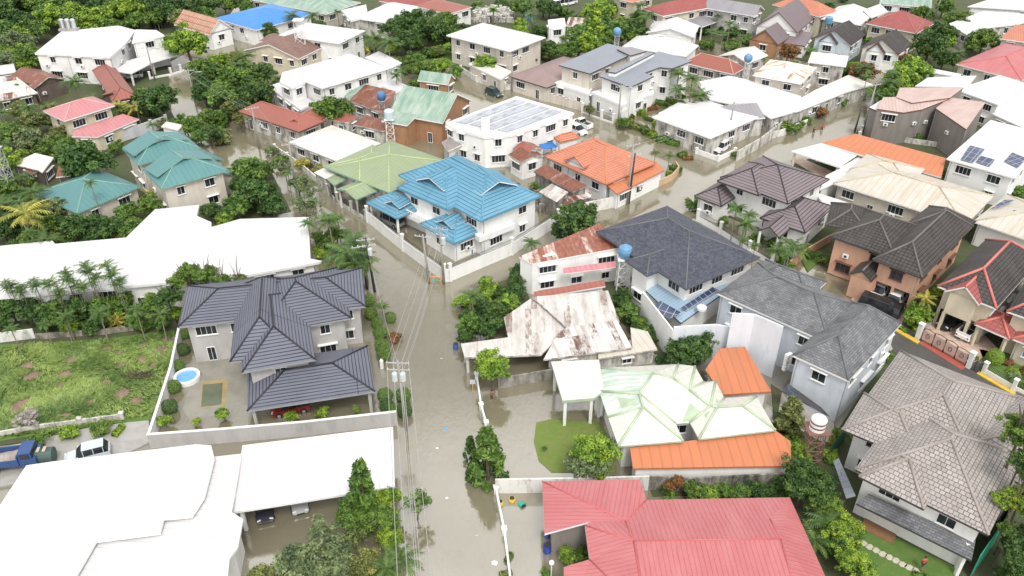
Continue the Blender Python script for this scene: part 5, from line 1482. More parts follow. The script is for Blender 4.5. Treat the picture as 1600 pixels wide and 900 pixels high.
# ================================================================= poles, wires, towers
POLES = []
def pole(label, px, py, h, arms=1, trans=0, lean=(0, 0), arm_dir=(1, 0), mat=None, lamp=False, r=.15):
    q = P(px, py, 0); top = q + Vector((lean[0], lean[1], h))
    root = empty('utility_pole', q, label, 'utility pole', 'utility poles along the flooded streets')
    mb = MB(); mb.tube([q - Vector((0, 0, .5)), top], [r * 1.3, r * .8], 8); mb.build('shaft', mat or POLE, root, smooth=True)
    ad = Vector((arm_dir[0], arm_dir[1], 0)).normalized()
    for k in range(arms):
        c = top - Vector((0, 0, .35 + .9 * k)); an = Vector((-ad.y, ad.x, 0))
        mb = MB(); mb.box(c, ad, an, 1.2, .045, c.z - .045, c.z + .045); arm = mb.build('crossarm', STEEL, root)
        for j in (-1.1, -.45, .45, 1.1):
            mb = MB(); mb.lathe(c + ad * j + Vector((0, 0, .062)), [(.03, 0), (.05, .04), (.03, .08), (.045, .13), (.02, .18)], 8); ins = mb.build('insulator', WHITE, arm, org=c); ins.location = (0, 0, 0); ins.location = c - parent_org(arm)
    for k in range(trans):
        c = top + Vector((.42 * (1 if k == 0 else -1), -.1, -2.6))
        mb = MB(); mb.lathe(c, [(.26, 0), (.3, .05), (.3, .95), (.24, 1.05), (.08, 1.1)], 12); mb.build('transformer', plain('transformer_grey', (0.55, 0.60, 0.60), .5, .2), root)
    if lamp:
        mb = MB(); mb.tube([top - Vector((0, 0, 1.2)), top + Vector((.9, .3, -.7)), top + Vector((1.7, .6, -.75))], .04, 5)
        mb.box(top + Vector((1.95, .7, 0)), (1, .35), (-.35, 1), .35, .12, top.z - .85, top.z - .72); mb.build('lamp_arm', STEEL, root)
    POLES.append((q, top))
    return top
pA = pole('concrete pole with transformer and wide crossarm by the charcoal-roofed house', 636, 672, 9.6, 2, 2, (-.3, 0), (1, -.05))
pB = pole('pole with many crossarms at the white wall corner by the intersection', 694, 444, 9.0, 2, 1, (-.2, 0), (1, -.3))
pC = pole('leaning grey pole left of the white wall corner', 671, 443, 7.6, 1, 0, (-.5, .2), (1, -.3))
pD = pole('dark pole carrying a crossarm on the near left bank of the street', 586, 456, 8.4, 2, 1, (-.5, .1), (1, .2), DARK)
pE = pole('second dark pole on the street bank beside the coconut palm', 574, 452, 7.0, 1, 0, (-.2, 0), (1, .2), DARK)
pF = pole('tall dark wooden pole before the orange-tiled house', 982, 318, 8.6, 1, 0, (.4, .3), (1, .5), plain('black_wood_pole', (0.05, 0.04, 0.035), .9, .3))
pG = pole('pale concrete pole beside the dark wooden pole at the orange-tiled house', 980, 319, 10.4, 1, 0, (.2, .3), (1, .5))
pH = pole('pole in front of the modern white house', 242, 126, 7.6, 1, 0, (0, 0), (1, .3), None, True)
pI = pole('pole amid the trees on the upper flooded street', 305, 160, 7.0, 1, 0, (0, 0), (1, .3), None, True)
pJ = pole('pole standing in the water by the grey duplex gate', 965, 200, 8.6, 1, 0, (.1, 0), (1, .5), None, True)
pK = pole('pole at the corner of the clean white hip roof', 1136, 222, 7.8, 1, 0, (.2, 0), (1, .5))
pL = pole('leaning pole beside the taupe-walled house', 1347, 207, 9.5, 1, 0, (.6, .4), (1, .5))
pM = pole('grey pole at the far end of the lane behind the deep red roof', 1458, 32, 9, 1, 0, (.8, 0), (1, .5))
pN = pole('short dark stump-like pole standing in the cross street water', 1335, 207, 4.6, 0, 0, (.2, 0), (1, .5), DARK)
pO = pole('pole left of the brick red roof by the upper street', 405, 232, 8.0, 1, 0, (0, 0), (1, .5))
pQ = pole('pole between street trees above the flat white roof', 462, 292, 8.0, 1, 0, (0, 0), (1, .5))
pS = pole('pole at the broad white hip roof by the street wall', 800, 142, 8.0, 1, 0, (0, 0), (1, .5))
def wire(a, b_, sag, label, off=(0, 0, 0), r=.03):
    off = Vector(off); pts = []
    for k in range(15):
        t_ = k / 14; p = a.lerp(b_, t_) + off; p.z -= sag * 4 * t_ * (1 - t_); pts.append(p)
    mb = MB(); mb.tube(pts, r, 4, cap=True)
    tag(mb.build('overhead_wire', WIREM, org=pts[0]), label, 'wire', 'overhead wires')
WIREM = plain('wire_grey', (0.40, 0.39, 0.38), .6, .2)
WIRED = plain('wire_dark', (0.06, 0.06, 0.06), .6, .2)
near = P(652, 960, 8.5); near.z = 8.8
runs = [(-1.1, 0, .35), (-.45, 0, .5), (.45, 0, .35), (1.1, 0, .6), (.1, -1.1, .8), (.25, -1.9, 1.0)]
words = ['leftmost high', 'second high', 'third high', 'rightmost high', 'upper slack', 'lowest slack']
for k, (ox, oz, sg) in enumerate(runs):
    wire(pA, near + Vector((ox * .2, 0, 0)), sg, words[k] + ' wire running from the transformer pole to the bottom of the picture', (ox, 0, oz - .1), .023)
    wire(pA, pB, sg, words[k] + ' wire over the street from the transformer pole to the white wall corner', (ox, 0, oz - .1), .016)
for k, (ox, oz) in enumerate(((-.9, 0), (.9, 0), (0, -1))):
    wire(pB, pQ, .7, ['left', 'right', 'low'][k] + ' wire along the upper street above the olive green roof', (ox, 0, oz - .1), .016)
    wire(pQ, pO, .6, ['left', 'right', 'low'][k] + ' wire along the upper street past the off-white roof', (ox, 0, oz - .1), .016)
    wire(pO, pI, .6, ['left', 'right', 'low'][k] + ' wire along the upper street among trees', (ox, 0, oz - .1), .016)
    wire(pG, pK, .8, ['left', 'right', 'low'][k] + ' wire above the flooded crossing right of the orange-tiled house', (ox, 0, oz - .1), .016)
wire(pA, pD, .8, 'single wire from the transformer pole to the dark pole beside the palms', (0, 0, -.6), .016)
wire(pJ, pK, .8, 'single wire from the grey duplex to the clean white hip roof', (0, 0, -.3), .016)
wire(pK, pL, 1.0, 'single wire along the cross street to the leaning pole', (0, 0, -.3), .016)
wire(pL, pM, 1.2, 'single wire from the leaning pole to the far lane', (0, 0, -.3), .016)
wire(pB, pG, 1.2, 'single wire from the white wall corner to the orange-tiled house', (0, 0, -.3), .016)

def lattice(px, py, h, wd, m, z0=0.0, bays=4, parent=None, top=True, taper=.75):
    q = P(px, py, z0); mb = MB()
    def cr(k, z): s_ = wd / 2 * (1 - (1 - taper) * z / h); return q + Vector(((-s_, s_, s_, -s_)[k], (-s_, -s_, s_, s_)[k], z))
    for k in range(4): mb.tube([cr(k, -.4), cr(k, h)], .06, 5)
    for j in range(bays):
        za, zb = h * j / bays, h * (j + 1) / bays
        for k in range(4):
            mb.tube([cr(k, za), cr((k + 1) % 4, zb)], .035, 4); mb.tube([cr(k, zb), cr((k + 1) % 4, za)], .035, 4); mb.tube([cr(k, zb), cr((k + 1) % 4, zb)], .04, 4)
    return q, mb
def water_tower(label, px, py, h, wd, r, th, tm, fm, ball=False, bands=None):
    q, mb = lattice(px, py, h, wd, fm)
    root = empty('water_tower', q, label, 'water tower', 'water tanks on stands')
    mb.build('stand', fm, root)
    mb = MB(); mb.box(q, (1, 0), (0, 1), wd * .55, wd * .55, h + .001, h + .1); mb.build('platform', fm, root)
    mb = MB()
    prof = [(r * .55, 0), (r * .85, th * .15), (r, th * .4), (r, th * .6), (r * .85, th * .85), (r * .4, th), (r * .2, th + .12)] if ball else [(r, 0), (r, th * .85), (r * .8, th * .95), (r * .3, th), (r * .28, th + .12)]
    mb.lathe(q + Vector((0, 0, h + .102)), prof, 20); mb.build('tank', tm, root, smooth=False)
    if bands:
        mb = MB()
        for z in (.25, .6): mb.lathe(q + Vector((0, 0, h + .1 + th * z)), [(r + .015, 0), (r + .015, th * .12)], 20)
        mb.build('band', bands, root)
    return root
TBLU = plain('blue_tank', (0.13, 0.29, 0.47), .45, .25)
TDB = plain('dark_blue_tank', (0.07, 0.17, 0.36), .45, .3)
REDM = plain('red_oxide_steel', (0.22, 0.11, 0.085), .6, .3)
water_tower('blue ball-shaped water tank on a pale lattice stand by the dark shingle roof', 972, 452, 5.0, 1.8, 1.0, 1.8, TBLU, WHITE, True)
water_tower('white water tank with dark bands on a red steel stand', 1262, 722, 4.6, 1.9, .78, 1.5, WHITE, REDM, False, plain('band_dark', (0.16, 0.10, 0.10), .6, .2))
water_tower('pale blue water tank beside the rust-red hip roof', 1163, 130, 4.6, 1.2, .9, 1.7, TBLU, WHITE, True)
water_tower('dull blue water tank beside the weathered green gable', 600, 196, 5.0, 1.2, .9, 1.7, TDB, STEEL, True)
water_tower('small blue water tank beside the tall white-roofed house', 495, 152, 4.0, 1.0, .85, 1.7, TDB, STEEL)
water_tower('blue water tank behind the grey duplex', 961, 100, 6.5, 1.2, .9, 1.7, TBLU, STEEL, True)
water_tower('blue water tank between the violet grey gables and the pale blue cottage', 1289, 62, 4.0, 1.2, .9, 1.6, TBLU, STEEL)
water_tower('blue water tank near the broad white hip roof and vans', 826, 56, 3.6, 1.2, 1.0, 1.7, TBLU, STEEL)
water_tower('pale tank on grey lattice stand in front of the wooden green gable house', 612, 226, 5.0, 1.6, .9, 1.7, plain('pale_tank', (0.5, 0.6, 0.65), .5, .2), WHITE)
q, mb = lattice(476, 104, 10.5, 2.4, WHITE, bays=6)
root = empty('lattice_tower', q, 'tall white lattice tower before the brown-roofed cream house', 'tower'); mb.build('frame', WHITE, root)
mb = MB(); mb.box(q, (1, 0), (0, 1), 1.15, 1.15, 10.501, 10.6); mb.build('platform', WHITE, root)
q, mb = lattice(22, 318, 9.5, 2.0, STEEL, bays=6)
root = empty('lattice_tower', q, 'grey lattice tower among trees on the left edge', 'tower'); mb.build('frame', STEEL, root)
mb = MB(); mb.box(q, (1, 0), (0, 1), .95, .95, 9.501, 9.6); mb.build('platform', STEEL, root)
q = P(108, 46, 6.6)
root = empty('roof_tanks', (q.x, q.y, 6.4), 'three steel water tanks on the modern white house roof', 'water tanks')
for k in range(3):
    mb = MB(); mb.lathe(Vector((q.x - 1.3 + 1.3 * k, q.y, 6.9)), [(.6, 0), (.6, 1.9), (.3, 2.15)], 14); mb.build('tank', plain('stainless', (0.6, 0.61, 0.62), .25, .15, metallic=.7), root)
mb = MB(); mb.box(q, (1, 0), (0, 1), 2.1, .8, 6.41, 6.88); mb.build('platform', CONC, root)
mb = MB(); q = P(1228, 590, 2); 
# ================================================================= vehicles
def car(label, px, py, toward, col, kind='suv', L=4.5, W=1.8, z=.0, name=None, cat='car', group='parked cars'):
    """vehicle whose centre stands at ground pixel (px, py), nose towards pixel toward"""
    q = P(px, py, z); d = P(*toward, z) - q; d.z = 0; a = math.atan2(d.y, d.x)
    H = {'suv': 1.75, 'sedan': 1.45, 'pickup': 1.75, 'van': 2.0}[kind]
    paint = plain('car_paint_%d_%d_%d' % tuple(int(c * 100) for c in col), col, .25, .08, 1, spec=.6)
    root = empty(name or {'suv': 'parked_car', 'sedan': 'parked_car', 'pickup': 'pickup_truck', 'van': 'parked_van'}[kind], q, label, cat, group)
    root.rotation_euler.z = a
    b = z + .28
    def loft(st, m):  # stations: (x, half width low, half width high, z low, z high)
        for i in range(len(st) - 1):
            x0, a0, c0, l0, h0 = st[i]; x1, a1, c1, l1, h1 = st[i + 1]
            m.poly([(x0, a0, l0), (x1, a1, l1), (x1, c1, h1), (x0, c0, h0)][::-1]); m.poly([(x0, -a0, l0), (x1, -a1, l1), (x1, -c1, h1), (x0, -c0, h0)])
            m.poly([(x0, -c0, h0), (x1, -c1, h1), (x1, c1, h1), (x0, c0, h0)]); m.poly([(x0, -a0, l0), (x1, -a1, l1), (x1, a1, l1), (x0, a0, l0)][::-1])
        x, a_, c_, l_, h_ = st[0]; m.poly([(x, a_, l_), (x, -a_, l_), (x, -c_, h_), (x, c_, h_)][::-1])
        x, a_, c_, l_, h_ = st[-1]; m.poly([(x, a_, l_), (x, -a_, l_), (x, -c_, h_), (x, c_, h_)])
    w_ = W / 2; h = L / 2; bz = .95 if kind != 'sedan' else .85
    def local(m, nm, mat, par=root, sm=False):
        ob = m.build(nm, mat, None, org=(0, 0, 0), uv=False, smooth=sm); ob.parent = par; ob.location = (0, 0, 0); return ob
    m = MB(); tail = .98 if kind in ('suv', 'van') else .96
    loft([(-h, w_ * .86, w_ * .82, .42, bz * .9), (-h * .94, w_ * .97, w_ * .92, .3, bz), (-h * .5, w_, w_ * .93, .28, bz + .03), (h * .35, w_, w_ * .93, .28, bz), (h * .82, w_ * .96, w_ * .86, .3, bz * .88), (h, w_ * .8, w_ * .72, .4, bz * .68)], m)
    body = local(m, 'body', paint)
    if kind == 'pickup': cab = [(-.1 * h, .98), (.02 * h, .97), (.3 * h, .95), (.52 * h, .0)]; x_r0, x_r1, x_b, x_f = -.12 * h, .22 * h, -.2 * h, .5 * h
    elif kind == 'sedan': x_b, x_r0, x_r1, x_f = -.78 * h, -.42 * h, .18 * h, .5 * h
    elif kind == 'van': x_b, x_r0, x_r1, x_f = -.97 * h, -.9 * h, .5 * h, .8 * h
    else: x_b, x_r0, x_r1, x_f = -.95 * h, -.78 * h, .12 * h, .45 * h
    m = MB(); loft([(x_b, w_ * .88, w_ * .88, bz - .02, bz + .04), (x_r0, w_ * .9, w_ * .74, bz - .02, H - .06), (x_r1, w_ * .9, w_ * .74, bz - .02, H - .06), (x_f, w_ * .86, w_ * .86, bz - .02, bz + .03)], m)
    local(m, 'windows', GLASS)
    m = MB(); loft([(x_r0 - .06, w_ * .72, w_ * .68, H - .062, H - .03), (x_r0 + .15, w_ * .76, w_ * .7, H - .07, H), (x_r1 - .15, w_ * .76, w_ * .7, H - .07, H), (x_r1 + .05, w_ * .72, w_ * .68, H - .062, H - .03)], m)
    for xx in (x_r0 + .05, (x_r0 + x_r1) / 2, x_r1 - .03):
        for s_ in (-1, 1): m.tube([(xx, s_ * w_ * .915, bz), (xx, s_ * w_ * .755, H - .06)], .045, 4)
    local(m, 'roof', paint)
    if kind == 'pickup':
        m = MB(); m.box(((-h * .96 - .24 * h) / 2, 0), (1, 0), (0, 1), (.96 - .24) * h / 2 - .04, w_ * .76, bz + .02, bz + .035); local(m, 'bed', RUBBER)
        m = MB()
        for s_ in (-1, 1): m.box(((-h * .96 - .24 * h) / 2, s_ * w_ * .86), (1, 0), (0, 1), (.96 - .24) * h / 2, .06, bz - .05, bz + .3)
        m.box((-h * .95, 0), (1, 0), (0, 1), .05, w_ * .8, bz - .05, bz + .3); local(m, 'bed_side', paint)
    for sx in (-.62, .62):
        for s_ in (-1, 1):
            m = MB(); c = Vector((sx * h, s_ * w_ * .9, .34))
            m.tube([c - Vector((0, .11, 0)), c + Vector((0, .11, 0))], .34, 14); wh = local(m, 'wheel', RUBBER)
            m = MB(); m.tube([c + Vector((0, s_ * .1, 0)), c + Vector((0, s_ * .125, 0))], .2, 10); local(m, 'rim', STEEL, wh)
    for s_ in (-1, 1):
        m = MB(); m.box((h * .93, s_ * w_ * .66), (1, -.25 * s_), (.25 * s_, 1), .06, .17, bz * .68, bz * .82); local(m, 'headlight', plain('lamp_lens', (.8, .8, .78), .1, .05))
        m = MB(); m.box((-h * .985, s_ * w_ * .72), (1, 0), (0, 1), .05, .1, bz * .66, bz * .9); local(m, 'taillight', plain('tail_lens', (.4, .02, .02), .2, .05))
        m = MB(); m.box((x_f - .2, s_ * w_ * 1.05), (1, 0), (0, 1), .06, .1, bz + .05, bz + .2); local(m, 'mirror', paint)
    m = MB(); m.box((h * 1.0, 0), (1, 0), (0, 1), .03, w_ * .42, bz * .42, bz * .6); local(m, 'grille', DARK)
    return root
CW, CB, CS = (.78, .78, .78), (.02, .02, .022), (.4, .41, .42)
car('dark red pickup parked under the charcoal carport roof', 455, 642, (425, 648), (.25, .025, .02), 'suv', 4.3, 1.8, z=-.12)
car('silver van parked under the front blue carport roof', 612, 350, (596, 343), CS, 'van', 4.5, 1.8, z=-.1)
car('white pickup in the floodwater between solar-panelled building and grey duplex', 908, 198, (893, 192), CW, 'pickup', 5.0, 1.85, z=-.25)
car('white car half under the pale awning beside the orange-tiled house', 902, 208, (915, 214), CW, 'suv', 4.4, 1.8, z=-.25)
car('white car under the carport of the modern white house', 207, 122, (190, 124), CW, 'suv', 4.6, 1.8, z=.07)
car('white car parked left in the garage of the peach house', 1371, 462, (1358, 474), CW, 'suv', 4.3, 1.8, z=.17)
car('white car parked right in the garage of the peach house', 1402, 470, (1416, 457), CW, 'suv', 4.4, 1.8, z=.17)
car('long black van across the driveway of the peach house', 1371, 486, (1390, 493), CB, 'van', 5.0, 1.9, z=.17)
car('black car at the gate of the peach house', 1396, 492, (1386, 505), CB, 'sedan', 4.4, 1.8, z=.17)
car('black car parked left under the balcony on the red paved drive', 1483, 506, (1472, 514), CB, 'suv', 4.6, 1.85, z=.17)
car('white pickup parked right under the balcony on the red paved drive', 1515, 521, (1527, 511), CW, 'pickup', 5.0, 1.9, z=.17)
car('dark car just under the edge of the lower left white carport', 414, 795, (416, 818), (.03, .03, .05), 'sedan', 4.3, 1.75, z=-.1)
car('silver car deeper under the lower left white carport', 468, 782, (471, 806), CS, 'sedan', 4.3, 1.75, z=-.1)
car('pale blue-grey car beside the blue truck on the wet track', 139, 716, (115, 722), (.5, .56, .62), 'suv', 4.4, 1.75, z=.13)
car('white car parked outside the taupe roof by the street', 842, 148, (850, 153), CW, 'suv', 4.3, 1.75, z=-.1)
car('left white van in the car park at the top', 870, 11, (858, 14), CW, 'van', 4.8, 1.9, z=.07)
car('right white van in the car park at the top', 890, 7, (878, 10), CW, 'van', 4.8, 1.9, z=.07)
car('silver car in front of the dark grey carport at the top', 1112, 48, (1100, 50), CS, 'suv', 4.4, 1.8, z=.07)
car('white car in the drive of the low house by the cross street', 1126, 235, (1118, 240), CW, 'suv', 4.3, 1.8, z=-.1)
car('dark car on the street by the weathered green gable', 772, 150, (782, 154), (.03, .07, .06), 'suv', 4.3, 1.8, z=-.2)

# blue truck with gravel in its open bed
q = P(16, 729, .13); d = P(75, 722, .13) - q; a = math.atan2(d.y, d.x)
root = empty('dump_truck', q, 'blue truck with gravel in its open bed on the wet track', 'truck'); root.rotation_euler.z = a
def lp(m, nm, mat, par=root):
    ob = m.build(nm, mat, None, org=(0, 0, 0)); ob.parent = par; return ob
BLUE = plain('truck_blue', (0.03, 0.075, 0.21), .4, .25)
m = MB()
for s_ in (-1, 1): m.box((-.8, s_ * 1.1), (1, 0), (0, 1), 2.3, .06, .95, 1.75)
m.box((-3.06, 0), (1, 0), (0, 1), .06, 1.04, .95, 1.75); m.box((1.46, 0), (1, 0), (0, 1), .06, 1.04, .95, 2.1); m.box((-.8, 0), (1, 0), (0, 1), 2.2, 1.03, .9, .96); lp(m, 'bed', BLUE)
m = MB(); r_ = random.Random(5); g_ = [[Vector((-2.95 + .55 * i, -1.0 + .4 * j, 1.2 + (.25 * math.sin(i * 1.1) * math.cos(j) + r_.uniform(-.08, .12)))) for j in range(6)] for i in range(9)]
for i in range(8):
    for j in range(5): m.poly([g_[i][j], g_[i + 1][j], g_[i + 1][j + 1], g_[i][j + 1]])
lp(m, 'gravel_load', plain('gravel', (.38, .33, .30), .9, .4, 4))
m = MB(); m.box((2.35, 0), (1, 0), (0, 1), .8, 1.05, .7, 1.6); m.box((2.2, 0), (1, 0), (0, 1), .62, .98, 1.601, 2.35); lp(m, 'cab', BLUE)
m = MB(); m.box((2.83, 0), (1, 0), (0, 1), .02, .85, 1.66, 2.25)
for s_ in (-1, 1): m.box((2.2, s_ * .99), (1, 0), (0, 1), .45, .02, 1.68, 2.22)
lp(m, 'windows', GLASS)
for x in (-2.2, -1.2, 2.3):
    for s_ in (-1, 1):
        m = MB(); m.tube([(x, s_ * .8, .5), (x, s_ * 1.1, .5)], .48, 14); lp(m, 'wheel', RUBBER)
m = MB(); m.box((-.5, 0), (1, 0), (0, 1), 2.9, .4, .55, .85); lp(m, 'chassis', DARK)
q = P(68, 723, .13); root = empty('water_tanker_trailer', q, 'dark green ribbed tank beside the blue truck', 'tank'); root.rotation_euler.z = a
m = MB(); m.tube([(-1.4, 0, 1.0), (-1.3, 0, 1.0), (1.3, 0, 1.0), (1.4, 0, 1.0)], [.5, .8, .8, .5], 16); lp(m, 'tank', plain('tank_green', (.05, .09, .08), .5, .3), root)
m = MB()
for x in (-.6, 0, .6): m.box((x, 0), (1, 0), (0, 1), .14, .35, 1.795, 1.88)
lp(m, 'hatch', plain('hatch_tan', (.5, .42, .32), .6, .2), root)
for s_ in (-.8, .8):
    m = MB(); m.box((s_, 0), (1, 0), (0, 1), .1, .6, 0, .35); lp(m, 'support', DARK, root)

# ================================================================= people
def person(label, px, py, facing, shirt, trousers, z=0.0, pose='stand', wade=0.0, h=1.68):
    q = P(px, py, z); d = P(*facing, z) - q
    root = empty('person', q, label, 'person')
    root.rotation_euler.z = math.atan2(d.y, d.x) - math.pi / 2
    k = h / 1.7; lz = -wade
    st = .12 if pose == 'walk' else 0.0
    J = [(0, 0, .95), (0, .01, 1.2), (0, .02, 1.42), (0, .03, 1.52), (0, .05, 1.66),
         (.10, 0, .9), (.11, st + .03, .5), (.11, st * .6, .08), (.11, st * .6 + .14, .04),
         (-.10, 0, .9), (-.11, -st + .03, .5), (-.11, -st * 1.6, .08), (-.11, -st * 1.6 + .14, .04),
         (.19, .0, 1.4), (.25, -st - .02, 1.13), (.25, .12 + st, .93), (.25, .17 + st, .84),
         (-.19, .0, 1.4), (-.25, st - .02, 1.13), (-.25, .12 + st, .93), (-.25, .17 + st, .84)]
    E = [(0, 1), (1, 2), (2, 3), (3, 4), (0, 5), (5, 6), (6, 7), (7, 8), (0, 9), (9, 10), (10, 11), (11, 12), (2, 13), (13, 14), (14, 15), (15, 16), (2, 17), (17, 18), (18, 19), (19, 20)]
    rad = [.13, .125, .12, .055, .10, .095, .06, .042, .035, .095, .06, .042, .035, .065, .045, .035, .035, .065, .045, .035, .035]
    def skin(name, idx, mat, f=1.0, sub=1):
        mp = {o: n for n, o in enumerate(idx)}
        me = bpy.data.meshes.new(name); me.from_pydata([(J[i][0] * k, J[i][1] * k, J[i][2] * k + lz) for i in idx], [(mp[a], mp[b_]) for a, b_ in E if a in mp and b_ in mp], [])
        ob = bpy.data.objects.new(name, me); COL.objects.link(ob); ob.parent = root
        md = ob.modifiers.new('skin', 'SKIN'); sv = me.skin_vertices[0].data
        for n, i in enumerate(idx): sv[n].radius = (rad[i] * k * f, rad[i] * k * f)
        sv[0].use_root = True
        ob.modifiers.new('sub', 'SUBSURF').levels = sub; ob.modifiers['sub'].render_levels = sub
        me.materials.append(mat); return ob
    skin('body', list(range(21)), plain('skin', (.30, .16, .10), .6, .1))
    skin('shirt', [0, 1, 2, 13, 14, 17, 18], shirt, 1.16)
    skin('trousers', [0, 5, 6, 9, 10], trousers, 1.16)
    m = MB(); m.lathe(Vector((0, .03 * k, 1.66 * k + lz)), [(.105 * k, 0), (.112 * k, .05), (.085 * k, .1), (.03 * k, .125)], 10)
    ob = m.build('hair', plain('hair', (.012, .01, .01), .7, .1), None, org=(0, 0, 0), smooth=True); ob.parent = root
    return root
RSH = plain('red_shirt', (.55, .05, .04), .8, .2); DKT = plain('dark_trousers', (.04, .04, .05), .8, .2); BSH = plain('brown_shirt', (.2, .09, .06), .8, .2)
person('person in a red shirt standing on the garden path by the tile-roofed house', 1439, 890, (1420, 870), RSH, DKT, .17, 'walk')
person('person in dark clothes wading beside the white kerb wall', 769, 624, (750, 650), BSH, DKT, 0, 'walk', .35)
person('person in a red shirt wading in the cross street', 1284, 203, (1270, 215), RSH, DKT, 0, 'walk', .5)
person('person in dark clothes wading left of the one in red', 1271, 208, (1260, 216), DKT, DKT, 0, 'walk', .5)

# ================================================================= small things
def drum(label, px, py, r, h, col, z=0.0, lying=False, cat='barrel', name='plastic_barrel'):
    q = P(px, py, z); root = empty(name, q, label, cat)
    m = MB(); m.lathe((0, 0, -.15), [(r * .9, 0), (r, .05), (r, h * .33), (r * 1.05, h * .36), (r, h * .39), (r, h * .7), (r * 1.05, h * .73), (r, h * .76), (r * .95, h)], 16)
    ob = m.build('barrel_body', plain('plastic_%d' % (col[0] * 999 + col[1] * 99 + col[2] * 9), col, .4, .15), None, org=(0, 0, 0)); ob.parent = root
    m = MB(); m.lathe((0, 0, h - .149), [(r * .8, 0), (r * .8, .03)], 14); ob2 = m.build('lid', DARK, None, org=(0, 0, 0)); ob2.parent = root
    if lying: root.rotation_euler = (R(80), 0, .6)
    return root
drum('blue plastic barrel in the notch of the pink-red roof', 855, 862, .38, 1.1, (.02, .05, .30))
drum('small blue barrel behind the blue barrel in the roof notch', 855, 838, .3, .8, (.05, .10, .34))
drum('yellow tub floating by the white mould-stained wall', 800, 782, .32, .5, (.75, .5, .05), cat='tub', name='plastic_tub')
drum('green tub floating in the front yard of the pink-red roof', 814, 788, .34, .6, (.03, .38, .25), lying=True, cat='tub', name='plastic_tub')
drum('second yellow tub by the street wall end', 782, 788, .28, .6, (.75, .52, .08), cat='tub', name='plastic_tub')
for lb, x, y, c in (('left blue drum in the corner yard of the blue-roofed house', 726, 398, (.03, .07, .28)), ('middle blue drum in the corner yard of the blue-roofed house', 736, 395, (.04, .09, .32)), ('right blue drum in the corner yard of the blue-roofed house', 750, 391, (.03, .06, .24)), ('green drum behind the wall of the olive green roof', 560, 330, (.04, .16, .08)), ('blue drum beside the stained old roof', 712, 545, (.04, .10, .34)), ('grey bin in the yard of the clean white hip roof', 1098, 232, (.2, .2, .2)), ('blue drum beside the off-white roof', 500, 270, (.04, .1, .34))):
    drum(lb, x, y, .32, .95, c, cat='drum', name='plastic_drum')
for lb, x, y, s_, c in (('blue scrap', 697, 669, .35, (.1, .35, .6)), ('white scrap', 683, 700, .2, CW), ('white bag', 773, 880, .4, CW), ('pale scrap', 698, 778, .18, CW), ('tan scrap', 745, 836, .2, (.5, .4, .3)), ('grey scrap', 690, 560, .2, CS)):
    q = P(x, y, .0); m = MB(); r_ = random.Random(x)
    n = 7; ring = [q + Vector((math.cos(j * 6.283 / n) * s_ * r_.uniform(.6, 1), math.sin(j * 6.283 / n) * s_ * r_.uniform(.5, .9), .01)) for j in range(n)]
    tp = q + Vector((0, 0, s_ * .35))
    for j in range(n): m.poly([ring[j], ring[(j + 1) % n], tp])
    tag(m.build('floating_litter', plain('litter_%d' % (c[0] * 100), c, .6, .2), org=q), '%s of litter floating at the %s of the flooded street' % (lb, 'top' if y < 600 else 'middle' if y < 760 else 'bottom'), 'litter', 'floating litter')
# round blue fountain
q = P(293, 592, 0); root = empty('garden_pool', q, 'small round raised pool with bright blue water in the walled yard', 'pool')
m = MB(); ro, ri, hh = 1.5, 1.15, .5
for j in range(24):
    a0, a1 = j * math.pi / 12, (j + 1) * math.pi / 12
    o0, o1 = q + Vector((ro * math.cos(a0), ro * math.sin(a0), 0)), q + Vector((ro * math.cos(a1), ro * math.sin(a1), 0)); i0, i1 = q + Vector((ri * math.cos(a0), ri * math.sin(a0), 0)), q + Vector((ri * math.cos(a1), ri * math.sin(a1), 0))
    z1 = Vector((0, 0, hh)); z0 = Vector((0, 0, -.3))
    m.poly([o0 + z0, o1 + z0, o1 + z1, o0 + z1]); m.poly([i1 + z0, i0 + z0, i0 + z1, i1 + z1]); m.poly([o0 + z1, o1 + z1, i1 + z1, i0 + z1])
m.build('rim', WHITE, root)
m = MB(); m.lathe(q + Vector((0, 0, .05)), [(1.14, 0), (1.14, .25)], 24); m.build('pool_water', plain('pool_blue', (.16, .42, .75), .08, .3, 1.2), root)
# stepping stones
r_ = random.Random(9)
for k, (x, y) in enumerate([(1349, 849), (1359, 855), (1369, 860), (1379, 866), (1389, 871), (1400, 876), (1410, 882), (1420, 887), (1431, 892)]):
    q = P(x, y, .16); m = MB(); n = 6
    m.prism([q + Vector((math.cos(j * 1.047 + k) * .42 * r_.uniform(.8, 1.1), math.sin(j * 1.047 + k) * .36, 0)) for j in range(n)], .15, .20, 0, False)
    tag(m.build('stepping_stone', plain('stone_pale', (.48, .45, .36), .85, .3, 2), org=(q.x, q.y, .16)), 'pale stepping stone, number %s from the left along the garden path' % ['one', 'two', 'three', 'four', 'five', 'six', 'seven', 'eight', 'nine'][k], 'stepping stone', 'stepping stones in the garden')
# garden lamps
for lb, x, y in (('left globe lamp on a white post beside the pink-red roof', 861, 905), ):
    q = P(x, y, 0); root = empty('garden_lamp', q, lb, 'lamp'); m = MB(); m.tube([q, q + Vector((0, 0, 2.0))], .05, 6); m.build('post', WHITE, root)
    m = MB(); m.lathe(q + Vector((0, 0, 2.0)), [(.06, 0), (.2, .1), (.25, .25), (.2, .4), (.05, .5)], 12); m.build('lamp_globe', WHITE, root)
q = P(597, 575, 0)
root = empty('garden_lamp', q, 'small white post lamp among clipped shrubs on the street side', 'lamp'); m = MB(); m.box(q, (1, 0), (0, 1), .18, .18, -.3, 1.0); m.build('post', WHITE, root); m = MB(); m.lathe(q + Vector((0, 0, 1.001)), [(.2, 0), (.26, .1), (.1, .35)], 8); m.build('lamp_globe', WHITE, root)
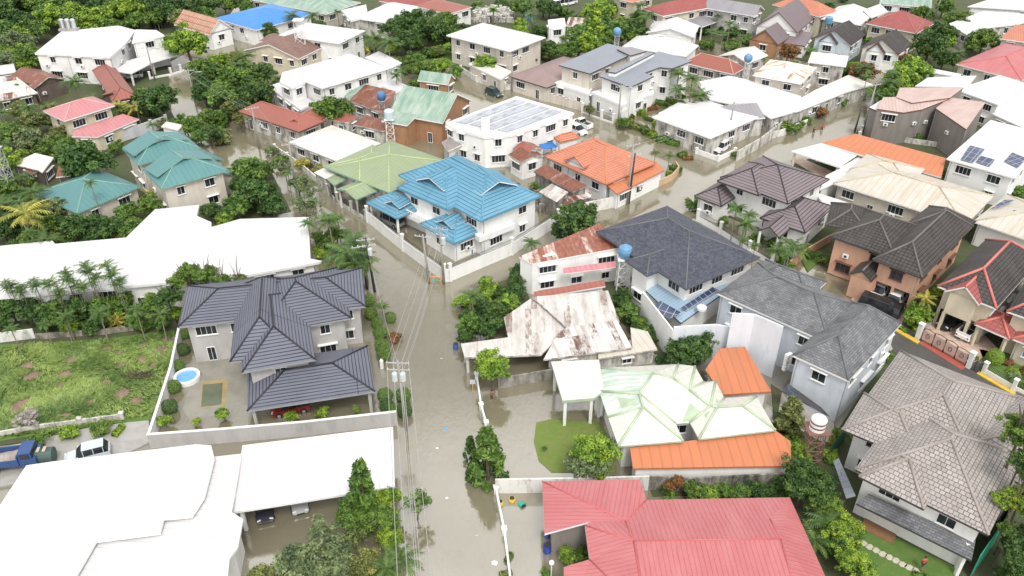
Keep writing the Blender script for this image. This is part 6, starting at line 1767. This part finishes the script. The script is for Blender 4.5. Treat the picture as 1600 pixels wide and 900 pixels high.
# road sign by the street
q = P(739, 612, 0); root = empty('street_sign', q, 'small yellow-posted sign at the street edge', 'sign'); m = MB(); m.tube([q - Vector((0, 0, .3)), q + Vector((0, 0, 1.5))], .05, 6); m.build('post', YEL, root)
m = MB(); m.box(q + Vector((0, -.07, 0)), (1, 0), (0, 1), .3, .02, 1.2, 1.8); m.build('sign_plate', plain('sign_grey', (.5, .55, .6), .5, .2), root)
q = P(681, 445, 0); root = empty('street_barrier', q, 'orange and green painted barrier frame at the foot of the corner poles', 'barrier')
m = MB(); m.tube([q + Vector((-.7, 0, -.3)), q + Vector((-.7, 0, 1.3)), q + Vector((.7, 0, 1.3)), q + Vector((.7, 0, -.3))], .07, 6); m.build('frame', plain('barrier_orange', (.7, .3, .06), .6, .3), root)
m = MB(); m.box(q, (1, 0), (0, 1), .66, .03, .5, .75); m.build('board', plain('barrier_green', (.15, .35, .2), .6, .3), root)
# air conditioner condensers on the light blue house
for k, (x, y, z) in enumerate(((1231, 560, 4.3), (1229, 568, 3.4), (1227, 577, 2.6))):
    q = P(x, y, z); root = empty('air_conditioner', q, ['upper', 'middle', 'lower'][k] + ' white air conditioner unit on the left wall of the light blue house', 'air conditioner', 'air conditioner units')
    m = MB(); m.box(q, (1, .6), (-.6, 1), .35, .17, z, z + .65); m.build('casing', WHITE, root)
    m = MB(); m.tube([q + Vector((-.03, -.29, .32)), q + Vector((.0, -.32, .32))], .22, 12); m.build('fan_grille', STEEL, root)
q = P(1096, 484, 3.6); root = empty('roof_drum', q, 'white round tank on the lean-to roof by the light blue house', 'tank'); m = MB(); m.lathe(q, [(.55, 0), (.6, .1), (.6, .45), (.3, .6), (.15, .65)], 14); m.build('tank', WHITE, root)
# rubble: building debris behind the broad white hip roof
r_ = random.Random(11); m = MB()
for k in range(160):
    q = P(r_.uniform(742, 800), r_.uniform(14, 34), .3); a = r_.uniform(0, 3.14)
    m.box(q, (math.cos(a), math.sin(a)), (-math.sin(a), math.cos(a)), r_.uniform(.2, 1.3), r_.uniform(.1, .4), .05, r_.uniform(.3, 1.6))
tag(m.build('building_rubble', WOLD), 'heap of grey building rubble behind the broad white hip roof', 'rubble', kind='stuff')
r_ = random.Random(12); m = MB()
for k in range(90):
    q = P(r_.uniform(840, 905), r_.uniform(300, 332), .3); a = r_.uniform(0, 3.14)
    m.box(q, (math.cos(a), math.sin(a)), (-math.sin(a), math.cos(a)), r_.uniform(.2, .9), r_.uniform(.05, .2), -.1, r_.uniform(.2, 1.6))
tag(m.build('building_rubble', WOLDG), 'broken masonry and boards around the ruined grey house', 'rubble', kind='stuff')
# ================================================================= planting
T = plant
for a in [  # upper left woods
 (5, 18, 28, 'dark'), (30, 28, 22, 'dark'), (52, 42, 22, 'mid'), (78, 24, 26, 'bright'), (108, 18, 24, 'bright'), (145, 28, 28, 'bright'), (170, 18, 24, 'mid'), (196, 14, 28, 'bright'), (216, 30, 20, 'mid'), (250, 12, 25, 'dark'), (285, 8, 22, 'dark'), (315, 8, 24, 'dark'), (350, 4, 20, 'mid'), (60, 5, 26, 'mid'), (130, -4, 30, 'dark'), (230, -6, 28, 'mid'), (178, 40, 20, 'mid'), (208, 44, 14, 'mid'),
 (22, 62, 28, 'pale'), (45, 86, 24, 'mid'), (12, 92, 22, 'pale'), (38, 100, 16, 'bright'), (292, 62, 34, 'bright'), (250, 155, 34, 'dark'), (225, 148, 22, 'mid'), (212, 176, 16, 'olive'),
 (330, 118, 30, 'dark'), (362, 124, 32, 'mid'), (345, 150, 30, 'mid'), (385, 112, 26, 'mid'), (398, 140, 28, 'dark'), (312, 106, 22, 'mid'), (318, 140, 24, 'dark'), (372, 168, 20, 'dark'), (340, 95, 22, 'bright'), (300, 196, 22, 'mid'), (330, 208, 22, 'dark'), (285, 188, 16, 'mid'), (345, 190, 14, 'mid'), (312, 212, 16, 'mid'),
 (130, 245, 46, 'dark'), (48, 188, 26, 'olive'), (92, 206, 20, 'olive'), (42, 218, 28, 'pale'), (18, 206, 26, 'mid'), (12, 248, 28, 'bright'), (70, 226, 20, 'mid'), (30, 170, 20, 'olive'), (100, 228, 22, 'mid'),
 (92, 322, 26, 'pale'), (70, 350, 26, 'mid'), (115, 355, 30, 'dark'), (150, 348, 24, 'dark'), (165, 355, 26, 'dark'), (205, 352, 24, 'mid'), (236, 318, 24, 'mid'), (45, 372, 24, 'mid'), (10, 352, 28, 'dark'), (195, 330, 22, 'mid'),
 (388, 268, 34, 'mid'), (402, 300, 34, 'dark'), (370, 320, 26, 'mid'), (425, 315, 24, 'dark'), (380, 292, 26, 'dark'), (412, 262, 18, 'mid'), (350, 342, 18, 'bright'), (4, 408, 22, 'dark'), (330, 330, 20, 'dark'),
 # back of the empty lot
 (18, 482, 28, 'dark'), (50, 478, 26, 'dark'), (85, 484, 28, 'mid'), (120, 482, 28, 'dark'), (150, 480, 26, 'mid'), (188, 470, 24, 'mid'), (250, 500, 18, 'mid'), (275, 490, 16, 'bright'), (5, 502, 20, 'dark'), (70, 500, 18, 'dark'), (105, 505, 18, 'mid'), (150, 505, 16, 'dark'),
 # top centre
 (612, 45, 26, 'dark'), (645, 32, 30, 'dark'), (672, 40, 30, 'dark'), (695, 34, 24, 'mid'), (640, 60, 24, 'dark'), (702, 50, 18, 'mid'), (726, 76, 14, 'mid'), (756, 98, 20, 'bright'), (722, 90, 12, 'bright'), (635, 96, 16, 'mid'), (662, 104, 20, 'mid'), (690, 102, 18, 'bright'), (712, 114, 14, 'mid'), (678, 82, 12, 'bright'), (516, 166, 32, 'mid'), (545, 84, 12, 'bright'), (524, 86, 10, 'yellow'), (505, 82, 14, 'dark'), (488, 84, 12, 'dark'), (562, 78, 12, 'yellow'), (420, 45, 18, 'dark'), (408, 54, 14, 'mid'), (405, 138, 20, 'bright'), (410, 112, 22, 'palm'),
 (940, 18, 30, 'bright'), (928, 46, 28, 'bright'), (962, 44, 28, 'mid'), (905, 56, 26, 'mid'), (985, 42, 24, 'dark'), (1005, 52, 18, 'dark'), (884, 76, 22, 'mid'), (915, 68, 24, 'bright'), (860, 74, 18, 'dark'), (845, 84, 14, 'dark'), (940, 66, 20, 'mid'), (815, 36, 14, 'bright'), (858, 10, 18, 'dark'), (838, 46, 12, 'mid'), (880, 20, 14, 'mid'), (1060, 38, 16, 'mid'), (1040, 38, 14, 'mid'), (1130, 44, 14, 'dark'), (1148, 50, 14, 'dark'), (1152, 34, 14, 'mid'), (1168, 62, 12, 'mid'), (1098, 48, 12, 'mid'), (1105, 70, 12, 'mid'), (1145, 70, 14, 'mid'), (805, 10, 12, 'dark'), (745, 8, 10, 'mid'), (782, 5, 10, 'dark'),
 # upper right
 (1425, 108, 30, 'bright'), (1405, 120, 30, 'bright'), (1400, 150, 24, 'mid'), (1380, 140, 20, 'mid'), (1350, 112, 24, 'red'), (1322, 106, 16, 'mid'), (1455, 65, 28, 'dark'), (1475, 88, 22, 'dark'), (1470, 50, 24, 'dark'), (1440, 72, 22, 'mid'), (1492, 30, 20, 'mid'), (1480, 60, 18, 'bright'), (1538, 60, 24, 'mid'), (1522, 70, 16, 'mid'), (1555, 70, 12, 'dark'), (1370, 44, 16, 'bright'), (1232, 80, 18, 'red'), (1232, 200, 14, 'mid'), (1286, 176, 14, 'red'), (1302, 142, 10, 'mid'), (1262, 188, 9, 'mid'), (1250, 196, 10, 'mid'), (1434, 215, 10, 'mid'), (1440, 18, 18, 'mid'), (1475, 8, 18, 'mid'), (1428, 20, 12, 'mid'), (1570, 108, 10, 'yellow'), (1540, 104, 10, 'bright'), (1512, 26, 12, 'mid'), (1318, 160, 8, 'mid'),
 (1480, 274, 14, 'mid'), (1500, 280, 14, 'mid'), (1522, 284, 14, 'bright'), (1545, 292, 16, 'mid'), (1566, 298, 14, 'mid'), (1590, 300, 14, 'mid'),
 # middle right
 (905, 342, 42, 'dark'), (880, 355, 24, 'dark'), (1078, 320, 13, 'mid'), (1095, 318, 13, 'mid'), (1128, 165, 9, 'mid'), (1385, 556, 14, 'mid'), (1372, 568, 10, 'mid'), (1436, 488, 22, 'bright'), (1425, 505, 12, 'bright'), (1455, 480, 14, 'dark'), (1430, 462, 12, 'dark'), (1262, 395, 12, 'mid'), (1290, 405, 12, 'mid'), (1298, 415, 8, 'mid'), (1230, 415, 12, 'mid'), (1210, 380, 12, 'mid'), (1180, 372, 12, 'mid'), (1130, 345, 10, 'mid'), (848, 294, 14, 'mid'), (858, 282, 10, 'mid'), (1225, 690, 14, 'mid'), (1212, 668, 10, 'mid'), (1310, 675, 10, 'bright'),
 # middle
 (770, 488, 30, 'dark'), (735, 500, 24, 'mid'), (805, 434, 18, 'dark'), (790, 476, 24, 'bright'), (728, 520, 18, 'dark'), (760, 515, 20, 'dark'), (985, 486, 22, 'mid'), (975, 462, 18, 'dark'), (1000, 506, 18, 'mid'), (965, 470, 14, 'mid'), (1012, 524, 12, 'mid'), (1062, 548, 30, 'dark'), (1090, 542, 32, 'dark'), (1102, 528, 24, 'mid'), (1055, 528, 16, 'mid'), (1035, 560, 14, 'dark'), (885, 865, 16, 'bright'), (908, 868, 14, 'mid'), (852, 895, 10, 'mid'),
 (1085, 766, 20, 'mid'), (1110, 772, 18, 'bright'), (1135, 768, 18, 'mid'), (1160, 766, 18, 'mid'), (1185, 764, 18, 'dark'), (1205, 770, 16, 'dark'), (1140, 752, 12, 'bright'),
 (465, 286, 22, 'pale'), (440, 250, 14, 'mid'), (475, 255, 14, 'yellow'), (500, 262, 10, 'yellow'), (425, 235, 12, 'pale'), (505, 372, 20, 'mid'), (525, 362, 18, 'mid'), (500, 395, 14, 'bright'), (540, 430, 16, 'dark'), (550, 405, 20, 'mid'),
 ]:
    x, y, r, tn = a
    kd = 'shrub' if (r <= 14 or tn == 'yellow') else 'broad'
    T(kd, tn, x, y, r)
for x, y, r, tn, kd in [(770, 570, 40, 'bright', 'fine'), (490, 878, 70, 'pale', 'fine'), (420, 905, 46, 'olive', 'fine'), (560, 890, 46, 'olive', 'fine'), (650, 785, 26, 'mid', 'sparse'), (600, 780, 34, 'bright', 'fine'), (590, 815, 40, 'mid', 'fine'), (560, 812, 32, 'mid', 'fine'), (610, 838, 30, 'bright', 'fine'), (1258, 752, 46, 'dark', 'fine'), (1285, 780, 32, 'mid', 'fine'), (1318, 830, 36, 'bright', 'fine'), (1335, 880, 36, 'bright', 'fine'), (1300, 820, 26, 'mid', 'fine'), (1056, 756, 20, 'red', 'fine'), (478, 320, 24, 'pale', 'sparse'), (490, 300, 20, 'pale', 'sparse'), (445, 262, 18, 'pale', 'sparse'), (375, 185, 16, 'olive', 'sparse'), (42, 652, 20, 'white', 'fine'), (545, 850, 30, 'olive', 'sparse'), (850, 700, 6, 'mid', 'sparse')]:
    T(kd, tn, x, y, r)
for x, y, r, tn, h in [(292, 432, 32, 'mid', 5.5), (320, 430, 24, 'mid', 5.5), (346, 436, 18, 'mid', 5.5), (372, 436, 14, 'pale', 5.5), (262, 462, 26, 'dark', 4.5), (235, 476, 26, 'mid', 4), (925, 705, 46, 'bright', 3.2), (915, 722, 36, 'pale', 2.6), (942, 728, 30, 'bright', 2.4), (1598, 676, 40, 'mid', 11), (1600, 716, 28, 'dark', 10.5), (1596, 785, 38, 'bright', 7), (1584, 866, 44, 'dark', 4), (1606, 740, 28, 'mid', 9), (1578, 828, 24, 'mid', 5), (1604, 840, 30, 'dark', 5)]:
    T('fine', tn, x, y, r, h)
for x, y, r, tn in [(18, 2, 30, 'dark'), (88, 2, 28, 'mid'), (172, -2, 28, 'dark'), (262, -2, 26, 'dark'), (5, 45, 24, 'mid'), (30, 140, 18, 'mid'), (300, 24, 20, 'dark'), (330, 34, 14, 'mid'), (240, 28, 16, 'mid'), (380, 2, 18, 'dark'), (6, 130, 18, 'dark'), (10, 290, 26, 'mid'), (50, 325, 26, 'mid'), (15, 318, 24, 'dark'), (180, 228, 14, 'mid'), (60, 400, 18, 'dark'), (25, 385, 20, 'dark'), (140, 370, 18, 'dark'), (100, 375, 16, 'mid')]:
    T('broad', tn, x, y, r)
T('cone', 'mid', 567, 775, 36, stretch=1.05)
T('cone', 'mid', 762, 712, 36, stretch=.8); T('cone', 'dark', 735, 700, 14, stretch=.9); T('cone', 'dark', 742, 735, 20, stretch=.6); T('cone', 'dark', 775, 722, 15, stretch=.8)
T('cone', 'olive', 1235, 650, 30, stretch=.6); T('cone', 'mid', 538, 800, 18, stretch=.8)
for x, y, r, h in [(113, 128, 24, 6.5), (186, 166, 16, 4.5), (213, 166, 18, 4.5), (35, 335, 40, 5.5), (142, 285, 12, 7.5), (540, 395, 38, 5.5), (522, 402, 30, 4.5), (562, 412, 34, 4.5), (550, 375, 26, 5.5), (515, 345, 22, 6), (560, 378, 20, 5), (480, 350, 16, 6), (570, 400, 24, 4), (582, 60, 22, 6), (606, 66, 22, 6), (562, 50, 14, 5), (455, 24, 16, 5.5), (490, 24, 14, 5.5), (528, 18, 9, 5), (1060, 116, 20, 6), (1082, 122, 18, 6), (1088, 150, 24, 5), (1060, 140, 18, 5), (1024, 238, 9, 3.5), (1046, 243, 11, 3.5), (740, 462, 20, 5.5), (832, 378, 17, 2.5), (597, 480, 14, 2.2), (1240, 384, 28, 3), (1162, 350, 22, 4), (1150, 325, 18, 6), (1170, 335, 16, 4), (1215, 392, 18, 2.5), (1448, 466, 18, 4), (1295, 815, 44, 2.5), (1275, 845, 34, 2.0), (625, 872, 36, 4.0), (600, 890, 30, 4.0), (1010, 24, 18, 7), (1000, 8, 14, 7), (830, 24, 14, 6), (822, 8, 12, 6), (1392, 128, 22, 5), (1370, 148, 20, 4), (1140, 36, 12, 6), (618, 118, 14, 5), (628, 108, 12, 5), (50, 300, 26, 5), (72, 375, 26, 4), (418, 118, 18, 3), (438, 122, 20, 3), (750, 470, 12, 4), (0, 320, 30, 5)]:
    T('palm', 'palm' if (x, y) not in ((35, 335), (213, 166), (1448, 466), (186, 166)) else 'yellow', x, y, r, h)
for x, y, r, h in [(30, 452, 22, 5.5), (55, 438, 22, 6.5), (74, 444, 22, 6.2), (100, 428, 22, 7), (112, 440, 18, 6.2), (133, 418, 24, 7.5), (150, 436, 20, 6.2), (172, 420, 26, 7.2), (186, 440, 20, 6.2), (12, 440, 22, 6.2), (125, 450, 20, 5.6), (90, 456, 20, 5.6)]:
    T('areca', 'palm', x, y, r, h)
for x, y, r in [(182, 318, 20), (200, 338, 18), (225, 312, 20), (240, 300, 18), (180, 362, 18), (195, 368, 14), (205, 300, 14), (445, 62, 8), (430, 128, 18), (1585, 586, 12), (180, 498, 20), (215, 496, 22)]:
    T('banana', 'yellow' if r < 21 and x < 300 else 'pale', x, y, r)
for x, y, r in [(289, 522, 8), (285, 546, 10), (279, 571, 9), (271, 604, 11), (265, 635, 12), (576, 469, 10), (580, 490, 10), (589, 504, 9), (594, 520, 11), (610, 496, 9), (596, 540, 11), (600, 553, 11), (602, 617, 12), (605, 634, 11), (630, 617, 12), (632, 640, 12), (616, 640, 10)]:
    T('ball', 'mid' if (x + y) % 3 else 'dark', x, y, r)
for x, y, r in [(257, 661, 13), (350, 650, 15), (308, 662, 8), (454, 653, 11), (505, 646, 12), (557, 643, 8)]:
    T('shrub', 'bright', x, y, r, z0=.3)
T('ball', 'bright', 1555, 558, 13); T('shrub', 'red', 1576, 566, 9); T('shrub', 'red', 616, 528, 13); T('shrub', 'bright', 822, 128, 9)
for x, y, r, tn in [(975, 190, 12, 'bright'), (992, 196, 12, 'olive'), (1008, 202, 12, 'mid'), (1022, 208, 12, 'bright'), (1038, 216, 12, 'mid'), (1052, 222, 10, 'mid'), (985, 180, 9, 'olive'), (1002, 174, 10, 'bright'), (1018, 167, 10, 'red'), (1034, 160, 10, 'mid'), (1050, 156, 10, 'mid'), (1065, 165, 10, 'bright'), (1046, 172, 10, 'mid'), (1150, 240, 8, 'mid'), (745, 120, 9, 'dark'), (772, 128, 9, 'dark'), (1066, 240, 9, 'mid'), (1075, 246, 8, 'red'), (1056, 262, 10, 'mid'), (1046, 272, 9, 'bright'), (1540, 572, 10, 'mid'), (1520, 560, 8, 'mid'), (1590, 600, 12, 'mid'), (1412, 515, 8, 'bright'), (795, 870, 9, 'mid'), (790, 895, 10, 'olive'), (1440, 900, 12, 'mid'), (1330, 680, 8, 'bright'), (1300, 688, 10, 'yellow'), (160, 668, 16, 'mid'), (110, 676, 18, 'bright'), (60, 686, 18, 'mid'), (185, 672, 12, 'bright')]:
    T('hedge' if r < 13 else 'shrub', tn, x, y, r)

# filling in: undergrowth and small trees in the planted strips, clear of the roofs
FOOT = []
for lm, root, pts in HOUSES:
    sp = sorted(set((round(p.x, 2), round(p.y, 2)) for p in pts)); hull = []
    for seq in (sp, sp[::-1]):
        part = []
        for q in seq:
            while len(part) > 1 and (part[-1][0] - part[-2][0]) * (q[1] - part[-2][1]) - (part[-1][1] - part[-2][1]) * (q[0] - part[-2][0]) <= 0: part.pop()
            part.append(q)
        hull += part[:-1]
    FOOT.append(hull)
fr = random.Random(21)
def fill(px, n, r0, r1, tones, kinds=('broad', 'broad', 'shrub')):
    ys = [p[1] for p in px]; xs = [p[0] for p in px]; k = tries = 0
    while k < n and tries < n * 40:
        tries += 1
        x, y = fr.uniform(min(xs), max(xs)), fr.uniform(min(ys), max(ys))
        if not inside((x, y), px): continue
        q = P(x, y, 0)
        if any(inside((q.x, q.y), hl) for hl in FOOT): continue
        r = fr.uniform(r0, r1)
        kd = fr.choice(kinds)
        if kd == 'palm': T('palm', 'palm', x, y - r, r, fr.uniform(3.5, 6))
        else: T(kd, fr.choice(tones), x, y - r * .6, r)
        k += 1
G = ['mid', 'mid', 'bright', 'dark', 'mid', 'olive']
fill([(-10, 20), (330, 10), (330, 40), (230, 45), (60, 60), (60, 130), (-10, 110)], 26, 13, 23, G)
fill([(-10, 150), (120, 160), (200, 170), (270, 190), (250, 235), (190, 225), (130, 290), (60, 300), (-10, 300)], 40, 9, 19, G, ('broad', 'broad', 'shrub', 'palm', 'banana'))
fill([(-10, 320), (60, 300), (220, 335), (240, 330), (180, 370), (0, 392)], 22, 12, 22, G, ('broad', 'broad', 'banana', 'palm'))
fill([(-10, 470), (270, 462), (272, 512), (200, 518), (-10, 532)], 18, 12, 20, ['mid', 'dark', 'bright', 'mid'], ('broad', 'shrub', 'palm', 'areca'))
fill([(290, 120), (400, 95), (430, 150), (380, 190), (340, 240), (290, 215)], 14, 10, 20, G, ('broad', 'broad', 'shrub', 'palm'))
fill([(345, 262), (420, 262), (460, 330), (385, 345), (330, 345)], 8, 12, 20, ['mid', 'dark', 'bright'])
fill([(440, 260), (470, 300), (520, 340), (580, 400), (560, 440), (530, 430), (490, 350), (440, 290)], 12, 8, 15, ['mid', 'bright', 'pale'], ('shrub', 'broad', 'palm'))
fill([(720, 470), (812, 432), (826, 468), (785, 498), (722, 536)], 8, 12, 20, ['mid', 'bright', 'dark'], ('broad', 'shrub'))
fill([(938, 442), (985, 440), (1045, 538), (1015, 545)], 9, 8, 14, ['mid', 'dark', 'bright'], ('shrub', 'broad'))
fill([(1210, 640), (1310, 690), (1320, 740), (1290, 800), (1210, 770), (1225, 730)], 12, 12, 22, ['dark', 'mid', 'bright'])
fill([(1020, 770), (1220, 768), (1220, 785), (1020, 788)], 9, 10, 16, ['mid', 'bright', 'dark'], ('shrub', 'broad', 'banana'))
fill([(1290, 790), (1330, 860), (1360, 930), (1300, 930)], 7, 16, 26, ['mid', 'bright'], ('fine',))
fill([(600, 20), (740, 30), (735, 80), (640, 120), (600, 100)], 12, 10, 18, ['dark', 'mid', 'bright'])
fill([(400, 40), (600, 50), (570, 90), (440, 130), (390, 110)], 10, 8, 14, G, ('shrub', 'broad', 'palm'))
fill([(800, 20), (1010, 10), (1020, 60), (960, 70), (850, 100), (800, 60)], 14, 10, 20, ['mid', 'bright', 'dark'], ('broad', 'broad', 'palm'))
fill([(1030, 30), (1200, 30), (1260, 90), (1200, 95), (1100, 70)], 14, 7, 13, ['mid', 'dark', 'bright'], ('broad', 'shrub', 'palm'))
fill([(1250, 95), (1350, 110), (1440, 70), (1500, 20), (1560, 60), (1480, 110), (1400, 165), (1340, 130)], 18, 8, 18, ['mid', 'dark', 'bright', 'red'], ('broad', 'shrub', 'broad', 'palm'))
fill([(1120, 330), (1200, 350), (1260, 400), (1220, 415), (1150, 380)], 8, 8, 14, ['mid', 'dark', 'bright'], ('shrub', 'palm', 'broad'))
fill([(1425, 470), (1462, 455), (1470, 490), (1440, 520)], 5, 8, 14, ['mid', 'dark', 'bright'], ('shrub', 'broad'))
fill([(1540, 560), (1640, 600), (1640, 625), (1560, 590)], 7, 6, 12, ['mid', 'red', 'bright'], ('shrub', 'banana'))
fill([(960, 185), (1060, 150), (1085, 165), (1060, 225), (1000, 200)], 12, 6, 10, ['mid', 'bright', 'olive', 'dark'], ('hedge', 'shrub'))
fill([(1560, 560), (1600, 850), (1640, 1000), (1570, 920)], 5, 20, 30, ['mid', 'dark'], ('fine',))
STREET = [[(255, 112), (300, 105), (345, 200), (430, 235), (560, 320), (700, 430), (640, 470), (560, 360), (440, 290), (340, 235), (285, 170)], [(690, 445), (900, 340), (1000, 300), (1100, 260), (1230, 200), (1370, 140), (1350, 220), (1240, 245), (1120, 290), (1000, 330), (760, 470)], [(700, 110), (810, 140), (920, 180), (980, 200), (1090, 245), (1080, 270), (980, 225), (860, 165), (700, 130)], [(1440, 60), (1460, 60), (1400, 160), (1370, 150)]]
def fill_top(px, n, r0, r1):
    k = tries = 0
    ys = [p[1] for p in px]; xs = [p[0] for p in px]
    while k < n and tries < 3000:
        tries += 1
        x, y = fr.uniform(min(xs), max(xs)), fr.uniform(min(ys), max(ys))
        q = P(x, y, 0)
        if not inside((x, y), px) or any(inside((x, y), s_) for s_ in STREET) or any(inside((q.x, q.y), hl) for hl in FOOT): continue
        r = fr.uniform(r0, r1); T(fr.choice(('broad', 'broad', 'shrub', 'palm')), fr.choice(G), x, y - r * .6, r); k += 1
fill_top([(-10, 2), (1610, 2), (1610, 60), (-10, 60)], 46, 8, 15)
fill_top([(380, 60), (1610, 60), (1610, 240), (700, 240), (380, 140)], 46, 7, 12)
fill_top([(780, 250), (1000, 330), (960, 345), (830, 330), (760, 260)], 8, 6, 10)
# ================================================================= labels that single out each plant
ORD = ['', 'second ', 'third ', 'fourth ', 'fifth ', 'sixth ', 'seventh ', 'eighth ', 'ninth ', 'tenth ', 'eleventh ', 'twelfth ']
LMK = []
for lm, root, pts in HOUSES:
    if not lm: continue
    xs = [to_px(p) for p in pts]
    LMK.append((lm, sum(x for x, y in xs) / len(xs), sum(y for x, y in xs) / len(xs)))
LMK += [('empty grassy lot', 130, 600), ('wet garden lawn', 885, 700), ('white lattice tower', 476, 85), ('blue truck', 30, 722)]
def where(px, py, lm):
    dx, dy = px - lm[1], py - lm[2]
    if abs(dx) > abs(dy) * 1.3: return ('right of' if dx > 0 else 'left of')
    return 'below' if dy > 0 else 'above'
groups = {}
for root, kind, tone, px, py, rpx in PLANTS:
    l = sorted(LMK, key=lambda m: math.hypot((px - m[1]), (py - m[2]) * 1.3))
    k = ((TONEW[tone] + ' ' + WORD[kind]) if not WORD[kind].startswith('round') else 'round clipped ' + TONEW[tone] + ' shrub', where(px, py, l[0]), l[0][0])
    groups.setdefault(k, []).append((px, py, rpx, root))
for (wd, wh, lm), l in groups.items():
    base = '%s %s the %s' % (wd, wh, lm)
    if len(l) == 1: l[0][3]['label'] = base; continue
    xr = max(a[0] for a in l) - min(a[0] for a in l); yr = max(a[1] for a in l) - min(a[1] for a in l)
    hor = xr >= yr
    l.sort(key=(lambda a: a[0]) if hor else (lambda a: -a[1]))
    n = len(l)
    for i, a in enumerate(l):
        if hor: o = 'leftmost' if i == 0 else 'rightmost' if i == n - 1 else ORD[min(i, 11)] + 'from left'
        else: o = 'nearest' if i == 0 else 'farthest' if i == n - 1 else ORD[min(i, 11)] + 'nearest'
        a[3]['label'] = '%s, %s of %d' % (base, o, n) if False else '%s %s' % (o, base)
